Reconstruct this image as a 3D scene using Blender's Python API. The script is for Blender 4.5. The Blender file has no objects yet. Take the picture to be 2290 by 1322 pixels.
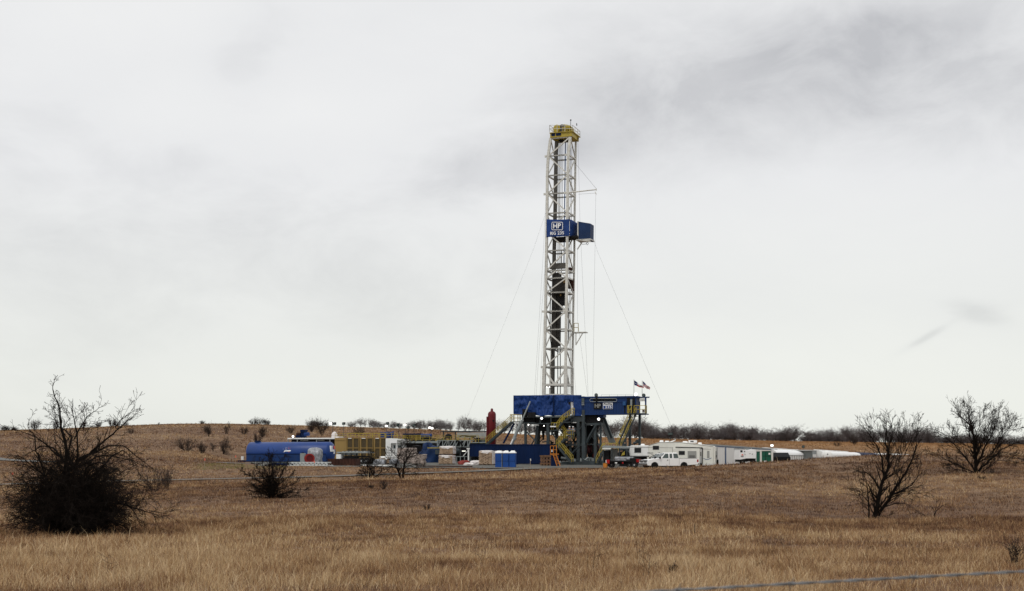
import bpy, math, random
import numpy as np
from mathutils import Vector, Matrix
R_ = math.radians
SC = bpy.context.scene
# ------------------------------------------------------------------ camera
F = 3000.0            # focal length in photo pixels
H = 1.67              # eye height above the drilling pad
HZ = 1015             # photo row of the true horizon
cam_d = bpy.data.cameras.new("camera"); cam = bpy.data.objects.new("camera", cam_d)
SC.collection.objects.link(cam); SC.camera = cam
cam.location = (0, 0, H); cam.rotation_euler = (R_(90), 0, 0)
cam_d.sensor_width = 36.0; cam_d.lens = 36.0 * F / 2290.0
cam_d.shift_y = (HZ - 661) / 2290.0
cam_d.clip_start = 0.1; cam_d.clip_end = 20000
cam_d.dof.use_dof = True; cam_d.dof.focus_distance = 200; cam_d.dof.aperture_fstop = 11
# ------------------------------------------------------------------ sky
wd = bpy.data.worlds.new("World"); SC.world = wd; wd.use_nodes = True
nt = wd.node_tree; N = nt.nodes; N.clear(); LK = nt.links.new
SUN_EL, SUN_AZ = R_(56), R_(-150)     # azimuth clockwise from +Y
def wn(t, **k):
    n = N.new(t)
    for a, b in k.items(): setattr(n, a, b)
    return n
def mth(op, a, b=None, c=None):
    n = wn('ShaderNodeMath', operation=op)
    for i, v in enumerate((a, b, c)):
        if v is None: continue
        if isinstance(v, (int, float)): n.inputs[i].default_value = v
        else: LK(v, n.inputs[i])
    return n.outputs[0]
sky = wn('ShaderNodeTexSky', sky_type='NISHITA', sun_disc=False, sun_elevation=SUN_EL, sun_rotation=SUN_AZ)
bg1 = wn('ShaderNodeBackground'); bg1.inputs[1].default_value = 0.08; LK(sky.outputs[0], bg1.inputs[0])
tc = wn('ShaderNodeTexCoord'); sep = wn('ShaderNodeSeparateXYZ'); LK(tc.outputs['Generated'], sep.inputs[0])
az = mth('ARCTAN2', sep.outputs[0], sep.outputs[1]); el = mth('ARCSINE', sep.outputs[2])
cmb = wn('ShaderNodeCombineXYZ'); LK(az, cmb.inputs[0]); LK(mth('MULTIPLY', el, 1.9), cmb.inputs[1])
rot = wn('ShaderNodeMapping'); rot.inputs['Rotation'].default_value = (0, 0, R_(-14)); LK(cmb.outputs[0], rot.inputs[0])
def nz(scale, detail, rough, dist=0.0, off=0.0):
    mp = wn('ShaderNodeMapping'); mp.inputs['Location'].default_value = (off, off * .7, 0); LK(rot.outputs[0], mp.inputs[0])
    n = wn('ShaderNodeTexNoise'); n.inputs['Scale'].default_value = scale; n.inputs['Detail'].default_value = detail
    n.inputs['Roughness'].default_value = rough; n.inputs['Distortion'].default_value = dist
    LK(mp.outputs[0], n.inputs['Vector']); return n.outputs[0]
n1 = nz(3.0, 8, .56, .5, 3.1); n2 = nz(10.0, 6, .6, .4, 7.7)
base = mth('ADD', mth('MULTIPLY', mth('SUBTRACT', n1, .5), .50), mth('MULTIPLY', mth('SUBTRACT', n2, .5), .24))
def blob(px, py, rx, ry, ang, amt):
    """a soft darker (or brighter) cloud mass fixed in the sky: centre, radii in photo pixels -> radians"""
    a0 = math.atan((px - 1145) / F); e0 = math.atan((HZ - py) / F * math.cos(a0))
    dx = mth('SUBTRACT', az, a0); dy = mth('SUBTRACT', el, e0); c, s = math.cos(ang), math.sin(ang)
    u = mth('DIVIDE', mth('ADD', mth('MULTIPLY', dx, c), mth('MULTIPLY', dy, s)), rx / F)
    v = mth('DIVIDE', mth('ADD', mth('MULTIPLY', dx, -s), mth('MULTIPLY', dy, c)), ry / F)
    wob = mth('MULTIPLY', mth('SUBTRACT', n2, .5), 2.2); 
    q = mth('ADD', mth('ADD', mth('MULTIPLY', u, u), mth('MULTIPLY', v, v)), wob)
    g = mth('EXPONENT', mth('MULTIPLY', mth('MAXIMUM', q, 0.0), -1.0))
    return mth('MULTIPLY', g, amt)
cl = base
for b in [(1620, 190, 400, 130, .06, -.30), (2120, 170, 330, 150, -.1, -.22), (1130, 370, 240, 70, .22, -.24), (2180, 30, 240, 80, 0, -.12), (560, 120, 160, 90, 1.2, -.12),
          (330, 20, 330, 90, 0, .16), (200, 330, 420, 90, -.12, -.14), (700, 600, 700, 110, -.05, -.13),
          (1650, 860, 900, 130, 0, .16), (1950, 520, 420, 150, 0, .10), (600, 880, 500, 70, 0, .07), (2062, 760, 52, 9, .5, -.26), (2190, 705, 70, 22, -.3, -.10),
          (2190, 700, 60, 26, -.3, -.08), (620, 240, 420, 70, .1, .14)]:
    cl = mth('ADD', cl, blob(*b))
cr = wn('ShaderNodeValToRGB'); e_ = cr.color_ramp.elements
e_[0].position = 0.10; e_[0].color = (.55, .555, .575, 1); e_[1].position = .95; e_[1].color = (.95, .95, .94, 1)
em = cr.color_ramp.elements.new(.55); em.color = (.848, .852, .858, 1)
LK(mth('ADD', mth('MULTIPLY', cl, 1.0), .55), cr.inputs[0])
low = wn('ShaderNodeMapRange'); low.inputs[1].default_value = 0.0; low.inputs[2].default_value = .20; low.inputs[3].default_value = 1; low.inputs[4].default_value = 0; LK(el, low.inputs[0])
warm = wn('ShaderNodeMix', data_type='RGBA', blend_type='MULTIPLY'); LK(low.outputs[0], warm.inputs[0]); LK(cr.outputs[0], warm.inputs[6]); warm.inputs[7].default_value = (.985, 1.0, .93, 1)
bg2 = wn('ShaderNodeBackground'); bg2.inputs[1].default_value = 1.0; LK(warm.outputs[2], bg2.inputs[0])
mx = wn('ShaderNodeMixShader'); mx.inputs[0].default_value = .95; LK(bg1.outputs[0], mx.inputs[1]); LK(bg2.outputs[0], mx.inputs[2])
wo = wn('ShaderNodeOutputWorld'); LK(mx.outputs[0], wo.inputs[0])
# ------------------------------------------------------------------ sun (veiled by cloud)
sd = bpy.data.lights.new("sun", 'SUN'); so = bpy.data.objects.new("sun", sd); SC.collection.objects.link(so)
sd.energy = 1.1; sd.angle = R_(18); sd.color = (1, .96, .9)
sv = Vector((math.sin(SUN_AZ) * math.cos(SUN_EL), math.cos(SUN_AZ) * math.cos(SUN_EL), math.sin(SUN_EL)))
so.rotation_euler = sv.to_track_quat('Z', 'Y').to_euler(); so.location = (0, 0, 60)
SC.view_settings.view_transform = 'Standard'; SC.view_settings.look = 'None'; SC.view_settings.exposure = 0.0; SC.view_settings.gamma = 1
SC.cycles.max_bounces = 5; SC.cycles.diffuse_bounces = 2; SC.cycles.transparent_max_bounces = 6
# ------------------------------------------------------------------ materials
MATS = {}
def mat(name, col, rough=.6, metal=0.0, var=.18, scale=1.2, dirt=0.0, dirtcol=(.12, .09, .06), bump=0.0, bscale=8.0, emit=None, spec=.25, streak=False):
    if name in MATS: return MATS[name]
    m = bpy.data.materials.new(name); m.use_nodes = True; t = m.node_tree; b = t.nodes['Principled BSDF']
    b.inputs['Roughness'].default_value = rough; b.inputs['Metallic'].default_value = metal
    b.inputs['Specular IOR Level'].default_value = spec
    if emit:
        b.inputs['Emission Color'].default_value = (*emit[0], 1); b.inputs['Emission Strength'].default_value = emit[1]
    co = t.nodes.new('ShaderNodeTexCoord'); mp = t.nodes.new('ShaderNodeMapping'); t.links.new(co.outputs['Object'], mp.inputs[0])
    if streak: mp.inputs['Scale'].default_value = (1, 1, 7) if streak == 'h' else (1, 1, .18)
    n = t.nodes.new('ShaderNodeTexNoise'); n.inputs['Scale'].default_value = scale; n.inputs['Detail'].default_value = 5
    n.inputs['Roughness'].default_value = .6; t.links.new(mp.outputs[0], n.inputs['Vector'])
    r = t.nodes.new('ShaderNodeValToRGB'); e = r.color_ramp.elements; e[0].position = .3; e[1].position = .7
    e[0].color = (*[c * (1 - var) for c in col], 1); e[1].color = (*[min(1, c * (1 + var)) for c in col], 1)
    t.links.new(n.outputs[0], r.inputs[0]); out = r.outputs[0]
    if dirt:
        n2 = t.nodes.new('ShaderNodeTexNoise'); n2.inputs['Scale'].default_value = scale * 2.3; n2.inputs['Detail'].default_value = 6; n2.inputs['Roughness'].default_value = .7
        t.links.new(mp.outputs[0], n2.inputs['Vector'])
        mr = t.nodes.new('ShaderNodeMapRange'); mr.inputs[1].default_value = .5; mr.inputs[2].default_value = .72; mr.inputs[4].default_value = dirt
        t.links.new(n2.outputs[0], mr.inputs[0]); mxx = t.nodes.new('ShaderNodeMix'); mxx.data_type = 'RGBA'
        t.links.new(mr.outputs[0], mxx.inputs[0]); t.links.new(out, mxx.inputs[6]); mxx.inputs[7].default_value = (*dirtcol, 1); out = mxx.outputs[2]
    t.links.new(out, b.inputs['Base Color'])
    if bump:
        n3 = t.nodes.new('ShaderNodeTexNoise'); n3.inputs['Scale'].default_value = bscale; n3.inputs['Detail'].default_value = 4
        t.links.new(co.outputs['Object'], n3.inputs['Vector'])
        bp = t.nodes.new('ShaderNodeBump'); bp.inputs['Strength'].default_value = bump; bp.inputs['Distance'].default_value = .05
        t.links.new(n3.outputs[0], bp.inputs['Height']); t.links.new(bp.outputs[0], b.inputs['Normal'])
    MATS[name] = m; return m
M = dict(
 tarp=mat('blue_tarp', (.008, .038, .165), .6, var=.2, scale=.8, bump=.5, bscale=1.5, spec=.25),
 tarp2=mat('navy_panel', (.005, .024, .085), .6, var=.25, scale=.6, dirt=.3, dirtcol=(.03, .03, .03)),
 navy=mat('navy_paint', (.002, .011, .048), .6, var=.25, scale=.5, dirt=.25, dirtcol=(.004, .006, .012), streak=True, spec=.12),
 house=mat('house_blue', (.004, .028, .115), .55, var=.15, scale=.7, dirt=.35, dirtcol=(.02, .03, .05), streak=True),
 tank=mat('tank_blue', (.009, .044, .20), .42, var=.12, scale=.6, dirt=.2, dirtcol=(.03, .05, .11), spec=.35),
 toilet=mat('toilet_blue', (.010, .060, .25), .5, var=.1),
 wt=mat('white_paint', (.80, .80, .78), .45, var=.05, scale=.8, dirt=.2, dirtcol=(.4, .38, .33), streak=True),
 cream=mat('cream_panel', (.74, .735, .67), .4, var=.04, scale=.8, dirt=.15, dirtcol=(.4, .37, .3), streak=True),
 white=mat('bright_white', (.86, .86, .85), .35, var=.03),
 mast=mat('mast_paint', (.60, .59, .545), .5, var=.14, scale=1.5, dirt=.5, dirtcol=(.16, .12, .08)),
 mastd=mat('mast_dark_steel', (.10, .095, .085), .6, var=.3, scale=2, dirt=.4),
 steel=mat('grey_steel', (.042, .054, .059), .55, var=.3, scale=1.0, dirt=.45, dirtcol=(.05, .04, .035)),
 gsteel=mat('pale_galvanised_steel', (.46, .48, .47), .5, var=.12, scale=1.0, dirt=.2),
 lsteel=mat('light_steel', (.26, .285, .285), .45, var=.15, scale=1.0, dirt=.3),
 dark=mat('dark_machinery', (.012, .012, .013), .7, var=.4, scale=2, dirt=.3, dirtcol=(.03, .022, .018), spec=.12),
 black=mat('black_rubber', (.009, .009, .009), .7, var=.2, spec=.15),
 yel=mat('yellow_paint', (.38, .29, .045), .5, var=.15, scale=1.5, dirt=.3),
 yeld=mat('ochre_paint', (.30, .195, .065), .55, var=.12, scale=1.0, dirt=.3, streak=True),
 mesh=mat('radiator_mesh', (.075, .055, .028), .8, var=.25, scale=6),
 oran=mat('orange_paint', (.55, .19, .025), .5, var=.15, dirt=.25),
 red=mat('red_paint', (.13, .010, .014), .5, var=.2, scale=.8, dirt=.3, dirtcol=(.1, .03, .03)),
 reel=mat('reel_red', (.26, .018, .014), .55, var=.1),
 redd=mat('faded_red_paint', (.15, .04, .045), .55, var=.3, dirt=.4),
 redsack=mat('red_sack', (.22, .04, .032), .8, var=.2, scale=3, bump=.5),
 rust=mat('rusty_steel', (.045, .018, .012), .8, var=.5, scale=1.5),
 sack=mat('paper_sack', (.40, .29, .20), .8, var=.42, scale=1.2, bump=.7, bscale=5, dirt=.5, dirtcol=(.17, .10, .06), streak='h'),
 sackp=mat('pale_sack', (.42, .35, .31), .75, var=.4, scale=1.4, bump=.7, bscale=5, dirt=.4, dirtcol=(.2, .14, .11), streak='h'),
 dark2=mat('dark_weathered_steel', (.030, .027, .024), .6, var=.5, scale=1.5, dirt=.3, dirtcol=(.07, .06, .05), spec=.2),
 wrap=mat('white_wrap', (.68, .64, .62), .35, var=.1, scale=2, bump=.5, bscale=4),
 plast=mat('grey_plastic_wrap', (.26, .27, .29), .25, var=.5, scale=2.5, bump=1.0, bscale=4, spec=.6),
 timber=mat('timber', (.16, .085, .045), .8, var=.35, scale=3),
 glass=mat('dark_glass', (.010, .011, .013), .3, var=.1, spec=.3),
 glassg=mat('tinted_glass', (.045, .065, .06), .12, var=.2, spec=.6),
 blind=mat('window_blind', (.30, .30, .28), .5, var=.1),
 chrome=mat('bare_metal', (.45, .46, .47), .3, metal=.7, var=.1),
 bluetrim=mat('blue_trim', (.02, .08, .22), .45, var=.1),
 green=mat('green_panel', (.008, .10, .06), .5, var=.25, scale=2, dirt=.2),
 bumper=mat('bumper_metal', (.10, .10, .10), .35, var=.3, dirt=.4, dirtcol=(.2, .15, .1)),
 lampg=mat('lamp_glow', (1, 1, 1), .3, var=0, emit=((1, .96, .88), 3.5)),
 tube=mat('glowing_tag', (.9, .9, .8), .3, var=0, emit=((1, .98, .85), 1.2)),  # pale yellow tag colour with emission added
 taill=mat('tail_lamp', (.35, .01, .01), .3, var=0),
 skin=mat('skin', (.42, .24, .17), .5, var=.05),
 cloth=mat('grey_workwear', (.13, .14, .16), .8, var=.2),
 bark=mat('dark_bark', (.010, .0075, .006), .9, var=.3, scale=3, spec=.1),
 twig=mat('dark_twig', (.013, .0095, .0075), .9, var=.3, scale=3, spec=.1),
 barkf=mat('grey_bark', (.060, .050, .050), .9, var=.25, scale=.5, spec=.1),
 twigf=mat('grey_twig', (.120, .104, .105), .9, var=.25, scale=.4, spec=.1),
 twigh=mat('haze_pale_twig', (.15, .135, .135), .9, var=.2, scale=.4, spec=.1),  # paler tone puts distance haze into the twig colour
 twigm=mat('brown_twig', (.040, .030, .026), .9, var=.3, scale=.8, spec=.1),
 wire=mat('galvanised_wire', (.165, .17, .175), .5, metal=.2, var=.2, scale=30),
 stake=mat('stake_wood', (.30, .24, .18), .8, var=.1),
 ribbon=mat('ribbon_red', (.75, .16, .10), .7, var=.1),
)
# ------------------------------------------------------------------ scene tree
def link(o): SC.collection.objects.link(o)
def thing(name, label, cat, loc=(0, 0, 0), group=None, rotz=0):
    o = bpy.data.objects.new(name, None); link(o); o.empty_display_size = .3
    o.location = loc; o.rotation_euler = (0, 0, rotz); o['label'] = label; o['category'] = cat
    if group: o['group'] = group
    return o
def tag(o, label=None, cat=None, group=None, kind=None):
    if label: o['label'] = label
    if cat: o['category'] = cat
    if group: o['group'] = group
    if kind: o['kind'] = kind
    return o
def dup(root, loc=None, rotz=None, label=None, group=None, scale=None):
    r = root.copy(); link(r)
    if loc is not None: r.location = loc
    if rotz is not None: r.rotation_euler = (0, 0, rotz)
    if scale is not None: r.scale = scale if hasattr(scale, '__len__') else (scale,) * 3
    if label: r['label'] = label
    if group: r['group'] = group
    for ch in list(root.children):
        c = ch.copy(); link(c); c.parent = r
        for g in ch.children:
            d = g.copy(); link(d); d.parent = c
    return r
def ORG(o):
    v = Vector(o.location)
    while o.parent: o = o.parent; v = v + Vector(o.location)
    return v
class MB:
    def __init__(s): s.v = []; s.f = []; s.m = []; s.mi = 0
    def add(s, vs, fs):
        k = len(s.v); s.v += [tuple(p) for p in vs]; s.f += [tuple(i + k for i in f) for f in fs]; s.m += [s.mi] * len(fs); return s
    def hexa(s, p):  # 8 points: bottom 0-3 ring, top 4-7 ring
        return s.add(p, [(3, 2, 1, 0), (4, 5, 6, 7), (0, 1, 5, 4), (1, 2, 6, 5), (2, 3, 7, 6), (3, 0, 4, 7)])
    def box(s, a, b):
        x0, y0, z0 = a; x1, y1, z1 = b
        return s.hexa([(x0, y0, z0), (x1, y0, z0), (x1, y1, z0), (x0, y1, z0), (x0, y0, z1), (x1, y0, z1), (x1, y1, z1), (x0, y1, z1)])
    def bar(s, a, b, w, h=None):
        a = Vector(a); b = Vector(b); h = h or w; d = (b - a)
        if d.length < 1e-6: return s
        d.normalize(); up = Vector((0, 0, 1)) if abs(d.z) < .95 else Vector((E1.x, E1.y, 0)) 
        x = d.cross(up).normalized() * w / 2; y = x.cross(d).normalized() * h / 2
        return s.hexa([a - x - y, a + x - y, b + x - y, b - x - y, a - x + y, a + x + y, b + x + y, b - x + y])
    def tube(s, a, b, r0, r1=None, n=8, cap=True):
        a = Vector(a); b = Vector(b); r1 = r0 if r1 is None else r1; d = (b - a).normalized()
        up = Vector((0, 0, 1)) if abs(d.z) < .95 else Vector((1, 0, 0)); x = d.cross(up).normalized(); y = x.cross(d)
        vs = []
        for (c, r) in ((a, r0), (b, r1)):
            for i in range(n):
                t = 2 * math.pi * i / n; vs.append(c + x * math.cos(t) * r + y * math.sin(t) * r)
        fs = [(i, (i + 1) % n, n + (i + 1) % n, n + i) for i in range(n)]
        if cap: fs += [tuple(range(n))[::-1], tuple(range(n, 2 * n))]
        return s.add(vs, fs)
    def path(s, pts, r, n=6):
        for a, b in zip(pts[:-1], pts[1:]): s.tube(a, b, r, n=n)
        return s
    def lathe(s, c, prof, axis=(0, 0, 1), n=20):  # prof: (dist along axis, radius)
        c = Vector(c); d = Vector(axis).normalized(); up = Vector((0, 0, 1)) if abs(d.z) < .95 else Vector((1, 0, 0))
        x = d.cross(up).normalized(); y = x.cross(d); vs = []
        for (h, r) in prof:
            for i in range(n):
                t = 2 * math.pi * i / n; vs.append(c + d * h + x * math.cos(t) * r + y * math.sin(t) * r)
        fs = [(k * n + i, k * n + (i + 1) % n, (k + 1) * n + (i + 1) % n, (k + 1) * n + i) for k in range(len(prof) - 1) for i in range(n)]
        fs += [tuple(range(n))[::-1], tuple(range(len(vs) - n, len(vs)))]
        return s.add(vs, fs)
    def prism(s, prof, off):  # polygon of 3-D points extruded by vector off
        n = len(prof); off = Vector(off); vs = [Vector(p) for p in prof] + [Vector(p) + off for p in prof]
        return s.add(vs, [tuple(range(n))[::-1], tuple(range(n, 2 * n))] + [(i, (i + 1) % n, n + (i + 1) % n, n + i) for i in range(n)])
    def grid(s, rows):
        n = len(rows[0]); vs = [p for r in rows for p in r]
        return s.add(vs, [(j * n + i, j * n + i + 1, (j + 1) * n + i + 1, (j + 1) * n + i) for j in range(len(rows) - 1) for i in range(n - 1)])
    def build(s, name, mats, parent=None, smooth=False, bevel=0):
        me = bpy.data.meshes.new(name); o = bpy.data.objects.new(name, me); link(o)
        og = (0, 0, 0)
        if parent is not None:
            o.parent = parent
            if parent_world(parent): og = ORG(parent)
        me.from_pydata([(v[0] - og[0], v[1] - og[1], v[2] - og[2]) for v in s.v], [], s.f)
        ms = mats if isinstance(mats, (list, tuple)) else [mats]
        for m in ms: me.materials.append(M[m] if isinstance(m, str) else m)
        if len(ms) > 1: me.polygons.foreach_set('material_index', s.m)
        if smooth: me.polygons.foreach_set('use_smooth', [True] * len(s.f))
        me.update()
        if bevel:
            b = o.modifiers.new('b', 'BEVEL'); b.width = bevel; b.segments = 2; b.limit_method = 'ANGLE'
        return o
def parent_world(p):
    """world-coordinate modelling for unrotated things, local for rotated ones (flag 'loc')"""
    q = p
    while q.parent: q = q.parent
    return q.name not in LOCAL
LOCAL = set()
TH = R_(19); E1 = Vector((math.cos(TH), -math.sin(TH), 0)); E2 = Vector((math.sin(TH), math.cos(TH), 0)); EZ = Vector((0, 0, 1))
class Frame:
    """yard frame: px, y of the photo at depth offset w behind a base line through (0, D); everything becomes real metres"""
    def __init__(s, D, px=1250, th=TH):
        s.th = th; s.e1 = Vector((math.cos(th), -math.sin(th), 0)); s.e2 = Vector((math.sin(th), math.cos(th), 0))
        s.O = Vector(((px - 1145) / F * D, D, 0))
    def u(s, px, w):
        k = (px - 1145) / F; c, n = math.cos(s.th), math.sin(s.th)
        return (k * (s.O.y + w * c) - s.O.x - w * n) / (c + k * n)
    def p(s, px, y, w=0):
        q = s.O + s.e1 * s.u(px, w) + s.e2 * w
        return Vector((q.x, q.y, H - (y - HZ) * q.y / F))
    def box(s, mb, px0, px1, y0, y1, w0=0, w1=1, floor=None):
        """front face spans px0..px1, y0(top)..y1(bottom) at depth w0; runs back to w1"""
        a = s.p(px0, y1, w0); b = s.p(px1, y1, w0); zt = (s.p(px0, y0, w0).z + s.p(px1, y0, w0).z) / 2
        zb = (a.z + b.z) / 2 if floor is None else (z1((a.x + b.x) / 2, (a.y + b.y) / 2) + .05 if floor == 'g' else floor); d = s.e2 * (w1 - w0)
        lo = [Vector((a.x, a.y, zb)), Vector((b.x, b.y, zb))]; lo += [lo[1] + d, lo[0] + d]
        return mb.hexa(lo + [Vector((q.x, q.y, zt)) for q in lo])
def box8(fr, *a, **k): m = MB(); fr.box(m, *a, **k); return m
def text(name, s, fr, px, y, w, hpx, m, parent, wpx=None, bold=0.0, shear=0.0, rollz=0.0, normal='front'):
    """flat raised lettering on a face: px,y = lower left, hpx = cap height in photo px"""
    cu = bpy.data.curves.new(name, 'FONT'); cu.body = s; cu.extrude = .02; cu.offset = bold; cu.resolution_u = 2; cu.shear = shear
    to = bpy.data.objects.new(name + '_c', cu); link(to); dg = bpy.context.evaluated_depsgraph_get(); dg.update()
    me = bpy.data.meshes.new_from_object(to.evaluated_get(dg)); bpy.data.objects.remove(to); bpy.data.curves.remove(cu)
    co = np.array([v.co[:] for v in me.vertices]); mn, mxx = co.min(0), co.max(0)
    p0 = fr.p(px, y, w); sc = hpx * p0.y / F / (mxx[1] - mn[1])
    e1, nrm = fr.e1, -fr.e2
    sx = sc if wpx is None else (fr.u(px + wpx, w) - fr.u(px, w)) / (mxx[0] - mn[0])
    og = ORG(parent) if parent else Vector((0, 0, 0))
    for v in me.vertices:
        a = (v.co.x - mn[0]) * sx; b = (v.co.y - mn[1]) * sc
        v.co = p0 + e1 * a + EZ * b + nrm * (v.co.z * .5) - og
    me.materials.append(M[m]); me.name = name
    o = bpy.data.objects.new(name, me); link(o); o.parent = parent
    return o
# ------------------------------------------------------------------ terrain
GP = []  # control points: px, D, z
def gp(px, D, z=None, y=None): GP.append((px, D, H - (y - HZ) * D / F if z is None else z))
for px, D, y in [(-400, 14, 1320), (0, 14, 1322), (600, 14, 1326), (1145, 14, 1330), (1700, 14, 1330), (2290, 14, 1326), (2700, 14, 1322),
    (-400, 28, 1240), (0, 28, 1245), (600, 28, 1248), (1145, 28, 1245), (1700, 28, 1240), (2290, 28, 1236), (2700, 28, 1234),
    (-400, 42, 1205), (0, 42, 1208), (300, 42, 1208), (700, 42, 1205), (1145, 42, 1200), (1700, 42, 1192), (2290, 42, 1190), (2700, 42, 1190),
    (-400, 62, 1165), (0, 62, 1170), (610, 62, 1157), (1145, 62, 1155), (1600, 62, 1155), (1960, 65, 1160), (2290, 65, 1150), (2700, 65, 1145),
    (-400, 90, 1130), (0, 90, 1135), (300, 90, 1128), (610, 90, 1117), (1145, 90, 1110), (1600, 90, 1108), (1960, 90, 1110), (2290, 90, 1090), (2700, 90, 1080),
    (0, 120, 1100), (370, 115, 1090), (860, 120, 1076), (1250, 120, 1070), (1500, 115, 1070), (1750, 115, 1068), (1960, 112, 1066), (2185, 112, 1060), (2400, 112, 1055), (2700, 112, 1050),
    (-400, 142, 1085), (0, 142, 1084), (400, 150, 1074), (650, 157, 1069), (850, 166, 1063), (1100, 172, 1057), (1250, 165, 1054),
    (1500, 137, 1044), (1650, 140, 1038), (1730, 145, 1032), (1830, 148, 1025), (1925, 150, 1019), (2000, 150, 1017), (2100, 150, 1019), (2290, 150, 1022), (2600, 150, 1022),
    (-400, 212, 1040), (0, 212, 1036), (250, 212, 1036), (450, 200, 1038), (450, 260, 1008), (0, 300, 995), (250, 300, 993),(450, 320, 987), (700, 320, 990), (900, 320, 995),
    (-400, 450, 970), (0, 450, 965), (100, 450, 963), (200, 440, 959), (300, 430, 952), (400, 430, 949), (500, 430, 950), (600, 430, 953), (750, 430, 957), (900, 430, 961), (1000, 440, 964), (1100, 460, 970), (1250, 500, 976),
    (1400, 540, 981), (1680, 560, 986), (1850, 560, 989), (2050, 560, 991), (2290, 560, 995), (2600, 560, 998),
    (1100, 320, 992), (1250, 340, 992), (1400, 350, 995), (1600, 360, 998), (1850, 380, 1002), (2100, 380, 1005), (2290, 380, 1006), (2600, 380, 1008)]:
    gp(px, D, y=y)
for px, D, z in [(1460, 160, -.12), (1560, 160, -.12), (1500, 175, -.3), (1640, 195, -.4), (1735, 235, -.8), (1850, 260, -1.0), (1930, 290, -1.2), (2040, 300, -1.2), (1800, 200, -.7), (1900, 210, -.8), (2050, 220, -.5), (2290, 240, -.3), (2600, 240, -.3),
                 (700, 200, 0), (900, 200, 0), (1100, 200, 0), (1300, 200, 0), (1450, 200, -.1), (700, 250, .35), (1000, 260, .4), (1300, 260, .4), (1500, 260, .2), (1650, 260, -.4)]:
    gp(px, D, z=z)
def _ab(px, D): return (px - 1145) / F * 3.0, np.log(D)
_P = np.array([_ab(p, d) for p, d, z in GP]); _Z = np.array([z for _, _, z in GP]); _C = .18
_n = len(_P); _A = np.sqrt(((_P[:, None] - _P[None]) ** 2).sum(2) + _C ** 2); _T = np.c_[np.ones(_n), _P]
_K = np.zeros((_n + 3, _n + 3)); _K[:_n, :_n] = _A - np.eye(_n) * .02; _K[:_n, _n:] = _T; _K[_n:, :_n] = _T.T
_W = np.linalg.solve(_K, np.r_[_Z, 0, 0, 0])
def sst(x, a, b): t = np.clip((x - a) / (b - a), 0, 1); return t * t * (3 - 2 * t)
def padmask(X, Y, m=7.0):
    px = X / Y * F + 1145
    return sst(Y, 179 - m, 179) * (1 - sst(Y, 262, 262 + 3 * m)) * sst(px, 530 - 14 * m, 530) * (1 - sst(px, 1610, 1610 + 12 * m))
def padz(Y): return np.clip(.016 * (np.asarray(Y) - 200), -.32, .4)
def zt(X, Y):
    X = np.atleast_1d(np.asarray(X, float)); Y = np.atleast_1d(np.asarray(Y, float)); out = np.empty(X.shape)
    for i in range(0, len(X), 20000):
        x = X[i:i + 20000]; y = Y[i:i + 20000]; yy = np.clip(y, 12, 620)
        a = x / yy * 3.0; a = np.clip(a, -2.4, 2.4); b = np.log(yy)
        r = np.sqrt((a[:, None] - _P[:, 0]) ** 2 + (b[:, None] - _P[:, 1]) ** 2 + _C ** 2)
        z = r @ _W[:_n] + _W[_n] + a * _W[_n + 1] + b * _W[_n + 2]
        pm = padmask(x, np.maximum(y, 1)); z = z * (1 - pm) + pm * padz(y)
        fade = sst(y, 560, 900); z = z * (1 - fade) + fade * (4 - .004 * (y - 560)); z = np.where(y < 12, z * 1.0, z)
        out[i:i + 20000] = z
    return out
def z1(X, Y): return float(zt([X], [Y])[0])
def GYp(px, y, d0=150, d1=540):
    """the point of the slope that the photo shows at (px, y)"""
    Ds = np.linspace(d0, d1, 400); X = (px - 1145) / F * Ds; yy = HZ + (H - zt(X, Ds)) * F / Ds
    k = int(np.argmin(np.abs(yy - y))); return float(Ds[k])
def G(px, D, dz=0.0):
    X = (px - 1145) / F * D; return Vector((X, D, z1(X, D) + dz))
rngN = np.random.default_rng(5)
_lat = rngN.random((256, 256))
def vnoise(x, y):
    xi = np.floor(x).astype(int); yi = np.floor(y).astype(int); fx = x - xi; fy = y - yi
    fx = fx * fx * (3 - 2 * fx); fy = fy * fy * (3 - 2 * fy); g = lambda a, b: _lat[a % 256, b % 256]
    return (g(xi, yi) * (1 - fx) + g(xi + 1, yi) * fx) * (1 - fy) + (g(xi, yi + 1) * (1 - fx) + g(xi + 1, yi + 1) * fx) * fy
def fbm(x, y, o=3):
    s = 0; a = .5; t = 0
    for k in range(o): s = s + a * vnoise(x * 2 ** k + 17 * k, y * 2 ** k + 31 * k); t += a; a *= .55
    return s / t
def np_mesh(name, V, loops, counts, mats, smooth=False, attr=None, parent=None):
    me = bpy.data.meshes.new(name); me.vertices.add(len(V)); me.vertices.foreach_set('co', V.astype(np.float32).ravel())
    me.loops.add(len(loops)); me.loops.foreach_set('vertex_index', loops.astype(np.int32))
    me.polygons.add(len(counts)); st = np.r_[0, np.cumsum(counts)[:-1]]
    me.polygons.foreach_set('loop_start', st.astype(np.int32)); me.polygons.foreach_set('loop_total', counts.astype(np.int32))
    if smooth: me.polygons.foreach_set('use_smooth', np.ones(len(counts), bool))
    for m in mats: me.materials.append(M[m] if isinstance(m, str) else m)
    if attr is not None:
        at = me.attributes.new('tint', 'FLOAT', 'POINT'); at.data.foreach_set('value', attr.astype(np.float32))
    me.update(calc_edges=True)
    o = bpy.data.objects.new(name, me); link(o)
    if parent: o.parent = parent
    return o
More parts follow.
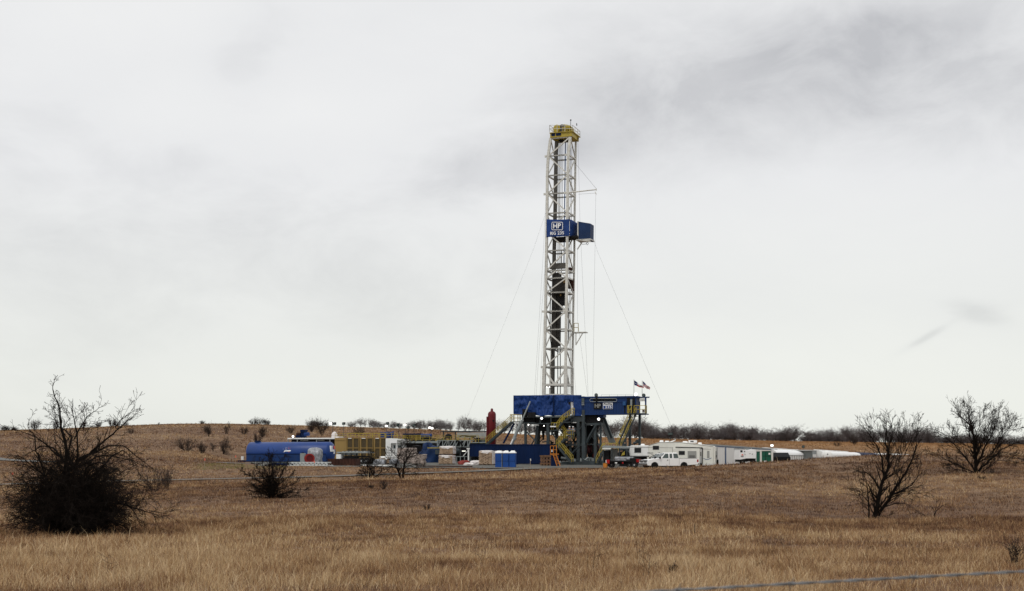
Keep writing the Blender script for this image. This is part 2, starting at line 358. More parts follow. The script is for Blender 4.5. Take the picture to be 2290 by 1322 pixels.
# ground sheet: a fan of rows, denser near the camera
ys = np.r_[np.linspace(-60, 10, 15), np.geomspace(12, 620, 190), np.geomspace(640, 9000, 26)]
ts = np.linspace(-1, 1, 241); ts = np.sign(ts) * np.abs(ts) ** 1.15
GX = ts[None, :] * (70 + .78 * np.maximum(ys, 0)[:, None]); GY = np.repeat(ys[:, None], len(ts), 1)
GZ = zt(GX.ravel(), GY.ravel()).reshape(GX.shape)
GZ = GZ + (fbm(GX / 2.5, GY / 2.5) - .5) * .16 * (1 - padmask(GX, np.maximum(GY, 1), 3)) * (GY < 500)
nr, nc = GX.shape; idx = np.arange(nr * nc).reshape(nr, nc)
q = np.stack([idx[:-1, :-1], idx[:-1, 1:], idx[1:, 1:], idx[1:, :-1]], -1).reshape(-1)
def ground_mat():
    m = bpy.data.materials.new('dry_soil_and_thatch'); m.use_nodes = True; t = m.node_tree; b = t.nodes['Principled BSDF']; b.inputs['Roughness'].default_value = 1; b.inputs['Specular IOR Level'].default_value = .05
    co = t.nodes.new('ShaderNodeTexCoord')
    def noise(sx, sy, sc, det):
        mp = t.nodes.new('ShaderNodeMapping'); mp.inputs['Scale'].default_value = (sx, sy, 1); t.links.new(co.outputs['Object'], mp.inputs[0])
        n = t.nodes.new('ShaderNodeTexNoise'); n.inputs['Scale'].default_value = sc; n.inputs['Detail'].default_value = det; n.inputs['Roughness'].default_value = .65
        t.links.new(mp.outputs[0], n.inputs['Vector']); return n.outputs[0]
    def ramp(src, stops):
        r = t.nodes.new('ShaderNodeValToRGB'); e = r.color_ramp.elements
        e[0].position, e[0].color = stops[0][0], (*stops[0][1], 1); e[1].position, e[1].color = stops[-1][0], (*stops[-1][1], 1)
        for p, c in stops[1:-1]: k = e.new(p); k.color = (*c, 1)
        t.links.new(src, r.inputs[0]); return r.outputs[0]
    a = ramp(noise(1, .35, .055, 8), [(.3, (.125, .076, .052)), (.5, (.18, .118, .078)), (.7, (.225, .155, .10))])
    bb = ramp(noise(1, .5, .6, 6), [(.3, (.55, .5, .5)), (.7, (1.35, 1.35, 1.3))])
    mx = t.nodes.new('ShaderNodeMix'); mx.data_type = 'RGBA'; mx.blend_type = 'MULTIPLY'; mx.inputs[0].default_value = 1
    t.links.new(a, mx.inputs[6]); t.links.new(bb, mx.inputs[7]); 
    # the far pasture carries orange bluestem grass
    sp = t.nodes.new('ShaderNodeSeparateXYZ'); t.links.new(co.outputs['Object'], sp.inputs[0])
    mr = t.nodes.new('ShaderNodeMapRange'); mr.inputs[1].default_value = 330; mr.inputs[2].default_value = 430; t.links.new(sp.outputs[1], mr.inputs[0])
    m2 = t.nodes.new('ShaderNodeMapRange'); m2.inputs[1].default_value = -60; m2.inputs[2].default_value = 20; t.links.new(sp.outputs[0], m2.inputs[0])
    ml = t.nodes.new('ShaderNodeMath'); ml.operation = 'MULTIPLY'; t.links.new(mr.outputs[0], ml.inputs[0]); t.links.new(m2.outputs[0], ml.inputs[1])
    oc = ramp(noise(1, .3, .08, 7), [(.3, (.22, .125, .060)), (.7, (.36, .215, .105))])
    m3 = t.nodes.new('ShaderNodeMix'); m3.data_type = 'RGBA'; t.links.new(ml.outputs[0], m3.inputs[0]); t.links.new(mx.outputs[2], m3.inputs[6]); t.links.new(oc, m3.inputs[7])
    t.links.new(m3.outputs[2], b.inputs['Base Color']); return m
gnd = np_mesh('ground', np.stack([GX, GY, GZ], -1).reshape(-1, 3), q, np.full((nr - 1) * (nc - 1), 4), [ground_mat()], smooth=True)
tag(gnd, kind='structure')
def gravel_mat(name, c):
    return mat(name, c, .95, var=.22, scale=.5, dirt=.5, dirtcol=(c[0] * .75, c[1] * .68, c[2] * .6), bump=.6, bscale=3, spec=.1)
# gravel pad
def drape(name, rows, mt, kind='structure', dz=.05, thick=None):
    mb = MB(); out = []
    for r in rows: out.append([(p[0], p[1], z1(p[0], p[1]) + dz) for p in r])
    mb.grid(out); o = mb.build(name, mt, None, smooth=True); tag(o, kind=kind); return o
rows = []
for Y in np.linspace(180.5, 262, 22):
    l = 545 + 12 * math.sin(Y * .3); r = 1600 + 10 * math.sin(Y * .21)
    fr0 = lambda p: 180.5 + 1.6 * math.sin(p * .021) + .8 * math.sin(p * .067) + 14 * float(1 - sst(p, 790, 900)); rows.append([((p - 1145) / F * Y, fr0(p) + (262 - fr0(p)) * (Y - 180.5) / 81.5) for p in np.linspace(l, r, 80)])
drape('gravel_pad', rows, gravel_mat('gravel', (.135, .132, .120)), dz=.09)
def road(name, pts, wid, c, dz=.13):
    P = []
    V = [Vector(((p - 1145) / F * D, D)) for p, D in pts]
    for i in range(len(V) - 1):
        for k in range(12):
            t = k / 12; p0 = V[max(i - 1, 0)]; p1 = V[i]; p2 = V[i + 1]; p3 = V[min(i + 2, len(V) - 1)]
            P.append(.5 * ((2 * p1) + (p2 - p0) * t + (2 * p0 - 5 * p1 + 4 * p2 - p3) * t * t + (3 * p1 - p0 - 3 * p2 + p3) * t ** 3))
    P.append(V[-1]); rows = []
    for i, p in enumerate(P):
        d = (P[min(i + 1, len(P) - 1)] - P[max(i - 1, 0)]).normalized(); nn = Vector((-d.y, d.x))
        rows.append([p + nn * wid * s for s in (-.5, -.25, 0, .25, .5)])
    for r in rows:
        pass
    ROADS.append((np.array([tuple(p) for p in P]), wid))
    return drape(name, rows, gravel_mat(name + '_gravel', c), dz=dz)
ROADS = []
road('lease_road', [(1560, 182), (1300, 179), (1150, 175), (1000, 169), (850, 163), (650, 154.5), (400, 147), (200, 143), (0, 139.5), (-300, 134)], 2.8, (.16, .155, .14))
road('back_road', [(120, 214), (60, 219), (0, 226), (-60, 246), (-160, 280)], 3.0, (.17, .17, .16))
road('pad_apron', [(600, 206), (540, 207), (490, 210)], 2.4, (.18, .18, .17))
# ------------------------------------------------------------------ dry grass
def grass_mat():
    m = bpy.data.materials.new('dry_grass_blades'); m.use_nodes = True; t = m.node_tree; b = t.nodes['Principled BSDF']
    b.inputs['Roughness'].default_value = .75; b.inputs['Specular IOR Level'].default_value = .15
    a = t.nodes.new('ShaderNodeAttribute'); a.attribute_name = 'tint'
    r = t.nodes.new('ShaderNodeValToRGB'); e = r.color_ramp.elements
    st = [(0, (.036, .017, .011)), (.22, (.112, .053, .030)), (.42, (.205, .107, .056)), (.62, (.310, .182, .088)), (.82, (.45, .290, .138)), (1, (.62, .47, .29))]
    e[0].position, e[0].color = 0, (*st[0][1], 1); e[1].position, e[1].color = 1, (*st[-1][1], 1)
    for p, c in st[1:-1]: k = e.new(p); k.color = (*c, 1)
    t.links.new(a.outputs['Fac'], r.inputs[0]); t.links.new(r.outputs[0], b.inputs['Base Color'])
    # orange grass where tint > 1
    mr = t.nodes.new('ShaderNodeMapRange'); mr.inputs[1].default_value = 1.5; mr.inputs[2].default_value = 2.5; t.links.new(a.outputs['Fac'], mr.inputs[0])
    r2 = t.nodes.new('ShaderNodeMix'); r2.data_type = 'RGBA'; r2.inputs[6].default_value = (.18, .095, .045, 1); r2.inputs[7].default_value = (.40, .23, .105, 1); t.links.new(mr.outputs[0], r2.inputs[0])
    g3 = t.nodes.new('ShaderNodeMath'); g3.operation = 'GREATER_THAN'; g3.inputs[1].default_value = 2.7; t.links.new(a.outputs['Fac'], g3.inputs[0])
    m4 = t.nodes.new('ShaderNodeMix'); m4.data_type = 'RGBA'; t.links.new(g3.outputs[0], m4.inputs[0]); t.links.new(r2.outputs[2], m4.inputs[6]); m4.inputs[7].default_value = (.20, .175, .065, 1)
    gt = t.nodes.new('ShaderNodeMath'); gt.operation = 'GREATER_THAN'; gt.inputs[1].default_value = 1.3; t.links.new(a.outputs['Fac'], gt.inputs[0])
    mx = t.nodes.new('ShaderNodeMix'); mx.data_type = 'RGBA'; t.links.new(gt.outputs[0], mx.inputs[0]); t.links.new(r.outputs[0], mx.inputs[6]); t.links.new(m4.outputs[2], mx.inputs[7])
    t.links.new(mx.outputs[2], b.inputs['Base Color']); return m
GM = grass_mat()
def wedge(n, y0, y1, half=.46, marg=9.0):
    Y = np.sqrt(rngN.random(n) * (y1 ** 2 - y0 ** 2) + y0 ** 2); X = (rngN.random(n) * 2 - 1) * (Y * half + marg); return X, Y
def keep_off(X, Y, slack=0.0):
    px = X / Y * F + 1145
    k = ~((Y > 180.5 + 14 * (1 - sst(px, 790, 900)) - slack) & (Y < 262) & (px > 548) & (px < 1605))
    for P, w in ROADS:
        for i in range(0, len(P) - 1):
            a = P[i]; b = P[i + 1]
            if b[1] < Y.min() - 12 and a[1] < Y.min() - 12: continue
            if b[1] > Y.max() + 12 and a[1] > Y.max() + 12: continue
            d = b - a; L = (d ** 2).sum() + 1e-9; tt = np.clip(((X - a[0]) * d[0] + (Y - a[1]) * d[1]) / L, 0, 1)
            k &= ((X - a[0] - tt * d[0]) ** 2 + (Y - a[1] - tt * d[1]) ** 2) > (w * .47 + slack) ** 2
    return k
def patches(X, Y):
    """plant communities: clump tone 0..1 at several sizes, streaky across the slope as mown/grazed bands"""
    a = fbm(X / 5, Y / 11, 4); b = fbm(X / 1.1 + 50, Y / 1.9, 3); c = fbm(X / 30 + 9, Y / 24 + 5, 3)
    return a, b, c
def grass(name, n, y0, y1, hmin, hmax, wid, simple=False, half=.46, label=None, orange=False, tone=0.0):
    RP = 14 if not simple else 5; ns = n // RP; sg = .045 + y0 * .0012 if not simple else .05 + y0 * .0012
    cx, cy = wedge(ns, y0, y1, half); rep = RP; cl_t = np.repeat(rngN.normal(0, .11, ns), RP); cl_h = np.repeat(rngN.uniform(.65, 1.35, ns), RP)
    ox = rngN.normal(0, sg, ns * rep); oy = rngN.normal(0, sg, ns * rep); X = np.repeat(cx, rep) + ox; Y = np.repeat(cy, rep) + oy
    k = keep_off(X, Y); X, Y, ox, oy, cl_t, cl_h = X[k], Y[k], ox[k], oy[k], cl_t[k], cl_h[k]; n = len(X); Z = zt(X, Y)
    a, b, c = patches(X, Y)
    den = b * .55 + a * .45
    hh = (hmin + (hmax - hmin) * np.clip((den - .3) * 2.2, 0, 1)) * (0.55 + .75 * rngN.random(n)) * cl_h
    tall = rngN.random(n) > .96; hh = np.where(tall, hh * rngN.uniform(1.3, 2.1, n), hh)
    z_extra = (fbm(X / 2.5, Y / 2.5) - .5) * .16
    Z = Z + z_extra - .03
    ang = rngN.random(n) * 2 * math.pi; w = wid * (.6 + .8 * rngN.random(n)) * (Y / ((y0 + y1) / 2)) ** .6
    wx = np.cos(ang) * w / 2; wy = np.sin(ang) * w / 2
    la = np.arctan2(oy, ox) + rngN.normal(0, .7, n); lm = hh * (.15 + .83 * rngN.random(n) ** .8)
    lx = np.cos(la) * lm + hh * .10; ly = np.sin(la) * lm
    hz = np.sqrt(np.maximum(hh ** 2 - lx ** 2 - ly ** 2, (hh * .3) ** 2))
    straw = np.clip((c - .5) * 1.5, -.17, .17)
    dk = sst(.5 - fbm(X / 1.0 + 90, Y / 2.2 + 20, 2), .10, .20) * .30
    tint = .46 + straw + (a - .5) * .40 + (b - .5) * .65 - dk * .8 + rngN.normal(0, .18, n) + cl_t + tone + .14 * np.exp(-(Y - 14) / 38)
    tint = tint - .28 * (rngN.random(n) > .88)
    tint = np.clip(tint, 0, 1)
    if orange:
        px = X / Y * F + 1145
        m = (Y > 330 + 60 * a) & (px > 1080 + 80 * rngN.random(n)); tint = np.where(m, 1.5 + np.clip(.5 + (a - .5) * 2 + rngN.normal(0, .2, n), 0, 1), tint)
    if y0 == 125:
        px = X / Y * F + 1145; bank = (Y > 178) & (Y < 206) & (px > 425 + 30 * rngN.random(n)) & (px < 640) & (rngN.random(n) < .85); tint = np.where(bank, 3.0, tint)
    P0 = np.stack([X - wx, Y - wy, Z], -1); P1 = np.stack([X + wx, Y + wy, Z], -1); T = np.stack([X + lx, Y + ly, Z + hz], -1)
    if simple:
        V = np.stack([P0, P1, T], 1).reshape(-1, 3); lo = np.arange(3 * n); ct = np.full(n, 3); at = np.repeat(tint, 3)
    else:
        mid = np.stack([X + lx * .35, Y + ly * .35, Z + hz * .62], -1); ww = np.stack([wx, wy, 0 * wx], -1)
        V = np.stack([P0, P1, mid - ww * .7, mid + ww * .7, T], 1).reshape(-1, 3); bs = np.arange(n)[:, None] * 5
        lo = (bs + np.array([[0, 1, 3, 2, 2, 3, 4]])).reshape(-1); ct = np.tile([4, 3], n); at = np.repeat(tint, 5)
        at = at.reshape(n, 5); at[:, 4] = np.minimum(at[:, 4] + .1, 1 if not orange else 9); at = at.reshape(-1)
    o = np_mesh(name, V, lo, ct, [GM], attr=at); tag(o, label, 'grass', kind='stuff'); return o
grass('foreground_grass', 950000, 9, 28, .08, .24, .0055, label='tall tangled dry grass nearest the viewer')
grass('meadow_grass', 620000, 26, 62, .10, .28, .012, label='pale brown dry grass around the nearer bare trees', tone=.02)
grass('field_grass', 470000, 60, 130, .10, .28, .03, simple=True, label='brown grass of the middle field', tone=.035)
grass('slope_grass', 330000, 125, 260, .12, .34, .07, simple=True, half=.44, label='brown grass around the drilling pad and roads', tone=.035)
grass('hill_grass', 300000, 255, 600, .2, .5, .16, simple=True, half=.43, orange=True, label='reddish and orange grass on the far hill and pasture', tone=.04)
# dark weeds scattered in the foreground
def weeds():
    X, Y = wedge(60, 12, 40, .42); V = []; C = []; lo = []; k = 0
    segs = []
    for x, y in zip(X, Y):
        z = z1(x, y); h = random.uniform(.2, .5)
        for s in range(random.randint(1, 4)):
            p = Vector((x + random.uniform(-.08, .08), y + random.uniform(-.08, .08), z)); d = Vector((random.uniform(-.35, .35), random.uniform(-.35, .35), 1)).normalized()
            for j in range(4):
                q = p + d * h / 4; segs.append((p, q, .003 * (1 - j / 5), .0025 * (1 - j / 5))); p = q; d = (d + Vector((random.uniform(-.3, .3), random.uniform(-.3, .3), .1))).normalized()
                if j: segs.append((p, p + Vector((random.uniform(-.15, .15), random.uniform(-.05, .05), random.uniform(.03, .08))), .0015, .002))
    o = seg_mesh('weed_stalks', segs, 'twigm', 3); tag(o, 'dark dead weed stalks standing in the foreground grass', 'weeds', kind='stuff')
# ------------------------------------------------------------------ bare trees
def seg_mesh(name, segs, m, n=3, parent=None):
    A = np.array([s[0][:] for s in segs]); B = np.array([s[1][:] for s in segs]); ra = np.array([s[2] for s in segs]); rb = np.array([s[3] for s in segs])
    d = B - A; d /= np.linalg.norm(d, axis=1)[:, None] + 1e-9
    up = np.where(np.abs(d[:, 2:3]) < .9, [[0, 0, 1.]], [[1., 0, 0]]); x = np.cross(d, up); x /= np.linalg.norm(x, axis=1)[:, None]; y = np.cross(x, d)
    V = []
    for c, r in ((A, ra), (B, rb)):
        for i in range(n):
            t = 2 * math.pi * i / n; V.append(c + (x * math.cos(t) + y * math.sin(t)) * r[:, None])
    V = np.stack(V, 1).reshape(-1, 3); bs = np.arange(len(segs))[:, None, None] * 2 * n
    f = np.array([[i, (i + 1) % n, n + (i + 1) % n, n + i] for i in range(n)])[None]
    lo = (bs + f).reshape(-1); return np_mesh(name, V, lo, np.full(len(segs) * n, 4), [m], smooth=True, parent=parent)
def rv(s=1.0): return Vector((random.gauss(0, s), random.gauss(0, s), random.gauss(0, s)))
def branch(segs, p, d, L, r, lvl, maxl, nch, curl=.22, trop=.12, ang=.75, ratio=.55, steps=4, rmin=.004, taper=.55):
    st = L / steps; kids = []
    for i in range(steps):
        r2 = max(rmin, r * (1 - (1 - taper) * (i + 1) / steps)); rr = max(rmin, r * (1 - (1 - taper) * i / steps))
        d = (d + rv(curl) * .6 + Vector((0, 0, trop))).normalized(); q = p + d * st * random.uniform(.8, 1.2)
        segs.append((p, q, rr, r2)); p = q; kids.append((p, d, r2))
    if lvl < maxl:
        for j in range(nch[min(lvl, len(nch) - 1)]):
            q, dd, r2 = random.choice(kids); a = rv(1); a = (a - dd * a.dot(dd)).normalized()
            nd = (dd * math.cos(ang) + a * math.sin(ang) * random.uniform(.6, 1.2)).normalized()
            branch(segs, q.copy(), nd, L * ratio * random.uniform(.6, 1.25), max(rmin, r2 * .6), lvl + 1, maxl, nch, curl, trop, ang, ratio, max(2, steps - 1), rmin, taper)
def split_tree(root, segs, rthr, mb, mt, rthick=6):
    tn = 'trunk' if root.get('category') == 'tree' else 'stems'
    big = [s for s in segs if s[2] >= rthr]; sm = [s for s in segs if s[2] < rthr]
    if big: seg_mesh(tn, big, mb, rthick, root)
    if sm: seg_mesh('crown', sm, mt, 3, root)
def stem_tree(name, label, cat, base, D, stems, seed, r0, twigs, tl, thr, group=None, depth=.8, mats=('bark', 'twig'), extra=None, trop=.04, rmin=.004, wig=.5, rend=.006, curl=.24):
    """stems: photo polylines from base; each gets its own depth bend; twigs grow off it"""
    random.seed(seed); D = GYp(base[0], base[1] - 3, D * .8, D * 1.25); b = G(base[0], D); s = D / F; b.z -= .20; root = thing(name, label, cat, b, group); segs = []
    for pl, rs in stems:
        dirw = random.uniform(-depth, depth); n = len(pl); P = []
        L = sum(math.dist(pl[i], pl[i + 1]) for i in range(n - 1)); acc = 0
        near = math.dist(pl[0], base) < 45
        for i, (px, y) in enumerate(pl):
            if i: acc += math.dist(pl[i - 1], pl[i])
            w = dirw * (acc / L) * L * s * .55
            P.append(Vector(((px - base[0]) * s, w, (base[1] - y) * s)))
        # refine with wiggle
        Q = []
        for i in range(n - 1):
            for k in range(3):
                t = k / 3; Q.append(P[i].lerp(P[i + 1], t) + (rv(1) * (P[i + 1] - P[i]).length * .05 * wig))
        Q.append(P[-1]); m = len(Q) - 1; Lm = L * s
        for i in range(m):
            ra = max(rend, rs * (1 - i / m) ** 1.0 + rend * i / m); rb = max(rend, rs * (1 - (i + 1) / m) ** 1.0 + rend * (i + 1) / m)
            segs.append((Q[i], Q[i + 1], ra, rb))
            d = (Q[i + 1] - Q[i]).normalized()
            k = twigs * (Q[i + 1] - Q[i]).length; k = int(k) + (random.random() < k % 1)
            if i / m < .12 and near: k = k // 2
            if seed == 3 and Q[i].z > 2.7: k = int(k * .45 + random.random())
            for _ in range(k):
                a = rv(1); a.y *= 1.0; a = (a - d * a.dot(d)).normalized(); an = random.uniform(.35, 1.0)
                nd = (d * math.cos(an) + a * math.sin(an)).normalized(); q = Q[i].lerp(Q[i + 1], random.random())
                branch(segs, q, nd, tl * random.uniform(.45, 1.3) * (1.1 - .74 * i / m), max(rmin, ra * .4), 1, 3, (3, 3, 2), curl, trop, .7, .6, 3, rmin)
    if extra: extra(segs)
    # nothing may dip under the ground
    segs = [(a if a.z > -.15 else Vector((a.x, a.y, -.15)), c if c.z > -.1 else Vector((c.x, c.y, -.1 + random.random() * .05)), e, f) for a, c, e, f in segs if a.z > -.2 or c.z > -.2]
    split_tree(root, segs, thr, mats[0], mats[1]); return root
z8 = lambda *a: [(x / 3.305, 840 + y / 3.305) for x, y in a]
big = [
 (z8((530, 1180), (532, 900), (535, 650), (540, 440), (520, 350), (525, 230), (485, 90), (508, 5)), .085),
 (z8((535, 650), (490, 560), (495, 420), (440, 370), (385, 350), (330, 270), (238, 195)), .04),
 (z8((540, 440), (600, 340), (640, 270), (700, 225), (782, 182)), .028),
 (z8((600, 1100), (610, 560), (615, 420), (605, 330), (590, 220), (602, 145)), .04),
 (z8((540, 640), (680, 520), (790, 420), (850, 350), (920, 290), (985, 230)), .05), (z8((850, 350), (880, 300), (950, 250), (988, 180)), .018), (z8((850, 360), (910, 350), (968, 272)), .016),
 (z8((530, 680), (430, 560), (370, 500), (280, 490), (190, 540), (75, 600)), .045),
 (z8((430, 560), (330, 460), (250, 410), (170, 380), (82, 360)), .03),
 (z8((560, 600), (640, 550), (760, 490), (870, 490), (960, 570), (1050, 660)), .05),
 (z8((560, 660), (700, 560), (820, 560), (950, 600), (1045, 640)), .04),
 (z8((560, 960), (750, 850), (880, 900), (1000, 940), (1100, 970), (1215, 1012)), .06), (z8((1000, 940), (1060, 870), (1150, 840)), .02), (z8((1100, 970), (1180, 985), (1225, 990)), .012),
 (z8((500, 1060), (380, 870), (250, 820), (130, 820), (38, 892)), .05),
 (z8((560, 1150), (780, 1050), (900, 1095), (975, 1190)), .045),
 (z8((480, 1150), (350, 980), (230, 920), (130, 970), (85, 1065)), .045),
 (z8((600, 1050), (640, 800), (700, 650), (800, 600), (900, 640), (985, 770)), .05),
 (z8((500, 1150), (400, 800), (380, 620), (340, 520), (350, 420), (310, 350), (335, 285)), .04),
 (z8((640, 960), (900, 900), (970, 1000), (1005, 1100)), .035),
 (z8((480, 1180), (330, 1060), (200, 1040), (90, 1075)), .035),
 (z8((440, 720), (300, 640), (180, 680), (110, 760)), .03), (z8((700, 960), (900, 960), (1010, 870), (1100, 850)), .03),
 (z8((500, 430), (450, 320), (435, 240), (403, 185)), .016), (z8((520, 300), (480, 190), (447, 130)), .012), (z8((615, 340), (700, 345), (735, 360)), .012), (z8((620, 380), (610, 250), (560, 200)), .012),
 (z8((500, 900), (350, 700), (260, 610), (200, 560), (140, 590)), .03), (z8((700, 700), (850, 560), (930, 520), (1000, 560), (1080, 700)), .03),
 (z8((600, 900), (800, 760), (950, 760), (1060, 800)), .03), (z8((480, 1000), (300, 900), (170, 880), (80, 950)), .03), (z8((500, 1100), (300, 980), (180, 1000), (100, 1035)), .03)]
def thicket(segs):
    for i in range(70):
        a = random.uniform(0, 2 * math.pi); rr = random.uniform(.05, .6); p = Vector((math.cos(a) * rr + .1, math.sin(a) * rr * .9, 0))
        d = Vector((math.cos(a) * random.uniform(.1, .75), math.sin(a) * .7, random.uniform(.5, 1.3))).normalized()
        branch(segs, p, d, random.uniform(1.2, 2.4), random.uniform(.015, .03), 0, 3, (6, 4, 2), .26, -.03, .7, .5, 5, .005)
    for i in range(95):
        a = random.uniform(0, 2 * math.pi); Rr = random.uniform(.7, 2.2); hh = random.uniform(.9, 3.0) * (1 - .2 * Rr / 2.4); k = random.uniform(.55, .92); pr = Vector((.1, 0, -.05)); m = 9; r0 = random.uniform(.016, .034)
        wob = random.uniform(-.5, .5)
        for j in range(1, m + 1):
            t = j / m; aa = a + wob * t; q = Vector((.1 + math.cos(aa) * Rr * t ** 1.2, math.sin(aa) * Rr * t ** 1.2 * .85, hh * math.sin(t * math.pi * k) / max(.3, math.sin(min(.5, k) * math.pi)))) + rv(.035)
            if q.z < .03: break
            segs.append((pr, q, r0 * (1 - .75 * (t - 1 / m)), r0 * (1 - .75 * t))); d = (q - pr).normalized()
            for _ in range(random.choice((1, 2, 3)) if j > 1 else 1):
                s = rv(1); s = (s - d * s.dot(d)).normalized(); an = random.uniform(.4, 1.1); nd = (d * math.cos(an) + s * math.sin(an)).normalized()
                branch(segs, pr.lerp(q, random.random()), nd, random.uniform(.25, .75), .009, 1, 3, (3, 3, 2), .24, -.01, .7, .6, 3, .0055)
            pr = q
    for i in range(650):
        p = Vector((random.gauss(.05, .55), random.gauss(0, .6), abs(random.gauss(.5, .55)))); d = Vector((random.gauss(0, .8), random.gauss(0, .8), random.uniform(-.3, .8))).normalized()
        branch(segs, p, d, random.uniform(.35, .9), .010, 1, 3, (5, 3, 2), .3, 0, .8, .55, 3, .005)
stem_tree('bare_shrub_tree', 'large black tangled bare shrub tree at the left front', 'shrub', (155, 1200), 45, big, 3, .08, 11, .62, .018, rmin=.0055, extra=thicket, trop=.02, depth=.9)
z2 = lambda *a: [(1840 + x / 4.131, 880 + y / 4.131) for x, y in a]
mid = [
 (z2((460, 1180), (490, 1080), (510, 950), (540, 800), (570, 740), (600, 640), (590, 500), (570, 400), (558, 190)), .13),
 (z2((500, 1090), (590, 950), (640, 830), (700, 700), (750, 560), (762, 450), (750, 230)), .085),
 (z2((600, 930), (640, 910), (780, 870), (860, 820), (940, 740), (1000, 610)), .06), (z2((640, 910), (780, 850), (860, 870), (960, 920)), .03),
 (z2((570, 740), (530, 560), (480, 450), (400, 350), (342, 270)), .05), (z2((590, 680), (640, 480), (690, 330), (680, 195)), .045),
 (z2((600, 620), (620, 500), (605, 350), (612, 190)), .03), (z2((440, 1160), (410, 1000), (390, 860), (370, 770), (335, 700)), .045),
 (z2((520, 860), (470, 760), (400, 705), (280, 690)), .04), (z2((540, 1030), (640, 1000), (760, 990), (830, 1010)), .035),
 (z2((700, 700), (760, 620), (870, 530)), .025), (z2((480, 1100), (400, 960), (340, 900), (280, 900)), .03), (z2((750, 560), (800, 400), (832, 230)), .02),
 (z2((590, 500), (500, 380), (457, 215)), .02), (z2((700, 600), (700, 420), (720, 250)), .02), (z2((540, 800), (640, 700), (660, 560), (640, 400)), .03), (z2((480, 1130), (560, 1100), (600, 1120)), .02), (z2((400, 900), (330, 850), (270, 850)), .02)]
stem_tree('bare_tree', 'slender bare tree leaning right in front of the parked tank trailers', 'tree', (1951, 1165), 65, mid, 11, .1, 8.5, .78, .022, trop=.09, depth=.9, rmin=.0065, curl=.13)
rt = [
 (z2((1420, 750), (1400, 620), (1370, 500), (1355, 400), (1300, 290), (1220, 220), (1140, 165)), .16), (z2((1400, 640), (1440, 520), (1420, 350), (1400, 200), (1360, 75)), .10),
 (z2((1355, 400), (1340, 250), (1300, 80)), .055), (z2((1430, 660), (1480, 430), (1530, 300), (1540, 110)), .08), (z2((1480, 430), (1560, 330), (1612, 200)), .04),
 (z2((1440, 710), (1560, 600), (1680, 510), (1780, 470), (1850, 440)), .08), (z2((1560, 560), (1620, 420), (1700, 330), (1825, 310)), .06), (z2((1620, 420), (1680, 300), (1710, 195)), .035),
 (z2((1400, 700), (1330, 560), (1260, 460), (1190, 390), (1070, 300)), .07), (z2((1400, 725), (1300, 670), (1200, 620), (1120, 560), (1030, 540)), .06), (z2((1440, 740), (1510, 680), (1600, 600), (1740, 625)), .045),
 (z2((1430, 640), (1560, 560), (1640, 440)), .04), (z2((1380, 730), (1230, 690), (1150, 650)), .04), (z2((1320, 480), (1230, 400), (1160, 290)), .03), (z2((1300, 290), (1270, 180), (1240, 110)), .03),
 (z2((1420, 350), (1460, 230), (1450, 130)), .03), (z2((1440, 520), (1500, 380), (1580, 250), (1560, 130)), .03), (z2((1700, 330), (1760, 260), (1790, 210)), .02), (z2((1650, 530), (1760, 560), (1830, 620)), .02)]
stem_tree('bare_tree', 'broad spreading bare tree at the right edge of the field', 'tree', (2185, 1061), 112, rt, 21, .15, 10.5, .98, .032, trop=.12, depth=.9, rmin=.010, curl=.15, rend=.01)
z3 = lambda *a: [(540 + x / 5.2, 1000 + y / 5.2) for x, y in a]
B0 = (355, 605)
cb = [(z3(B0, ((B0[0] * 2 + t[0]) / 3 * .5 + B0[0] * .5 + 4, (B0[1] + t[1]) / 2 + 10), t), .05) for t in
  [(180, 170), (240, 120), (310, 90), (400, 80), (520, 90), (640, 255), (750, 480), (700, 540), (600, 600), (560, 150), (100, 300), (50, 470), (170, 560), (230, 600), (690, 370), (110, 400), (20, 260), (460, 560), (280, 300), (450, 280), (350, 60), (620, 480), (160, 450)]]
stem_tree('bare_bush', 'round dark bare bush standing alone before the lattice boom section', 'bush', (540 + 355 / 5.2, 1000 + 610 / 5.2), 90, cb, 31, .05, 14, .62, .02, trop=.03, rmin=.009, rend=.008)
Bt = (1500, 380)
t1 = [(z3(Bt, ((Bt[0] + t[0]) / 2, (Bt[1] + t[1]) / 2 + 15), t), .06) for t in [(1400, 240), (1450, 160), (1510, 20), (1570, 150), (1370, 300), (1640, 260), (1600, 330), (1480, 80), (1540, 240)]]
stem_tree('bare_bush', 'low bare bush left of the forked tree in front of the white cabin', 'bush', (540 + 1500 / 5.2, 1000 + 385 / 5.2), 120, t1, 41, .05, 10, .8, .025, rmin=.011, rend=.01)
t2 = [(z3((1860, 380), (1830, 280), (1800, 220), (1830, 130), (1870, 20), (1880, -70)), .11), (z3((1875, 380), (1885, 230), (1925, 120), (2000, 20), (2020, -40)), .10), (z3((1830, 130), (1760, 60), (1700, 20)), .04),
  (z3((1840, 250), (1740, 220), (1640, 280)), .05), (z3((1885, 230), (2000, 190), (2110, 220)), .045), (z3((1925, 120), (2010, 100), (2090, 60)), .04), (z3((1880, 300), (1960, 270), (2030, 330)), .04), (z3((1870, 20), (1930, -60), (1950, -120)), .03),
  (z3((1800, 220), (1720, 130), (1690, 90)), .035), (z3((1885, 230), (1890, 120), (1940, 0), (1930, -90)), .05), (z3((1850, 330), (1760, 300), (1690, 320)), .03)]
stem_tree('bare_tree', 'forked bare tree in front of the stacked pale sacks', 'tree', (540 + 1867 / 5.2, 1000 + 385 / 5.2), 120, t2, 43, .075, 9, .85, .03, rmin=.011, rend=.01)
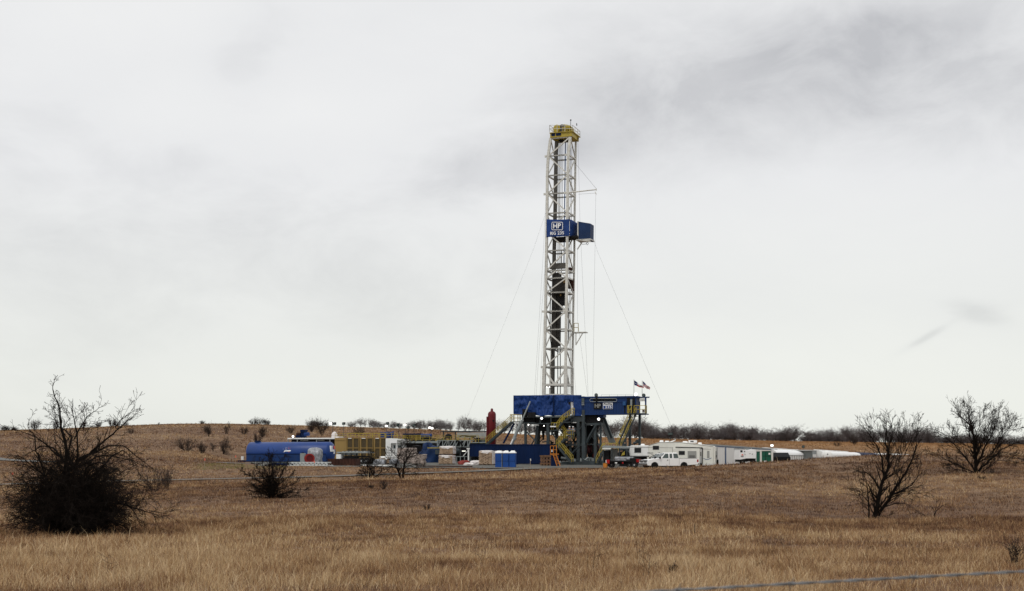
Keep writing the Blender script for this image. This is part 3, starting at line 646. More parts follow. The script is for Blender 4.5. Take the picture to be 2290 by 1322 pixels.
sap = [(z2((1030, 1160), (1040, 1060), (1090, 1010), (1160, 980)), .03), (z2((1035, 1100), (1020, 1040), (980, 1000)), .018), (z2((1040, 1060), (1050, 960)), .014), (z2((1060, 1040), (1110, 940)), .012), (z2((1030, 1150), (960, 1110), (890, 1075)), .012)]
stem_tree('bare_sapling', 'small bare sapling between the two right hand trees', 'sapling', (2089, 1161), 64, sap, 51, .03, 4, .35, .012)
def small_shrub(name, label, px, D, h, w, seed, n=26, mats=('twigm', 'twigm'), group=None, r=.02, up=1.0, lv=3, rmin=.006, name2='crown'):
    random.seed(seed); root = thing(name, label, 'bush', G(px, D), group); segs = []
    for i in range(n):
        a = random.uniform(0, 6.283); p = Vector((math.cos(a) * w * .12, math.sin(a) * w * .12, -.05)); k = random.uniform(.1, 1) * w / h * .55
        d = Vector((math.cos(a) * k, math.sin(a) * k, up)).normalized()
        branch(segs, p, d, h * random.uniform(.6, .95), r * random.uniform(.6, 1), 0, lv, (5, 3, 2), .2, .02, .6, .5, 4, rmin)
    mz = max(s[1].z for s in segs); k = h / mz
    segs = [(a * k, b * k, c, d) for a, b, c, d in segs]
    split_tree(root, segs, r * .55, mats[0], mats[1], 4); return root
small_shrub('bare_bush', 'thin scrubby brown bush just right of the large black shrub', 345, 108, 2.1, 2.6, 61, 18, rmin=.007)
small_shrub('bare_bush', 'wispy upright bush beyond the right edge of the large black shrub', 372, 112, 2.3, 1.6, 62, 12, rmin=.007)
small_shrub('bare_bush', 'tiny bare bush in the grass below the forked tree', 858, 100, .9, .9, 63, 10, rmin=.006)
small_shrub('bare_bush', 'low brown bush in the grass left of the tiny bare bush', 832, 102, .5, .8, 64, 10, rmin=.006)
small_shrub('bare_bush', 'thin twiggy bush beside the broken stick in the field', 956, 70, .45, .6, 65, 8, rmin=.004)
small_shrub('bare_bush', 'small dark weed clump at the foot of the broad right tree', 2212, 110, .6, 2.0, 66, 16, rmin=.008)
small_shrub('bare_bush', 'low brown weed clump below the broad right tree', 2196, 103, .45, 1.0, 67, 14, rmin=.006)
for k, (px, D, h) in enumerate([(2268, 19, .5), (1505, 18.5, .18), (1700, 19.5, .16)]):
    small_shrub('weed', ['dark clump of dead weeds at the far right above the wire', 'dark dead weed left of centre above the fence wire', 'short dark weed in the middle foreground'][k], px, D, h, h * .5, 70 + k, 9, rmin=.003, r=.006, lv=2)
weeds()
# sticks and stakes
def stick(label, px, D, h, lean=.05):
    t = thing('stick', label, 'stick', G(px, D)); m = MB(); b = G(px, D, -.1); m.tube(b, b + Vector((lean * h, 0, h * .6)), .02, .017, 6); m.tube(b + Vector((lean * h, 0, h * .6)), b + Vector((lean * .4 * h, .02, h + .1)), .017, .010, 6)
    m.build('stem', 'twigm', t)
stick('short broken stick standing in the middle of the field', 921, 62, .42)
stick('short dark stick standing in the right foreground grass', 1553, 42, .30)
def stake(label, px, D, h, rib=True, group=None):
    b = G(px, D); t = thing('survey_stake', label, 'stake', b, group); m = MB(); m.box((b.x - .03, b.y - .015, b.z - .2), (b.x + .03, b.y + .015, b.z + h)); m.build('post', 'stake', t)
    if rib:
        m = MB(); m.box((b.x - .06, b.y - .04, b.z + h - .3), (b.x + .07, b.y + .04, b.z + h - .04)); m.build('ribbon', 'ribbon', t)
for a in [('red ribboned survey stake at the far left of the field', 28, 142, 1.3), ('red ribboned survey stake on the green bank left of the blue tank', 458, 182, 1.5), ('red ribboned survey stake between the bank and the blue tank', 527, 196, 1.5), ('red ribboned survey stake before the lattice boom section', 703, 176, 1.25), ('survey stake on the grass edge before the dark blue container', 1186, 176, 1.3)]:
    stake(*a, rib=a[1] != 1186)
for k, px in enumerate([325, 355, 389, 424, 440, 515, 521]):
    stake('short white marker stake in a row across the slope by the back road', px, 214 - k, .7 if k < 5 else 1.4, False, 'white marker stakes')
# hill bushes and far trees (prototypes shared)
def proto(seed, h, w, kind):
    random.seed(seed); segs = []
    if kind == 'tree':
        for k in range(random.randint(1, 3)):
            d = Vector((random.gauss(0, .15), random.gauss(0, .15), 1)).normalized(); branch(segs, Vector((k * .15, 0, -.2)), d, h * .60, h * .022, 0, 4, (13, 6, 4, 3), .20, .03, .75, .62, 5, h * .0023, .5)
    else:
        for k in range(14):
            a = random.uniform(0, 6.283); d = Vector((math.cos(a) * .8, math.sin(a) * .8, random.uniform(.5, 1.3))).normalized()
            branch(segs, Vector((math.cos(a) * .1, math.sin(a) * .1, -.1)), d, h * .7, h * .012, 0, 3, (8, 4, 3), .20, .06, .6, .58, 4, h * .0030, .5)
    mz = max(s[1].z for s in segs); mxx = max(abs(s[1].x) for s in segs); k = h / float(np.percentile([s[1].z for s in segs], 97)); kx = w / 2 / float(np.percentile([abs(s[1].x) for s in segs], 96))
    return [(Vector((a.x * kx, a.y * kx, a.z * k)), Vector((b.x * kx, b.y * kx, b.z * k)), c, d) for a, b, c, d in segs]
def ptree(name, label, cat, seed, h, w, kind, mats, group=None, loc=(0, 0, 0)):
    r = thing(name, label, cat, loc, group); s = proto(seed, h, w, kind); split_tree(r, s, h * .0085, mats[0], mats[1], 4); return r
rnd = random.Random(99)
HB = [(292, 970, 13, 14, 'bush', 'round dark bush alone on the left hill slope'), (416, 1010, 30, 48, 'bush', 'wide dense bush largest of the clump on the left slope'), (452, 1015, 25, 20, 'bush', 'thin bush right of the wide dense bush'),
 (475, 1011, 22, 18, 'tree', 'slim bare tree in the middle of the slope clump'), (498, 1016, 36, 32, 'tree', 'bare tree at the right end of the slope clump'), (467, 977, 28, 22, 'tree', 'bare tree high on the hill above the clump'),
 (503, 971, 26, 22, 'tree', 'bare tree breaking the hill crest left of centre'), (546, 972, 17, 18, 'bush', 'small bush near the crest above the blue tank'), (586, 978, 24, 22, 'bush', 'bare bush on the hill above the left end of the blue tank'),
 (576, 990, 20, 18, 'bush', 'low bush directly behind the left end of the blue tank'), (651, 970, 18, 22, 'bush', 'small brown bush on the hill above the middle of the blue tank'), (719, 974, 36, 36, 'tree', 'large dark bare tree on the slope behind the white roofed building'), (697, 966, 26, 22, 'bush', 'faint bush left of the large dark hill tree'), (803, 972, 18, 28, 'bush', 'dark rounded bush above the yellow housings')]
for i, (px, yb, hp, wp_, kd, lb) in enumerate(HB):
    D = GYp(px, yb, 215, 430)
    ptree('hill_' + ('tree' if kd == 'tree' else 'bush'), lb, kd, 200 + i, hp * D / F, wp_ * D / F, kd, ('twigm', 'twigm'), None, G(px, D, -.1))
SK = [(8, 462, 2, 3.4), (22, 462, 1.7, 3.8), (33, 465, 1.5, 2.4), (78, 455, 3.6, 3.2), (126, 452, 3.4, 3.2), (186, 455, 2.8, 3), (220, 455, 2.0, 3), (250, 447, 3.0, 3.2), (262, 447, 2.1, 2.6), (281, 446, 1.8, 1.6), (452, 455, 1.2, 2.4), (355, 440, .9, .7), (566, 460, 2.0, 2.6), (578, 460, 2.5, 3), (592, 462, 2.2, 2.8), (600, 463, 1.6, 2)]
kinds = {}
def skyline(lst, label, group, mats, seed0, name='skyline_tree', pk=5, kind='tree', cat='tree'):
    pr = []
    for i, (px, D, h, w) in enumerate(lst):
        loc = G(px, D, -.1)
        if i < pk:
            r = ptree(name, label, cat, seed0 + i, 5.0, 5.0, kind, mats, group, loc); pr.append(r)
        else: r = dup(pr[rnd.randrange(pk)], loc)
        r.scale = (w / 5.0, w / 5.0, h / 5.0); r.rotation_euler = (0, 0, rnd.uniform(0, 6.28))
skyline(SK, 'small bare tree on the skyline of the left hill crest', 'trees along the left hill crest', ('twigm', 'twigm'), 300, kind='bush')
CT = []
for px, top, w in [(698, 941, 22), (712, 944, 18), (728, 946, 16), (785, 944, 14), (796, 941, 18), (806, 935, 20), (817, 937, 20), (827, 936, 20), (836, 940, 16), (847, 943, 18), (861, 946, 14), (880, 943, 18), (893, 946, 14), (912, 945, 16), (926, 943, 20), (938, 941, 18), (950, 940, 20), (962, 942, 20), (974, 943, 18), (986, 939, 22), (998, 943, 18), (1008, 944, 14), (1024, 944, 16), (1040, 934, 26), (1050, 938, 20), (1060, 942, 20), (1072, 943, 18), (1084, 941, 18), (1098, 944, 16), (1112, 940, 20), (1128, 942, 20), (1146, 944, 22), (1164, 943, 22), (1182, 946, 22), (1200, 948, 20), (1222, 948, 22), (1244, 948, 22)]:
    D = 500 + rnd.uniform(-25, 25); CT.append((px, D, z1((px - 1145) / F * D, D) * -1 + H + (HZ - top) * D / F, w * D / F * 1.25))
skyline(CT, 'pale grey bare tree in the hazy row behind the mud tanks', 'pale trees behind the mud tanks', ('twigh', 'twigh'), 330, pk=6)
RT = []
tops = [(1262, 950), (1280, 946), (1300, 948), (1320, 946), (1345, 944), (1360, 948), (1385, 950), (1398, 944), (1416, 941), (1440, 953), (1450, 956), (1470, 960), (1490, 959), (1505, 962), (1520, 960), (1550, 956), (1560, 958), (1580, 962), (1600, 955), (1612, 953), (1630, 955), (1650, 961), (1662, 960), (1680, 963), (1700, 964), (1712, 966), (1735, 969), (1760, 963), (1775, 962), (1800, 968), (1815, 968), (1830, 964), (1850, 966), (1870, 964), (1890, 963), (1905, 962), (1920, 964), (1940, 966), (1960, 965), (1980, 966), (2000, 965), (2020, 963), (2040, 966), (2060, 962), (2075, 964), (2090, 972), (2110, 976), (2130, 976), (2150, 974), (2170, 976), (2190, 975), (2210, 977), (2230, 977), (2250, 975), (2270, 979), (2290, 979), (2320, 978), (2350, 976), (2390, 978), (2430, 976), (2470, 978)]
for i_, (px, top) in enumerate(tops):
    for k in range(2 if px < 2090 else 1):
        D = 545 + rnd.uniform(-30, 40) + 25 * k; p = px + rnd.uniform(-6, 6) + 9 * k; RT.append((p, D, H - (top + rnd.uniform(-8, 1) - HZ) * D / F - z1((p - 1145) / F * D, D), rnd.uniform(5.6, 8.0)))
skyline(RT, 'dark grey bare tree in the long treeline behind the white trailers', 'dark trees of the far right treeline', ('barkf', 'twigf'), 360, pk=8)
UB = [(rnd.uniform(1430, 2300), rnd.uniform(548, 590), rnd.uniform(1.8, 3.4), rnd.uniform(5, 8)) for _ in range(110)]
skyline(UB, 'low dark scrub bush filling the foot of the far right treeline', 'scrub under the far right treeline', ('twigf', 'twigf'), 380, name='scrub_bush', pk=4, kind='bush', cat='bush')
ptree('hill_bush', 'dark bush standing in the orange pasture at right', 'bush', 400, 2.9, 3.0, 'bush', ('twigm', 'twigm'), None, G(1911, 430))
ptree('hill_bush', 'low brown bush in the orange pasture above the white tank trailers', 'bush', 401, 1.5, 2.6, 'bush', ('twigm', 'twigm'), None, G(1872, 400))
# utility pole far right
b = G(1923, 545); t = thing('utility_pole', 'thin distant utility pole above the right treeline', 'pole', b); m = MB(); m.tube(b, b + Vector((0, 0, 11)), .12, .09, 6); m.build('post', 'barkf', t); m = MB(); m.bar(b + Vector((-.8, 0, 10.3)), b + Vector((.8, 0, 10.3)), .12); m.build('crossarm', 'barkf', t)
# ------------------------------------------------------------------ drilling rig
fr = Frame(205, 1250)
random.seed(7)
rig = thing('drilling_rig', 'tall drilling rig with white lattice mast, yellow crown and blue wind walls', 'drilling rig', (fr.p(1250, 1040, 0).x, 205, 0))
P = fr.p
def lerp(a, b, t): return a + (b - a) * t
def interp(y, tab):
    for (y0, x0), (y1, x1) in zip(tab[:-1], tab[1:]):
        if y <= y1: return x0 + (x1 - x0) * (y - y0) / (y1 - y0)
    return tab[-1][1]
FLt = [(300, 1232), (346, 1226), (348, 1224), (475, 1223.5), (560, 1222), (695, 1220), (820, 1217.5), (826, 1216.5), (930, 1215.5)]
FRt = [(300, 1276), (346, 1271), (348, 1270.5), (475, 1269), (560, 1268.5), (695, 1266.5), (820, 1265), (930, 1265)]
BRt = [(300, 1288), (346, 1287), (475, 1285), (560, 1284.5), (695, 1282), (820, 1280), (930, 1280)]
WF, WB = -1.65, 1.65
def FL(y): return P(interp(y, FLt), y, WF)
def FR(y): return P(interp(y, FRt), y, WF)
def BR(y):
    q = P(interp(y, BRt), y, WB); return Vector((q.x, q.y, FR(y).z))
def BL(y):
    q = P(interp(y, FLt) + interp(y, BRt) - interp(y, FRt), y, WB); return Vector((q.x, q.y, FR(y).z))
def FLz(y): q = FL(y); return Vector((q.x, q.y, FR(y).z))
mast = MB()
lev = [306, 346, 390, 431, 475, 517, 559, 604, 621, 653, 695, 736, 778.5, 820, 860, 883, 926]
for C_, wd_ in ((FLz, .36), (FR, .36), (BR, .27), (BL, .25)):
    for a, b in zip(lev[:-1], lev[1:]): mast.bar(C_(a), C_(b), wd_ * (1.0 if a < 820 else 1.35))
up = False
for i, (a, b) in enumerate(zip(lev[:-1], lev[1:])):
    if a >= 883: break
    t = .18 if a < 820 else .24
    for A_, B_ in ((FLz, FR), (FR, BR), (BL, BR), (FLz, BL)):
        mast.bar(A_(b), B_(b), .20 if b < 850 else .32)
    mast.bar(FLz(a), FR(a), .2)
    if b - a < 25: 
        if a == 604: mast.bar(FLz(b), (FLz(a) + FR(a)) / 2, .2); mast.bar(FR(b), (FLz(a) + FR(a)) / 2, .2)
        continue
    if a == 820:
        mid_ = (FLz(860) + FR(860)) / 2; mast.bar(FLz(826), mid_, t); mast.bar(FR(826), mid_, t); mast.bar(FR(826), (BR(860) + FR(860)) / 2, t); continue
    up = (i % 2 == 0)
    if a >= 621: up = (i % 2 == 0)
    if up: mast.bar(FLz(b), FR(a), t); mast.bar(FR(a), BR(b), .16); mast.bar(FLz(a), BL(b), .14)
    else: mast.bar(FLz(a), FR(b), t); mast.bar(FR(b), BR(a), .16); mast.bar(FLz(b), BL(a), .14)
for y in (346, 431, 695, 820):   # pin lugs at the joints between mast sections
    for C_ in (FLz, FR):
        c = C_(y); mast.bar(c + E1 * -.55, c + E1 * .25, .22, .3)
mast_o = mast.build('mast', 'mast', rig)
# guide beam (rack-like dark column), hoses and drilling lines
g = MB()
gx = [(306, 1245.5), (346, 1243.6), (417, 1243), (475, 1241.5), (560, 1239.5), (700, 1238), (820, 1236.3), (905, 1236)]
ylv = list(range(306, 906, 12))
for a, b in zip(ylv[:-1], ylv[1:]):
    g.bar(P(interp(a, gx), a, .6), P(interp(b, gx), b, .6), .40, .5)
    c = P(interp(a, gx), a, .6); g.bar(c - E1 * .28, c + E1 * .28, .10, .6)
g.build('guide_beam', 'mastd', mast_o)
for k, (xt, xb, yb, r, m) in enumerate([(1250.5, 1247, 610, .05, 'lsteel'), (1253, 1250, 610, .05, 'steel'), (1256, 1253, 600, .03, 'steel'), (1259, 1256, 600, .03, 'steel'), (1264.5, 1261, 600, .09, 'bluetrim'), (1268.5, 1265, 700, .03, 'steel'), (1276, 1272, 880, .035, 'dark'), (1279, 1275, 880, .035, 'dark')]):
    q = MB(); q.tube(P(xt, 312, .2 + .1 * k), P(xb, yb, .2 + .1 * k), r, n=6); q.build('drilling_line', m, mast_o)
q = MB()
for pts in ([(1232, 640), (1230, 700), (1231, 760), (1236, 792), (1240, 810), (1239, 900)], [(1256, 560), (1254, 660), (1253, 780), (1253, 905)], [(1240, 778), (1243, 785), (1250, 787.5), (1257, 786), (1261, 780), (1264, 770), (1266, 700)], [(1268, 650), (1272, 700), (1271, 760), (1267, 780)], [(1248.5, 655), (1247, 720), (1247.5, 850), (1246, 905)]):
    q.path([P(x, y, .1) for x, y in pts], .075, 6)
q.build('hose', 'black', mast_o)
# crown
cw = MB()
fr.box(cw, 1230, 1279, 296, 306.5, -1.9, 1.9); cb = cw.build('crown_beam', 'yel', mast_o, bevel=.03)
q = MB(); fr.box(q, 1228.5, 1281, 294.5, 296, -2.1, 2.1); q.build('crown_deck', 'yel', mast_o)
q = MB(); fr.box(q, 1243.5, 1254, 297.5, 303, -2.0, -1.89); fr.box(q, 1233, 1241, 298, 304.5, -1.93, -1.9); q.build('crown_plate', 'navy', mast_o)
for k, (px, r, w) in enumerate([(1246, .62, -.6), (1257, .66, -.5), (1262, .66, -.2), (1267, .62, .1), (1271, .52, .6)]):
    q = MB(); c = P(px, 287.5, w); q.lathe(c - E1 * .12 if k else c - E1 * .16, [(0, r * .9), (.05, r), (.12, r * .86), (.2, r), (.26, r * .9)], E1 * .35 + E2, 20); q.build('crown_sheave', 'yel' if k != 1 else 'mastd', mast_o, smooth=False)
q = MB(); fr.box(q, 1243, 1246, 281, 295, -.9, .9); fr.box(q, 1273, 1276, 282, 295, -.9, .9); fr.box(q, 1257, 1273, 283.5, 286, -.9, -.7); 
for px in (1258, 1261, 1264.5, 1268): fr.box(q, px, px + 1, 286, 294, -.95, -.85)
q.build('sheave_frame', 'yel', mast_o)
q = MB(); fr.box(q, 1251, 1258, 306.5, 312, -.6, .6); fr.box(q, 1262, 1272, 306.5, 311, -.6, .6); q.lathe(P(1254, 314, 0) - E2 * .3, [(0, .28), (.3, .3), (.6, .28)], E2, 12); q.lathe(P(1268, 313, 0) - E2 * .3, [(0, .28), (.3, .3), (.6, .28)], E2, 12); q.build('lower_sheave', 'dark', mast_o)
def rail(mb, pts, h, r=.03, mids=1, post=1.2):
    """guard rail along 3-D points"""
    for a, b in zip(pts[:-1], pts[1:]):
        a = Vector(a); b = Vector(b); n = max(1, round((b - a).length / post))
        for k in range(n + 1):
            c = a.lerp(b, k / n); mb.bar(c, c + EZ * h, r * 2)
        for j in range(mids + 1):
            z = h * (j + 1) / (mids + 1); mb.bar(a + EZ * z, b + EZ * z, r * 2)
q = MB(); zc = 295
c4 = [P(1229, zc, -2.0), P(1280.5, zc, -2.0)]; c4 += [c4[1] + E2 * 4, c4[0] + E2 * 4]; rail(q, c4 + [c4[0]], 1.0, .028, 1, 1.3); q.build('crown_railing', 'mast', mast_o)
q = MB(); q.tube(P(1276, 296, -1), P(1276.3, 269, -1), .05, .04, 6); q.tube(P(1276.2, 270, -1), P(1276.4, 267.5, -1), .11, .11, 8); q.tube(P(1290, 281, 1.5), P(1289.5, 276, 1.5), .07, .07, 6); q.build('antenna', 'dark', mast_o)
q = MB(); q.bar(P(1286, 303, 1.2), P(1293, 306, 1.2), .25, .3); q.bar(P(1293, 305, 1.2), P(1293.5, 309, 1.2), .16); q.build('jib_arm', 'yel', mast_o)
q = MB(); q.bar(P(1293.5, 308, 1.2), P(1291, 314, 1.2), .2, .15); q.build('jib_hook', 'rust', mast_o)
# banner on the mast
from mathutils import noise as mn
def fold(s, t, seed, wpx):
    k = wpx / 40.0; v = lambda a, b: mn.noise(Vector((s * k * a + seed * 7.3, t * b, seed * 3.1)))
    return 1.1 * v(3, 1.6) + .8 * (1 - 2 * abs(v(5, 2.2))) * .6 + .45 * v(9, 5) + .25 * v(19, 12) + .5 * (1 - 2 * abs(v(2.2, 3.1)))
def cloth(name, fr_, px0, px1, y0, y1, w, amp, nx, ny, m, parent, seed=0, tops=None, bots=None, wdir=None, th=.03, slack=0.0):
    rr = random.Random(seed); a = [rr.uniform(0, 6.28) for _ in range(8)]; rows = []
    for j in range(ny + 1):
        t = j / ny; row = []
        for i in range(nx + 1):
            s = i / nx; px = lerp(px0, px1, s); yy = lerp(tops(s) if tops else y0, bots(s) if bots else y1, t)
            dd = amp * fold(s, t, seed, px1 - px0) ; _ = 0 * (math.sin(s * 9 + a[0] + 2 * t) * .5 + math.sin(s * 23 + a[1] - 3 * t) * .22 + math.sin(t * 7 + s * 5 + a[2]) * .35 + math.sin((s + t) * 17 + a[3]) * .2 + math.sin((s - t * 1.3) * 31 + a[4]) * .16 + math.sin((s * 1.6 + t * .9) * 41 + a[5]) * .12 + math.sin(s * 70 + 4 * math.sin(t * 5 + a[6])) * .07 + abs(math.sin(t * 11 + s * 13 + a[7])) * .14)
            ww = w(s) if callable(w) else w
            row.append(fr_.p(px, yy, ww + dd - slack * math.sin(math.pi * t)))
        rows.append(row)
    mb = MB(); mb.grid(rows); o = mb.build(name, m, parent, smooth=True); so_ = o.modifiers.new('s', 'SOLIDIFY'); so_.thickness = th; return o
ban = cloth('banner', fr, 1222.3, 1273.5, 490.5, 530.5, -1.98, .045, 40, 26, 'tarp', mast_o, 1, tops=lambda s: 490.5 + .8 * math.sin(s * 3.14) + (-1.5 * max(0, s - .8)), bots=lambda s: 530.6 - 3.0 * s)
text('lettering', 'HP', fr, 1237.2, 511.2, -2.2, 11.0, 'white', ban, wpx=17.2, bold=.025)
q = MB()
x0, x1, y0, y1 = 1234.2, 1258.2, 497.2, 514.4; rcor = 2.2
ring = []
for cx, cy, a0 in ((x1 - rcor, y0 + rcor, 0), (x0 + rcor, y0 + rcor, 90), (x0 + rcor, y1 - rcor, 180), (x1 - rcor, y1 - rcor, 270)):
    for k in range(5): t = R_(a0 + k * 22.5); ring.append(P(cx + rcor * math.cos(t), cy - rcor * math.sin(t), -2.18))
ring.append(ring[0]); q.path(ring, .05, 4); q.build('logo_outline', 'white', ban)
text('lettering', 'RIG', fr, 1230.6, 525.8, -2.2, 7.2, 'white', ban, wpx=12.5, bold=.018); text('lettering', '235', fr, 1246.8, 525.0, -2.2, 7.2, 'white', ban, wpx=14.5, bold=.012)
cloth('side_tarp', fr, 1274.5, 1292.6, 490, 528, lambda s: -1.7 + 2.4 * s, .1, 12, 12, 'tarp', mast_o, 2, tops=lambda s: 491 + 8 * math.sin(s * 1.57) ** 2, bots=lambda s: 529 - 2 * s)
q = MB(); fr.box(q, 1236, 1264, 530, 537, -1.2, 1.3); fr.box(q, 1264, 1292, 527.5, 531, -1.3, 1.5); fr.box(q, 1274, 1278, 492, 530, -1.2, -1.0); q.build('racking_board', 'dark', mast_o)
q = MB()
a, b, c, d = P(1293.2, 538.5 - 4, -.9), P(1320, 537.8, -.9), P(1320.5, 500, -.9), P(1293.2, 495.5, -.9); q.prism([a, b, c, d], E2 * 1.9)
q.build('wind_wall', 'tarp2', mast_o)
q = MB(); q.bar(P(1292.4, 495, -1.0), P(1292.4, 531, -1.0), .16); fr.box(q, 1288, 1321, 534.5, 537, -1.0, 1.2); q.bar(P(1304, 538, 0), P(1291, 558, 0), .14); q.bar(P(1292.6, 536, -.9), P(1320.3, 539.6, -.9), .2); q.build('monkey_board', 'mast', mast_o)
q = MB(); q.path([P(1297, 542, 0), P(1302, 546.5, 0), P(1310, 546, 0), P(1314, 541, 0), P(1316, 545, 0), P(1313, 548, 0), P(1311, 544, 0)], .035, 5); q.build('cable', 'dark', mast_o)
# travelling equipment
q = MB(); fr.box(q, 1229.5, 1263.5, 588.5, 601, -1.2, -.8)
for k in range(9): fr.box(q, 1230.5 + k * 3.7, 1231.5 + k * 3.7, 588.5, 601, -1.26, -1.2)
q.build('grille_panel', 'mastd', mast_o)
q = MB(); fr.box(q, 1237, 1249, 610, 620.5, -1.2, .2); fr.box(q, 1235.5, 1263.5, 623, 657, -.9, .8); fr.box(q, 1234, 1243.5, 655, 778, -.2, .5); fr.box(q, 1243.8, 1251, 657, 774, .0, .6)
for k in range(11): fr.box(q, 1244.6, 1249.8, 662 + k * 10, 664 + k * 10, -.1, .05)
q.build('pipe_rack', 'dark2', mast_o)
q = MB(); fr.box(q, 1252, 1262.5, 640, 682, -.3, .9); q.lathe(P(1258, 655, .3), [(0, .28), (.3, .35), (1.6, .35), (1.9, .2)], (0, 0, 1), 14); q.tube(P(1257, 682, .3), P(1256.5, 697, .3), .12, .12, 8); fr.box(q, 1254, 1261, 692, 697, 0, .5); q.build('top_drive', 'dark', mast_o)
q = MB(); fr.box(q, 1260, 1264, 624, 633, -1.0, -.5); fr.box(q, 1252, 1255, 655, 662, -.4, -.3); q.build('travelling_block', 'yeld', mast_o)
q = MB(); fr.box(q, 1270, 1282, 624, 645, 1.0, 1.6); fr.box(q, 1277, 1282, 645, 650, 1.0, 1.6); fr.box(q, 1268, 1276, 598, 604, .6, 1.6); q.build('service_box', 'rust', mast_o)
q = MB(); fr.box(q, 1281, 1310, 742.2, 744.2, 1.2, 2.4); q.bar(P(1303, 745, 1.4), P(1287.5, 772, 1.4), .13); q.bar(P(1288, 744, 1.4), P(1288, 772, 1.4), .12); q.build('work_platform', 'mast', mast_o)
q = MB(); rail(q, [P(1284, 742, 1.3), P(1293.2, 742, 1.3)], 1.3, .04, 1, .7); q.build('platform_railing', 'yel', mast_o)
q = MB(); q.tube(P(1271, 431, -1.6), P(1334, 424, -1.8), .11, .08, 8); q.tube(P(1333.5, 421.6, -1.8), P(1333.5, 427, -1.8), .06, .06, 6); q.bar(P(1331, 429, -1.8), P(1333.2, 434.5, -1.8), .18, .1); q.build('boom_pole', 'mast', mast_o)
q = MB(); q.tube(P(1284.5, 363.5, 1.6), P(1333.5, 422, -1.8), .018, n=4); q.tube(P(1293, 434.5, 0), P(1332, 432, -1.8), .014, n=4); q.build('boom_stay', 'steel', mast_o)
for nm, pts in [('hoist_wire', [(1332.5, 434, -1.8), (1329, 660, -2), (1325.6, 886, -3)]), ('guy_wire', [(1220.5, 476, -1.6), (1192, 560, -1), (1042, 940, 6)]), ('guy_wire', [(1321, 515, .5), (1336, 562, 1), (1505, 962, 6)]),
    ('hoist_wire', [(1292.5, 314, 1.2), (1297, 492, 1), (1301, 585, 1), (1315.5, 886, 0)]), ('hoist_wire', [(1291.5, 558, 1), (1291.5, 715, 1), (1310.5, 860, 1), (1314, 886, 1)]),
    ('hoist_wire', [(1221, 434, -1.8), (1215.3, 560, -1.8), (1195.3, 884, -2)]), ('hoist_wire', [(1222, 560, -1.8), (1211, 700, -2), (1199, 884, -2.5)]), ('hoist_wire', [(1217, 700, -1.8), (1212, 790, -2), (1207.5, 884, -2)]), ('hoist_wire', [(1284, 745, 1.2), (1284, 830, 1.2), (1288.5, 884, 1.2)])]:
    q = MB(); q.path([P(*p) for p in pts], .011 if nm == 'hoist_wire' else .010, 4); q.build(nm, 'steel', rig)
def lamp(parent, px, y, w, r=.16, lit=True, fr_=fr, nm='lamp'):
    c = fr_.p(px, y, w); q = MB(); q.lathe(c, [(0, r * .5), (.1, r * 1.1), (.22, r * 1.15)], -fr_.e2, 12); o = q.build(nm, 'dark', parent)
    q = MB(); q.lathe(c - fr_.e2 * .225, [(0, r), (.04, r * .8)], -fr_.e2, 12); q.build('bulb', 'lampg' if lit else 'glassg', o); return o
for a in [(1212.4, 935.8, -4.7, .17), (1339.8, 937.6, -4.9, .19), (1183, 950, -4.4, .10), (1217.5, 952.5, -4.4, .09), (1224, 866, -2.0, .08), (1230, 866, -2.0, .08)]: lamp(rig, *a)
lamp(rig, 1422.5, 882.3, -3, .24, nm='roof_lamp')
for px, y in ((1334, 883.7), (1440.3, 884.3)): lamp(rig, px, y, -3, .24, False, nm='roof_lamp')
# wind walls
def ww(s): return 884 + .5 * math.sin(s * 12)
t1_ = cloth('wind_wall_tarp', fr, 1148.8, 1238.4, 884, 930.5, -4.4, .30, 90, 30, 'tarp', rig, 3, tops=lambda s: 884.4 - .8 * s, bots=lambda s: 926 + 4 * min(1, s * 3.2) + 1.2 * math.sin(s * 20))
q = MB(); fr.box(q, 1236.4, 1239.2, 884, 931, -4.72, -4.66); q.build('seam_fold_strip', 'navy', rig)  # navy strip paints in the dark fold where the two tarps meet
for sx_ in (1193.5, 1253): q = MB(); fr.box(q, sx_, sx_ + .5, 884.5, 929, -4.85, -4.8); q.build('seam_fold_strip', 'tarp2', rig)
t2_ = cloth('wind_wall_tarp', fr, 1238, 1275.8, 883.3, 930, -4.55, .26, 50, 30, 'tarp', rig, 4, tops=lambda s: 883.4 + .2 * s)
cloth('wind_wall_tarp', fr, 1275.6, 1282.4, 883.5, 899, -4.55, .02, 4, 6, 'tarp', rig, 5)
cloth('wind_wall_tarp', fr, 1282.2, 1300.4, 883.6, 930.5, -4.6, .16, 24, 26, 'tarp', rig, 6)
q = MB(); q.prism([P(1148.9, 884.5, -4.3), P(1148.9, 925, -4.3), P(1170, 925, 0), P(1170, 884.5, 0)], E1 * -.06); q.build('wind_wall_tarp', 'tarp', rig)
q = MB(); fr.box(q, 1271, 1275.6, 899, 926, -4.4, -4.0); fr.box(q, 1236.6, 1238.2, 884, 931, -4.2, -3.8); q.build('door_frame', 'dark', rig)
q = MB(); fr.box(q, 1276, 1282, 899, 926.5, -4.2, -4.1); q.build('door', 'white', rig)  # plain white filler panel across the doorway opening
q = MB(); fr.box(q, 1300.3, 1306, 886.5, 928, -4.8, -4.0); q.build('corner_panel', 'house', rig)
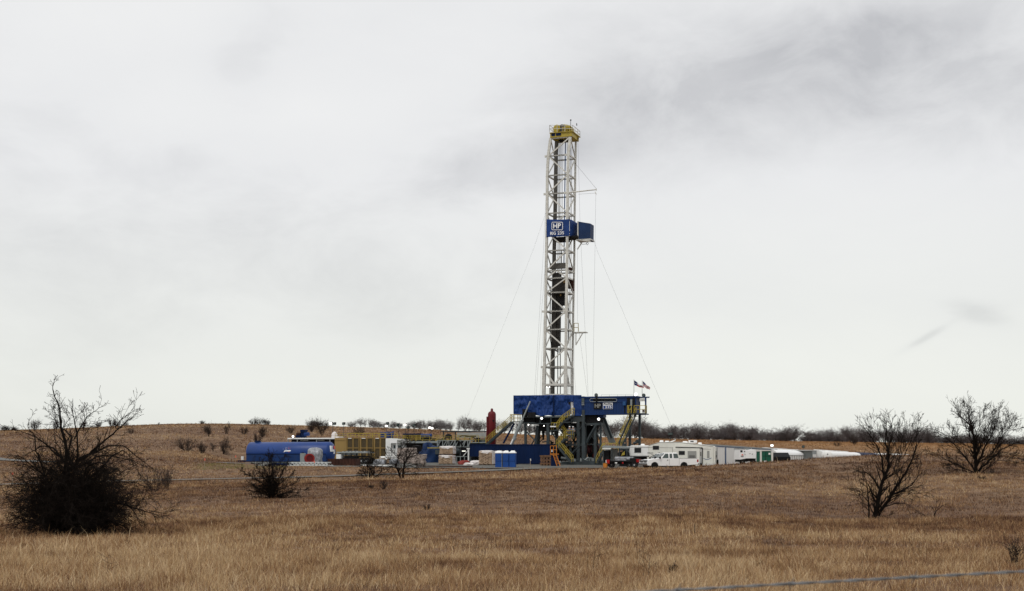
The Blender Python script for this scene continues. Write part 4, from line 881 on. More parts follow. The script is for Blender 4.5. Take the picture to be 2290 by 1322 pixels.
# drill floor and substructure
q = MB(); fr.box(q, 1167, 1301, 930.6, 934.5, -4.4, 5.0); fr.box(q, 1195, 1234, 946.2, 948.4, -4.4, -3.9); fr.box(q, 1207, 1209, 934, 948, -4.4, -4.1); fr.box(q, 1231, 1233, 934, 948, -4.4, -4.1); fr.box(q, 1276, 1301, 933.8, 943, -4.6, -3.9); fr.box(q, 1306, 1345, 946, 951, -4.6, -4.0); fr.box(q, 1252, 1276, 942.8, 944.8, -5.2, -3.8); fr.box(q, 1166, 1196, 944.5, 947.3, -4.4, 3.5)
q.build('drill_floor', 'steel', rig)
q = MB(); fr.box(q, 1170, 1196, 934.5, 944.4, -4.0, 2.0); fr.box(q, 1196, 1232, 934.5, 946, -3.6, 2.5); fr.box(q, 1233, 1276, 934.5, 942, -4.0, 2.5); fr.box(q, 1205, 1233, 948.5, 964, -3, 0); fr.box(q, 1280, 1291, 946, 960, -3, -1); fr.box(q, 1301, 1334, 928, 945, -4.5, 0); fr.box(q, 1168, 1178, 915, 932, -4.8, -4.5); fr.box(q, 1180, 1196, 922, 934, -5, -4.5); fr.box(q, 1312, 1326, 952, 992, -1, 1); fr.box(q, 1301, 1309, 951, 975, -2, 0); fr.box(q, 1245, 1275, 946, 958, -3, 0)
q.tube(P(1214.5, 963, -2), P(1215, 984, -2), .22, .13, 8); fr.box(q, 1325, 1336, 951, 957, -3, -2); q.build('floor_machinery', 'dark', rig)
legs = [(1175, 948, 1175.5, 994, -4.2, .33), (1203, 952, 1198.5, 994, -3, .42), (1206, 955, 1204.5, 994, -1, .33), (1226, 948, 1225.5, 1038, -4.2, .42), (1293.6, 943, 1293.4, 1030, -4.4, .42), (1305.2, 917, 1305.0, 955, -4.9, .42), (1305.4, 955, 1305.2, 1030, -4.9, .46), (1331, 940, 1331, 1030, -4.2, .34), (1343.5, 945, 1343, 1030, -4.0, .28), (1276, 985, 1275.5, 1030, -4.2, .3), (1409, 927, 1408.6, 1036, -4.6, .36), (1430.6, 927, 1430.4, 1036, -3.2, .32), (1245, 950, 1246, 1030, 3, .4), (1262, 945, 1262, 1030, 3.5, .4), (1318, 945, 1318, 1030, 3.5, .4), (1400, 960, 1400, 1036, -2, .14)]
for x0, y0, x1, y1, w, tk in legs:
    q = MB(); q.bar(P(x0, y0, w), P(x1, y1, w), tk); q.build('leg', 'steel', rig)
q = MB()
for x0, y0, x1, y1, w, tk in [(1175.5, 964, 1198, 987, -4.2, .16), (1198, 990, 1206, 960, -2, .15), (1231, 962, 1246, 985, -4, .18), (1246, 985, 1262, 965, -4, .14), (1268, 946, 1291, 961, -4.3, .22), (1266, 963, 1291, 961, -4.3, .16), (1278, 982, 1291, 964, -4.3, .22), (1272, 960, 1291, 961, -4.3, .14), (1294, 962, 1304, 950, -4.6, .14), (1266, 995, 1304, 996, -4.6, .22), (1277, 1015, 1304, 990, -4.6, .22), (1268, 984, 1280, 994, -4.4, .18), (1306, 1000, 1318, 975, -4.5, .2), (1318, 975, 1334, 948, -4.5, .2), (1309, 998, 1331, 960, -4.2, .14), (1331, 960, 1343, 985, -4, .14), (1332, 948, 1345, 948, -4.1, .3), (1294, 1015, 1285, 990, -4.3, .14), (1178, 950, 1198, 946, -4, .12), (1230, 958, 1275, 958, 1, .2), (1262, 980, 1306, 955, 2, .2), (1246, 1010, 1276, 985, 2, .2), (1312, 994, 1343, 994, -3.8, .16), (1338, 965, 1346, 950, -4, .1), (1340, 950, 1347, 965, -4, .1)]:
    q.bar(P(x0, y0, w), P(x1, y1, w), tk)
fr.box(q, 1296, 1302, 930, 995, -3.0, -2.6); fr.box(q, 1309.5, 1311, 950, 1030, -2, -1.6)
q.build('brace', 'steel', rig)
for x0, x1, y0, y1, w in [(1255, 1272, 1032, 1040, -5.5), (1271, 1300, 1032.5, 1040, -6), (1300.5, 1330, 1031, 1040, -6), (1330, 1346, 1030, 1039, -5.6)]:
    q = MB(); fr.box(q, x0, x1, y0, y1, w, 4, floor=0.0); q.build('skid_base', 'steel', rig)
q = MB()
for k in range(9):
    x = 1284 + k * 6.5; fr.box(q, x, x + rnd.uniform(2, 5), 1023 + rnd.uniform(0, 4), 1032, -5 + rnd.uniform(0, 2), -2)
q.tube(P(1303, 1024, -5), P(1309, 1029, -5), .14, n=6); q.tube(P(1309, 1029, -5), P(1316, 1023, -5), .14, n=6); q.tube(P(1255, 1024, -3), P(1285, 1028, -3), .2, n=8)
q.build('base_pipework', 'lsteel', rig)
q = MB(); rq = random.Random(77)
for k in range(90):
    x = rq.uniform(1230, 1345); y = rq.uniform(952, 1026); w = rq.uniform(-1, 5); ww_ = rq.uniform(1.5, 7); hh_ = rq.uniform(2, 16) if k % 3 else rq.uniform(10, 40)
    fr.box(q, x, x + ww_ * (1 if k % 3 else .35), y - hh_ / 2, min(1034, y + hh_ / 2), w, w + .5)
q.build('machinery', 'dark', rig)
q = MB()
for k in range(44):
    x = rq.uniform(1180, 1342); y = rq.uniform(955, 1020); a_ = P(x, y, rq.uniform(-3.5, 3)); b_ = P(x + rq.uniform(-22, 22), y + rq.uniform(-22, 22), rq.uniform(-3.5, 3)); q.bar(a_, b_, rq.uniform(.07, .15))
q.build('brace', 'steel', rig)
q = MB()
for k in range(12): x = rq.uniform(1242, 1342); q.tube(P(x, rq.uniform(945, 970), rq.uniform(-3, 2)), P(x + rq.uniform(-2, 2), 1032, rq.uniform(-3, 2)), rq.uniform(.06, .14), n=6)
q.build('standpipe', 'dark2', rig)
q = MB(); fr.box(q, 1246, 1300, 1000, 1031, 1, 3); fr.box(q, 1322, 1334, 1000, 1030, 0, 2); q.build('winch_housing', 'dark', rig)
# raising cylinders
q = MB(); q.tube(P(1186, 897.5, -4.9), P(1167, 941, -5.2), .11, .11, 10); q.build('cylinder_rod', 'lsteel', rig); q = MB(); q.tube(P(1167.5, 940, -5.2), P(1156, 965, -5.3), .25, .25, 12); q.tube(P(1156, 965, -5.3), P(1143, 996, -5.5), .24, .22, 12); q.tube(P(1152, 978, -5.4), P(1150, 983, -5.4), .27, .27, 12); q.build('raising_cylinder', 'lsteel', rig)
q = MB(); q.tube(P(1147.5, 982, -5.6), P(1141, 996, -5.7), .1, .1, 8); q.build('cylinder_rod', 'white', rig)
q = MB(); q.bar(P(1150, 947, -4), P(1126, 991, -4), .32, .2); q.build('raising_strut', 'navy', rig)
def stairs(fr_, top, bot, width, parent, railm='yel', name='staircase', h=1.05, strm='steel', sd=.2, wv=None, rt=.07):
    a = fr_.p(*top); b = fr_.p(*bot); q = MB(); wv = wv or fr_.e2 * width
    for s in (0, 1): q.bar(a + wv * s, b + wv * s, .07, sd)
    n = max(3, int(abs(a.z - b.z) / .25))
    for k in range(1, n): c = a.lerp(b, k / n); tv = (wv.cross(EZ)).normalized() * .12; pp = [c - tv, c + tv, c + tv + wv, c - tv + wv]; q.hexa(pp + [v + EZ * .03 for v in pp])
    o = q.build(name, strm, parent); r = MB()
    for s in (0, 1):
        aa = a + wv * s; bb = b + wv * s; m_ = max(2, round((a - b).length / 1.3))
        for k in range(m_ + 1): c = aa.lerp(bb, k / m_); r.bar(c, c + EZ * h, .06)
        r.bar(aa + EZ * h, bb + EZ * h, rt); r.bar(aa + EZ * h * .52, bb + EZ * h * .52, rt * .8)
    r.build('handrail', railm, o); return o
def landing(fr_, px0, px1, y, w0, w1, parent, h=1.05, railm='yel', sides=(1, 1, 1, 1)):
    q = MB(); fr_.box(q, px0, px1, y, y + 1.6, w0, w1); o = q.build('landing', 'steel', parent); r = MB()
    a = fr_.p(px0, y, w0); b = fr_.p(px1, y, w0); c = b + fr_.e2 * (w1 - w0); d = a + fr_.e2 * (w1 - w0)
    for k, (u, v) in enumerate(((a, b), (b, c), (c, d), (d, a))):
        if sides[k]: rail(r, [u, v], h, .035, 1, .9)
    r.build('guard_rail', railm, o); return o
# left V-door stairs with landing
stairs(fr, (1144, 944, -3.6), (1087, 994, -3.6), .9, rig, sd=.26, name='staircase')
landing(fr, 1141, 1161, 942.5, -5.2, -3.8, rig)
# middle stair tower
stairs(fr, (1281, 928, -5.6), (1258, 944, -5.6), .9, rig); landing(fr, 1252, 1274, 944.3, -5.6, -4.6, rig, sides=(0, 0, 0, 0))
stairs(fr, (1257, 945, -6.2), (1245, 961, -6.2), .8, rig); landing(fr, 1233, 1248, 961.5, -6.4, -5.4, rig)
q = MB(); fr.box(q, 1230.5, 1243, 952.6, 955.2, -6.6, -6.4); q.build('name_board', 'white', rig)
stairs(fr, (1253, 961, -5.2), (1266, 980, -5.2), .8, rig); landing(fr, 1264, 1278, 981, -6.4, -5.2, rig, 1.2)
stairs(fr, (1263, 981, -6.6), (1244, 1001, -6.6), .85, rig, sd=.24)
stairs(fr, (1250, 1002, -7.2), (1278, 1036, -7.2), .9, rig, sd=.26)
# right tall stairs from the doghouse porch
stairs(fr, (1412, 926, -5.4), (1377.5, 1006, -5.8), .95, rig, sd=.2, wv=E1 * .72, rt=.09); landing(fr, 1347, 1378, 1008, -7.0, -5.9, rig, 1.1, sides=(1, 0, 1, 0))
stairs(fr, (1348, 1008, -7.2), (1333, 1039, -7.2), 1.0, rig, sd=.2)
landing(fr, 1403, 1443, 924, -6.1, -5.2, rig, 1.1, sides=(0, 1, 0, 1))
q = MB(); rail(q, [P(1405, 924, -6.15), P(1412.5, 924, -6.15)], 1.1, .035, 1, .5); rail(q, [P(1418, 924, -6.15), P(1443, 924, -6.15)], 1.1, .035, 1, .9); q.build('guard_rail', 'yel', rig)
# back ladder/pipe chute on the right side
a, b = P(1340, 934, -1), P(1364, 992, -1); q = MB(); q.bar(a, b, .08, .12); q.bar(a + E1 * .9, b + E1 * .9, .08, .12)
for k in range(17): c = a.lerp(b, (k + .5) / 17); q.bar(c, c + E1 * .9, .10, .22)
q.build('access_ladder', 'lsteel', rig)
q = MB(); q.bar(P(1349, 930, -1), P(1368, 980, -1), .2, .3); q.build('ladder_stringer', 'steel', rig)
# doghouse
dh = box8(fr, 1306, 1423, 887.2, 926.6, -5.0, -3.0).build('doghouse', 'house', rig)
q = MB(); fr.box(q, 1305, 1424, 886.2, 889.6, -5.15, -2.9); fr.box(q, 1423.2, 1445, 887.2, 889.0, -5.1, -3.0); q.build('roof', 'house', dh)
q = MB()
for k in range(19): x = 1308 + k * 6.3; fr.box(q, x, x + .8, 899.5, 926, -5.04, -5.0)
fr.box(q, 1306, 1400, 898.8, 900.0, -5.06, -5.0); fr.box(q, 1306, 1424, 925.2, 927.4, -5.08, -3); q.build('wall_rib', 'house', dh)
q = MB(); fr.box(q, 1402, 1409, 890, 923, -5.05, -5.0); fr.box(q, 1414, 1420, 890, 924, -5.05, -5.0); fr.box(q, 1396, 1398, 898, 926, -5.06, -5); fr.box(q, 1332, 1336, 886, 899, -5.3, -5.05); fr.box(q, 1326, 1376, 892.3, 897, -5.05, -5.02);q.build('door_recess', 'dark', dh)
q = MB(); fr.box(q, 1392.5, 1399, 897.8, 906.5, -5.35, -5.03); q.build('wall_box', 'bluetrim', dh)
q = MB(); fr.box(q, 1300.6, 1306.6, 890.8, 899.5, -5.1, -4.9); q.build('window', 'glassg', dh); q = MB(); fr.box(q, 1300.6, 1306.6, 900.5, 902.3, -5.1, -4.9); fr.box(q, 1300.6, 1306.6, 904.3, 906.0, -5.1, -4.9); q.build('sill_plate', 'lsteel', dh)
ring = []; x0, x1, y0, y1, rcor = 1319, 1379.5, 891.4, 898.4, 3.4
for cx, cy, a0 in ((x1 - rcor, y0 + rcor, 0), (x0 + rcor, y0 + rcor, 90), (x0 + rcor, y1 - rcor, 180), (x1 - rcor, y1 - rcor, 270)):
    for k in range(5): t = R_(a0 + k * 22.5); ring.append(P(cx + rcor * math.cos(t), cy - rcor * math.sin(t), -5.2))
ring.append(ring[0]); q = MB(); q.path(ring, .045, 6); q.build('pipe_loop', 'lsteel', dh)
q = MB(); fr.box(q, 1409.6, 1413.4, 893.5, 908, -5.35, -5.1); q.build('vent_pipe', 'lsteel', dh)
q = MB(); fr.box(q, 1327.5, 1345.5, 900.8, 914.8, -5.14, -5.03); pl = q.build('name_plate', 'dark', dh); text('lettering', 'HP', fr, 1330.2, 912.3, -5.17, 9.0, 'blind', pl, wpx=13, bold=.01)
q = MB(); fr.box(q, 1348.5, 1370, 900.6, 914.9, -5.12, -5.03); pl = q.build('sign_board', 'wt', dh)
q = MB(); fr.box(q, 1349.3, 1369.2, 907.2, 914.2, -5.15, -5.12); q.build('sign_panel', 'tank', pl)
text('lettering', 'FlexRig', fr, 1350.1, 906.3, -5.16, 4.8, 'navy', pl, wpx=18.2, bold=.012); text('lettering', '235', fr, 1353.2, 913.1, -5.19, 5.2, 'white', pl, wpx=14.5, bold=.008)
q = MB()
for a, b in (((1444, 887.5, -5), (1444, 926.5, -5)), ((1444, 926.6, -5), (1423, 926.6, -5)), ((1430, 888, -3), (1430, 926, -3)), ((1444, 888, -5), (1452, 888, -3))): q.bar(P(*a), P(*b), .2 if a[1] > 920 or b[1] > 920 else .12)
fr.box(q, 1423, 1444, 924.8, 927, -5.0, -3); q.build('porch_frame', 'house', rig)
q = MB(); fr.box(q, 1430.5, 1442.5, 890.8, 897.8, -4.98, -4.93); pl = q.build('porch_sign', 'wt', rig); text('lettering', '225', fr, 1431.8, 896.4, -5.0, 3.9, 'blind', pl, wpx=9.5)
q = MB(); fr.box(q, 1435.5, 1443, 916, 923.5, -4.9, -4.85); q.build('porch_notice', 'wt', rig); q = MB(); fr.box(q, 1437, 1440.5, 916.6, 921, -4.96, -4.9); q.build('porch_notice', 'rust', rig)
q = MB(); rail(q, [P(1345, 886.2, -4.9), P(1417, 886.0, -4.9)], .22, .012, 0, 1.35); q.build('roof_rail', 'lsteel', rig)
q = MB(); fr.box(q, 1334, 1349.5, 927.4, 933.5, -4.0, -2.4); q.build('blue_box', 'house', rig)
q = MB(); q.lathe(P(1420.5, 927, -4.5) , [(0, .1), (-.35, .25)], (0, 0, 1), 10); q.path([P(1444, 927, -5), P(1442, 934, -5), P(1432, 936, -5), P(1424, 930, -5)], .03, 5); q.build('cable', 'dark', rig)
# workers on the landing
def worker(label, px, y, w, seed, cl):
    b = fr.p(px, y, w); t = thing('person', label, 'person', b); S = 1.75
    J = dict(pel=(0, 0, .95), che=(0, .02, 1.3), nek=(0, 0, 1.5), hed=(0, -.02, 1.63), top=(0, -.02, 1.72), sl=(-.2, 0, 1.43), el=(-.27, -.05, 1.15), hl=(-.2, -.28, 1.05), sr=(.2, 0, 1.43), er=(.27, -.03, 1.16), hr=(.22, -.27, 1.02), tl=(-.1, 0, .9), kl=(-.12, -.03, .5), al=(-.12, 0, .08), fl=(-.13, -.17, .05), tr=(.1, 0, .9), kr=(.12, -.04, .5), ar=(.13, 0, .08), frr=(.14, -.17, .05))
    ks = list(J); ed = [('pel', 'che'), ('che', 'nek'), ('nek', 'hed'), ('hed', 'top'), ('nek', 'sl'), ('sl', 'el'), ('el', 'hl'), ('nek', 'sr'), ('sr', 'er'), ('er', 'hr'), ('pel', 'tl'), ('tl', 'kl'), ('kl', 'al'), ('al', 'fl'), ('pel', 'tr'), ('tr', 'kr'), ('kr', 'ar'), ('ar', 'frr')]
    rad = dict(pel=.17, che=.19, nek=.08, hed=.105, top=.08, sl=.085, el=.06, hl=.045, sr=.085, er=.06, hr=.045, tl=.11, kl=.075, al=.055, fl=.045, tr=.11, kr=.075, ar=.055, frr=.045)
    def skin(name, keys, m, grow=1.0):
        ii = {k: i for i, k in enumerate(keys)}; me = bpy.data.meshes.new(name); me.from_pydata([J[k] for k in keys], [(ii[a], ii[b_]) for a, b_ in ed if a in ii and b_ in ii], []); o = bpy.data.objects.new(name, me); link(o); o.parent = t
        s = o.modifiers.new('skin', 'SKIN'); 
        for i, k in enumerate(keys): me.skin_vertices[0].data[i].radius = (rad[k] * grow,) * 2
        me.skin_vertices[0].data[0].use_root = True; o.modifiers.new('sub', 'SUBSURF').levels = 1; o.modifiers['sub'].render_levels = 2; me.materials.append(M[m]); return o
    skin('body', ks, 'skin')
    skin('overalls', ['pel', 'che', 'sl', 'el', 'sr', 'er', 'tl', 'kl', 'al', 'tr', 'kr', 'ar', 'nek'], cl, 1.16)
    q = MB(); c = b + Vector((0, -.02, 1.70)); q.lathe(c, [(0, .17), (.02, .17), (.022, .135), (.08, .12), (.13, .07), (.145, .01)], (0, 0, 1), 16); q.lathe(c + Vector((0, -.1, 0)), [(0, .12), (.018, .11)], (0, 0, 1), 12); q.build('hard_hat', 'white', t, smooth=True)
    return t
worker('worker in dark overalls and white hard hat, left of the pair', 1273.8, 981, -5.6, 1, 'cloth')
worker('worker in light grey overalls and white hard hat, right of the pair', 1281.5, 981, -4.9, 2, 'plast')
# flags
def flag(label, px, ytop, ybot, w, quad, kind, group=None):
    b = fr.p(px, ybot, w); t = thing('flag', label, 'flag', b); q = MB(); q.tube(b, fr.p(px, ytop - 1.5, w), .035, .025, 6); q.build('flag_pole', 'steel', t)
    tl, bl, tr, br = [Vector(fr.p(x, y, w)) for x, y in quad]; nx, ny = 30, 26; q = MB(); rows = []
    for j in range(ny + 1):
        row = []
        for i in range(nx + 1):
            s, v = i / nx, j / ny; p = tl.lerp(tr, s).lerp(bl.lerp(br, s), v); p = p + E2 * .22 * math.sin(s * 8 + v * 1.5) * s + EZ * .07 * math.sin(s * 9) * s; row.append(p)
        rows.append(row)
    q.grid(rows); cols = []
    for j in range(ny):
        for i in range(nx):
            s, v = (i + .5) / nx, (j + .5) / ny
            if kind == 'lone':
                if s < .34:
                    k = 0
                    dx, dy = (s - .17) / .17 * 1.0, (v - .5) / .5 * 1.45; r = math.hypot(dx, dy); a = math.atan2(dx, -dy); 
                    rr = .62 * (math.cos(math.pi / 5 * 2) / math.cos(((a + math.pi / 5 * 10) % (2 * math.pi / 5)) - math.pi / 5) if False else .45 + .3 * math.cos(5 * a))
                    if r < rr: k = 1
                else: k = 1 if v < .5 else 2
            else:
                k = 2 if int(v * 13) % 2 == 0 else 1
                if s < .4 and v < 7 / 13: k = 0 if (i + j) % 3 else 1
                if s < .4 and v < 7 / 13 and not ((i % 2 == 0) and (j % 2 == 0)): k = 0
            cols.append(k)
    q.m = cols; o = q.build('flag_cloth', [mat('flag_blue', (.012, .02, .09), .7), mat('flag_white', (.6, .6, .6), .7, var=.05), mat('flag_red', (.38, .015, .02), .7)], t, smooth=True)
flag('single star flag, red white and blue, left of the two on the rig porch roof', 1417.7, 850, 886.5, -4.5, [(1418.2, 850.5), (1418.7, 861.5), (1440, 866), (1439.4, 868.8)], 'lone')
flag('striped flag with starred blue corner, right of the two on the rig porch roof', 1436, 852.5, 886.5, -4.0, [(1437.2, 852), (1437.6, 863), (1453.5, 867.5), (1452.8, 873)], 'stripes')
# ------------------------------------------------------------------ yard equipment on the pad
def yf(px, D, th=TH): return Frame(D, px, th)
def base(f, px, w=0, floor=None):
    q = f.p(px, 1040, w); return (q.x, q.y, z1(q.x, q.y) + .05)
GZ_ = lambda q: z1(q[0], q[1]) + .05
# blue cylindrical tank
f = yf(650, 216); tk = thing('storage_tank', 'long bright blue cylindrical tank lying on a skid at the left end of the pad', 'tank', base(f, 650))
a, b = f.p(562, 1010, 1.65), f.p(739, 1010, 1.65); ax = (b - a).normalized(); L = (b - a).length; gz = GZ_(a); R0 = 1.62; zc = f.p(650, 988.6, 1.6).z - R0
c0 = Vector((a.x, a.y, zc)); 
q = MB(); q.lathe(c0, [(-.42, .05), (-.40, .7), (-.28, 1.2), (-.1, 1.52), (0, R0), (L, R0), (L + .12, 1.52), (L + .32, 1.2), (L + .46, .7), (L + .5, .05)], f.e1, 40)
q.build('tank_shell', 'tank', tk, smooth=True)
q = MB(); fr_c = c0 - f.e2 * 1.5
q.hexa([Vector((p.x, p.y, z)) for z in (gz + .1, gz + 1.25) for p in (c0 - f.e2 * 1.62, c0 + f.e1 * L - f.e2 * 1.62, c0 + f.e1 * L + f.e2 * 1.5, c0 + f.e2 * 1.5)])
q.build('tank_saddle', 'house', tk)  # darker blue than the shell paints in the shading low on the tank
q = MB(); 
for s in (-1.5, 1.5): q.bar(c0 + f.e2 * s + EZ * (gz - zc + .12) - f.e1 * 1.6, c0 + f.e2 * s + f.e1 * (L + .8) + EZ * (gz - zc + .12), .22, .24)
q.build('skid', 'navy', tk)
q = MB(); q.hexa([Vector((p.x, p.y, z)) for z in (gz + 1.2, gz + 1.32) for p in (c0 - f.e2 * 1.66, c0 + f.e1 * L - f.e2 * 1.66, c0 + f.e1 * L + f.e2 * 1.5, c0 + f.e2 * 1.5)]); q.build('rub_strip', 'navy', tk)
q = MB(); q.lathe(c0 + f.e1 * 1.2 + EZ * (R0 - .05), [(0, .55), (.22, .55), (.26, .45)], (0, 0, 1), 16); q.build('hatch', 'navy', tk)
def blot(fq, px, y, w, pts, m, parent, off=0.0, nm='emblem', th=.03):
    q = MB(); q.prism([fq.p(px + x, y + yy, w) for x, yy in pts], fq.e2 * -th); return q.build(nm, m, parent)
wl = .08
fl = f
for pts, m in [([(0, 4.5), (3.4, 4), (3.8, 7.4), (17, 6.6), (18, 7.4), (16.5, 9.5), (5, 9.8), (3.2, 11.2), (.2, 11.3)], 'white'), ([(5.5, 2), (9, .8), (10.2, 3.5), (8.4, 6), (5.4, 5.6)], 'wrap'), ([(12.4, .6), (14.6, -.4), (16.4, 2.2), (14.8, 4.4), (12.4, 3.4)], 'ribbon'), ([(11.5, 10), (15.5, 9.8), (14, 11.2), (12, 11)], 'ribbon')]:
    ang = None
    P3 = []
    for x, y in pts:   # wrap on the cylinder
        p0 = f.p(633 + x, 1000 + y, wl); dz = max(-R0, min(R0, p0.z - zc)); off = R0 - math.sqrt(max(0, R0 ** 2 - dz ** 2)); base_ = f.p(633 + x, 1000 + y, wl + off); P3.append(Vector((base_.x, base_.y, p0.z)))
    q = MB(); q.prism(P3, f.e2 * -.05); q.build('emblem', m, tk)
e = c0 + f.e1 * (L + .5)
for (u0, z0, u1, z1_, m) in [(-.9, .35, -.3, 1.0, 'white'), (-.9, .05, .4, .4, 'white'), (.3, .45, .65, .95, 'ribbon'), (.1, -.3, .5, .1, 'white')]:
    q = MB(); pr = [e + f.e2 * u0 + EZ * z0, e + f.e2 * u1 + EZ * z0, e + f.e2 * u1 + EZ * z1_, e + f.e2 * u0 + EZ * z1_]; q.prism([p - f.e1 * .18 for p in pr], f.e1 * .22); q.build('emblem', m, tk)
q = MB(); q.box((a.x - 1.6, a.y - .4, gz + .3), (a.x - 1.2, a.y, gz + .9)); q.build('valve_box', 'wt', tk)
# electrical cabinet
f = yf(676, 209); t = thing('control_cabinet', 'grey metal cabinet standing before the blue tank', 'cabinet', base(f, 676)); q = MB(); f.box(q, 671, 681.3, 1013.8, 1035, 0, .5, floor='g'); q.build('cabinet', 'lsteel', t, bevel=.03)
q = MB(); f.box(q, 674.5, 678, 1012, 1013.8, .1, .4); q.build('cap', 'dark', t); q = MB(); f.box(q, 671.8, 680.5, 1015, 1033, -.03, 0); q.build('door', 'lsteel', t)
def blanket(f, px0, px1, y0, w0, w1, m, parent, name='wrapping', seed=0, bulge=.12, top=.2, floor='g', nz=8, nu=10):
    """lumpy covered shape on the ground: superellipse rings with noise"""
    rr = random.Random(seed); a = f.p(px0, 1040, w0); b = f.p(px1, 1040, w0); cx = (a + b) / 2 + f.e2 * (w1 - w0) / 2; hx = (b - a).length / 2; hy = (w1 - w0) / 2
    zb = z1(cx.x, cx.y) + .04 if floor == 'g' else floor; ztp = f.p((px0 + px1) / 2, y0, w0).z; n = 28; rows = []; ph = [rr.uniform(0, 6.28) for _ in range(6)]
    prof = [(0, 1), (.15, 1.03), (.35, .98), (.55, 1.02), (.75, 1.0), (.88, .96), (.95, .85), (1.0, .6), (1.02, .3), (1.03, .02)]
    for h, r in prof:
        row = []
        for i in range(n + 1):
            t = 2 * math.pi * (i % n) / n; c, s = math.cos(t), math.sin(t); k = (abs(c) ** 5 + abs(s) ** 5) ** (-1 / 5)
            nn = 1 + bulge * (math.sin(3 * t + ph[0] + h * 4) * .3 + math.sin(7 * t + ph[1] - h * 6) * .25 + math.sin(11 * t + ph[2] + h * 9) * .15) + rr.uniform(-.02, .02)
            z = zb + (ztp - zb) * h * (1 + top * .3 * math.sin(t * 2 + ph[3]) * (h > .8) )
            p = cx + f.e1 * (c * k * r * nn * hx) + f.e2 * (s * k * r * nn * hy); row.append(Vector((p.x, p.y, z)))
        rows.append(row)
    q = MB(); q.grid(rows); return q.build(name, m, parent, smooth=True)
f = yf(699, 205); t = thing('wrapped_machine', 'machine wrapped in crumpled grey plastic behind the red hose reel', 'machine', base(f, 699, .8)); blanket(f, 685.5, 712.8, 1005, 0, 1.6, 'plast', t, seed=4, bulge=.18, top=.35)
q = MB(); f.box(q, 686, 712.5, 1036, 1040, -.1, 1.7, floor='g'); q.build('pallet', 'dark', t)
f = yf(692, 202); c = f.p(692, 1025.5, 0); t = thing('hose_reel', 'bright red hose reel before the wrapped machine', 'reel', base(f, 692)); 
q = MB(); n_ = -f.e2 * .8 + f.e1 * .6; q.lathe(c - n_ * .35, [(0, .62), (.04, .62), (.05, .42), (.6, .42), (.61, .62), (.65, .62)], n_, 24); q.build('drum', 'red', t)
for s in (-.36, .34):
    q = MB()
    for i in range(24):
        t0, t1 = i * math.pi / 12, (i + 1) * math.pi / 12; xx = n_.cross(EZ).normalized()
        for ra, rb in ((.52, .74),):
            p = [c + n_.normalized() * s + xx * math.cos(tt) * r + EZ * math.sin(tt) * r for tt, r in ((t0, ra), (t1, ra), (t1, rb), (t0, rb))]; q.prism(p, n_.normalized() * .07)
    q.build('flange', 'reel', t)
q = MB(); q.lathe(c + n_.normalized() * -.3, [(0, .60), (.22, .60)], n_, 24); q.build('hose', 'reel', t)
q = MB(); q.bar(c - f.e1 * .5 + EZ * -.9, c, .07); q.bar(c + f.e1 * .5 + EZ * -.9, c, .07); q.bar(c - f.e1 * .6 - EZ * .9, c + f.e1 * .6 - EZ * .9, .1); q.build('frame', 'dark', t)
# lattice section lying on the ground
f = yf(686, 192); t = thing('lattice_section', 'grey lattice boom section lying on the grass edge before the blue tank', 'truss', base(f, 686)); q = MB()
A_, B_ = f.p(642, 1034.5, 0), f.p(732.5, 1034.5, 0); A2, B2 = f.p(642, 1048.5, -.5), f.p(732.5, 1048.5, -.5); gzl = GZ_(A2) + .05
A2.z = gzl; B2.z = gzl; W_ = f.e2 * 1.1; chords = [(A_, B_), (A2, B2), (A_ + W_, B_ + W_), (A2 + W_ * 1.6, B2 + W_ * 1.6)]
for a, b in chords: q.tube(a, b, .075, n=6)
n = 11
for k in range(n):
    s, e2_ = k / n, (k + 1) / n; h = (s + e2_) / 2
    q.tube(A_.lerp(B_, h), A2.lerp(B2, s), .05, n=5); q.tube(A_.lerp(B_, h), A2.lerp(B2, e2_), .05, n=5); q.tube(chords[2][0].lerp(chords[2][1], h), chords[3][0].lerp(chords[3][1], s), .03, n=5); q.tube(chords[2][0].lerp(chords[2][1], h), chords[3][0].lerp(chords[3][1], e2_), .03, n=5)
    q.tube(A_.lerp(B_, s), chords[2][0].lerp(chords[2][1], e2_), .03, n=5)
q.build('lattice', 'gsteel', t)
q = MB(); q.prism([B_, f.p(732.5, 1048, -.2), f.p(722, 1048, -.2)], W_ * .2); q.build('end_plate', 'lsteel', t)
f = yf(770, 190); t = thing('lattice_section', 'low grey rail frame lying on the grass right of the lattice boom section', 'truss', base(f, 770)); q = MB(); A_, B_ = f.p(737, 1043.5, 0), f.p(806, 1043.3, 0)
q.bar(A_, B_, .08); A2, B2 = Vector((A_.x, A_.y, GZ_(A_) + .05)), Vector((B_.x, B_.y, GZ_(B_) + .05)); q.bar(A2, B2, .08)
for k in range(13): q.bar(A_.lerp(B_, k / 12), A2.lerp(B2, min(1, (k + (k % 2) * .6) / 12)), .06)
q.build('frame', 'lsteel', t)
q = MB(); f.box(q, 740, 800, 1045, 1048, .2, .8, floor='g'); q.build('base_rail', 'redd', t)
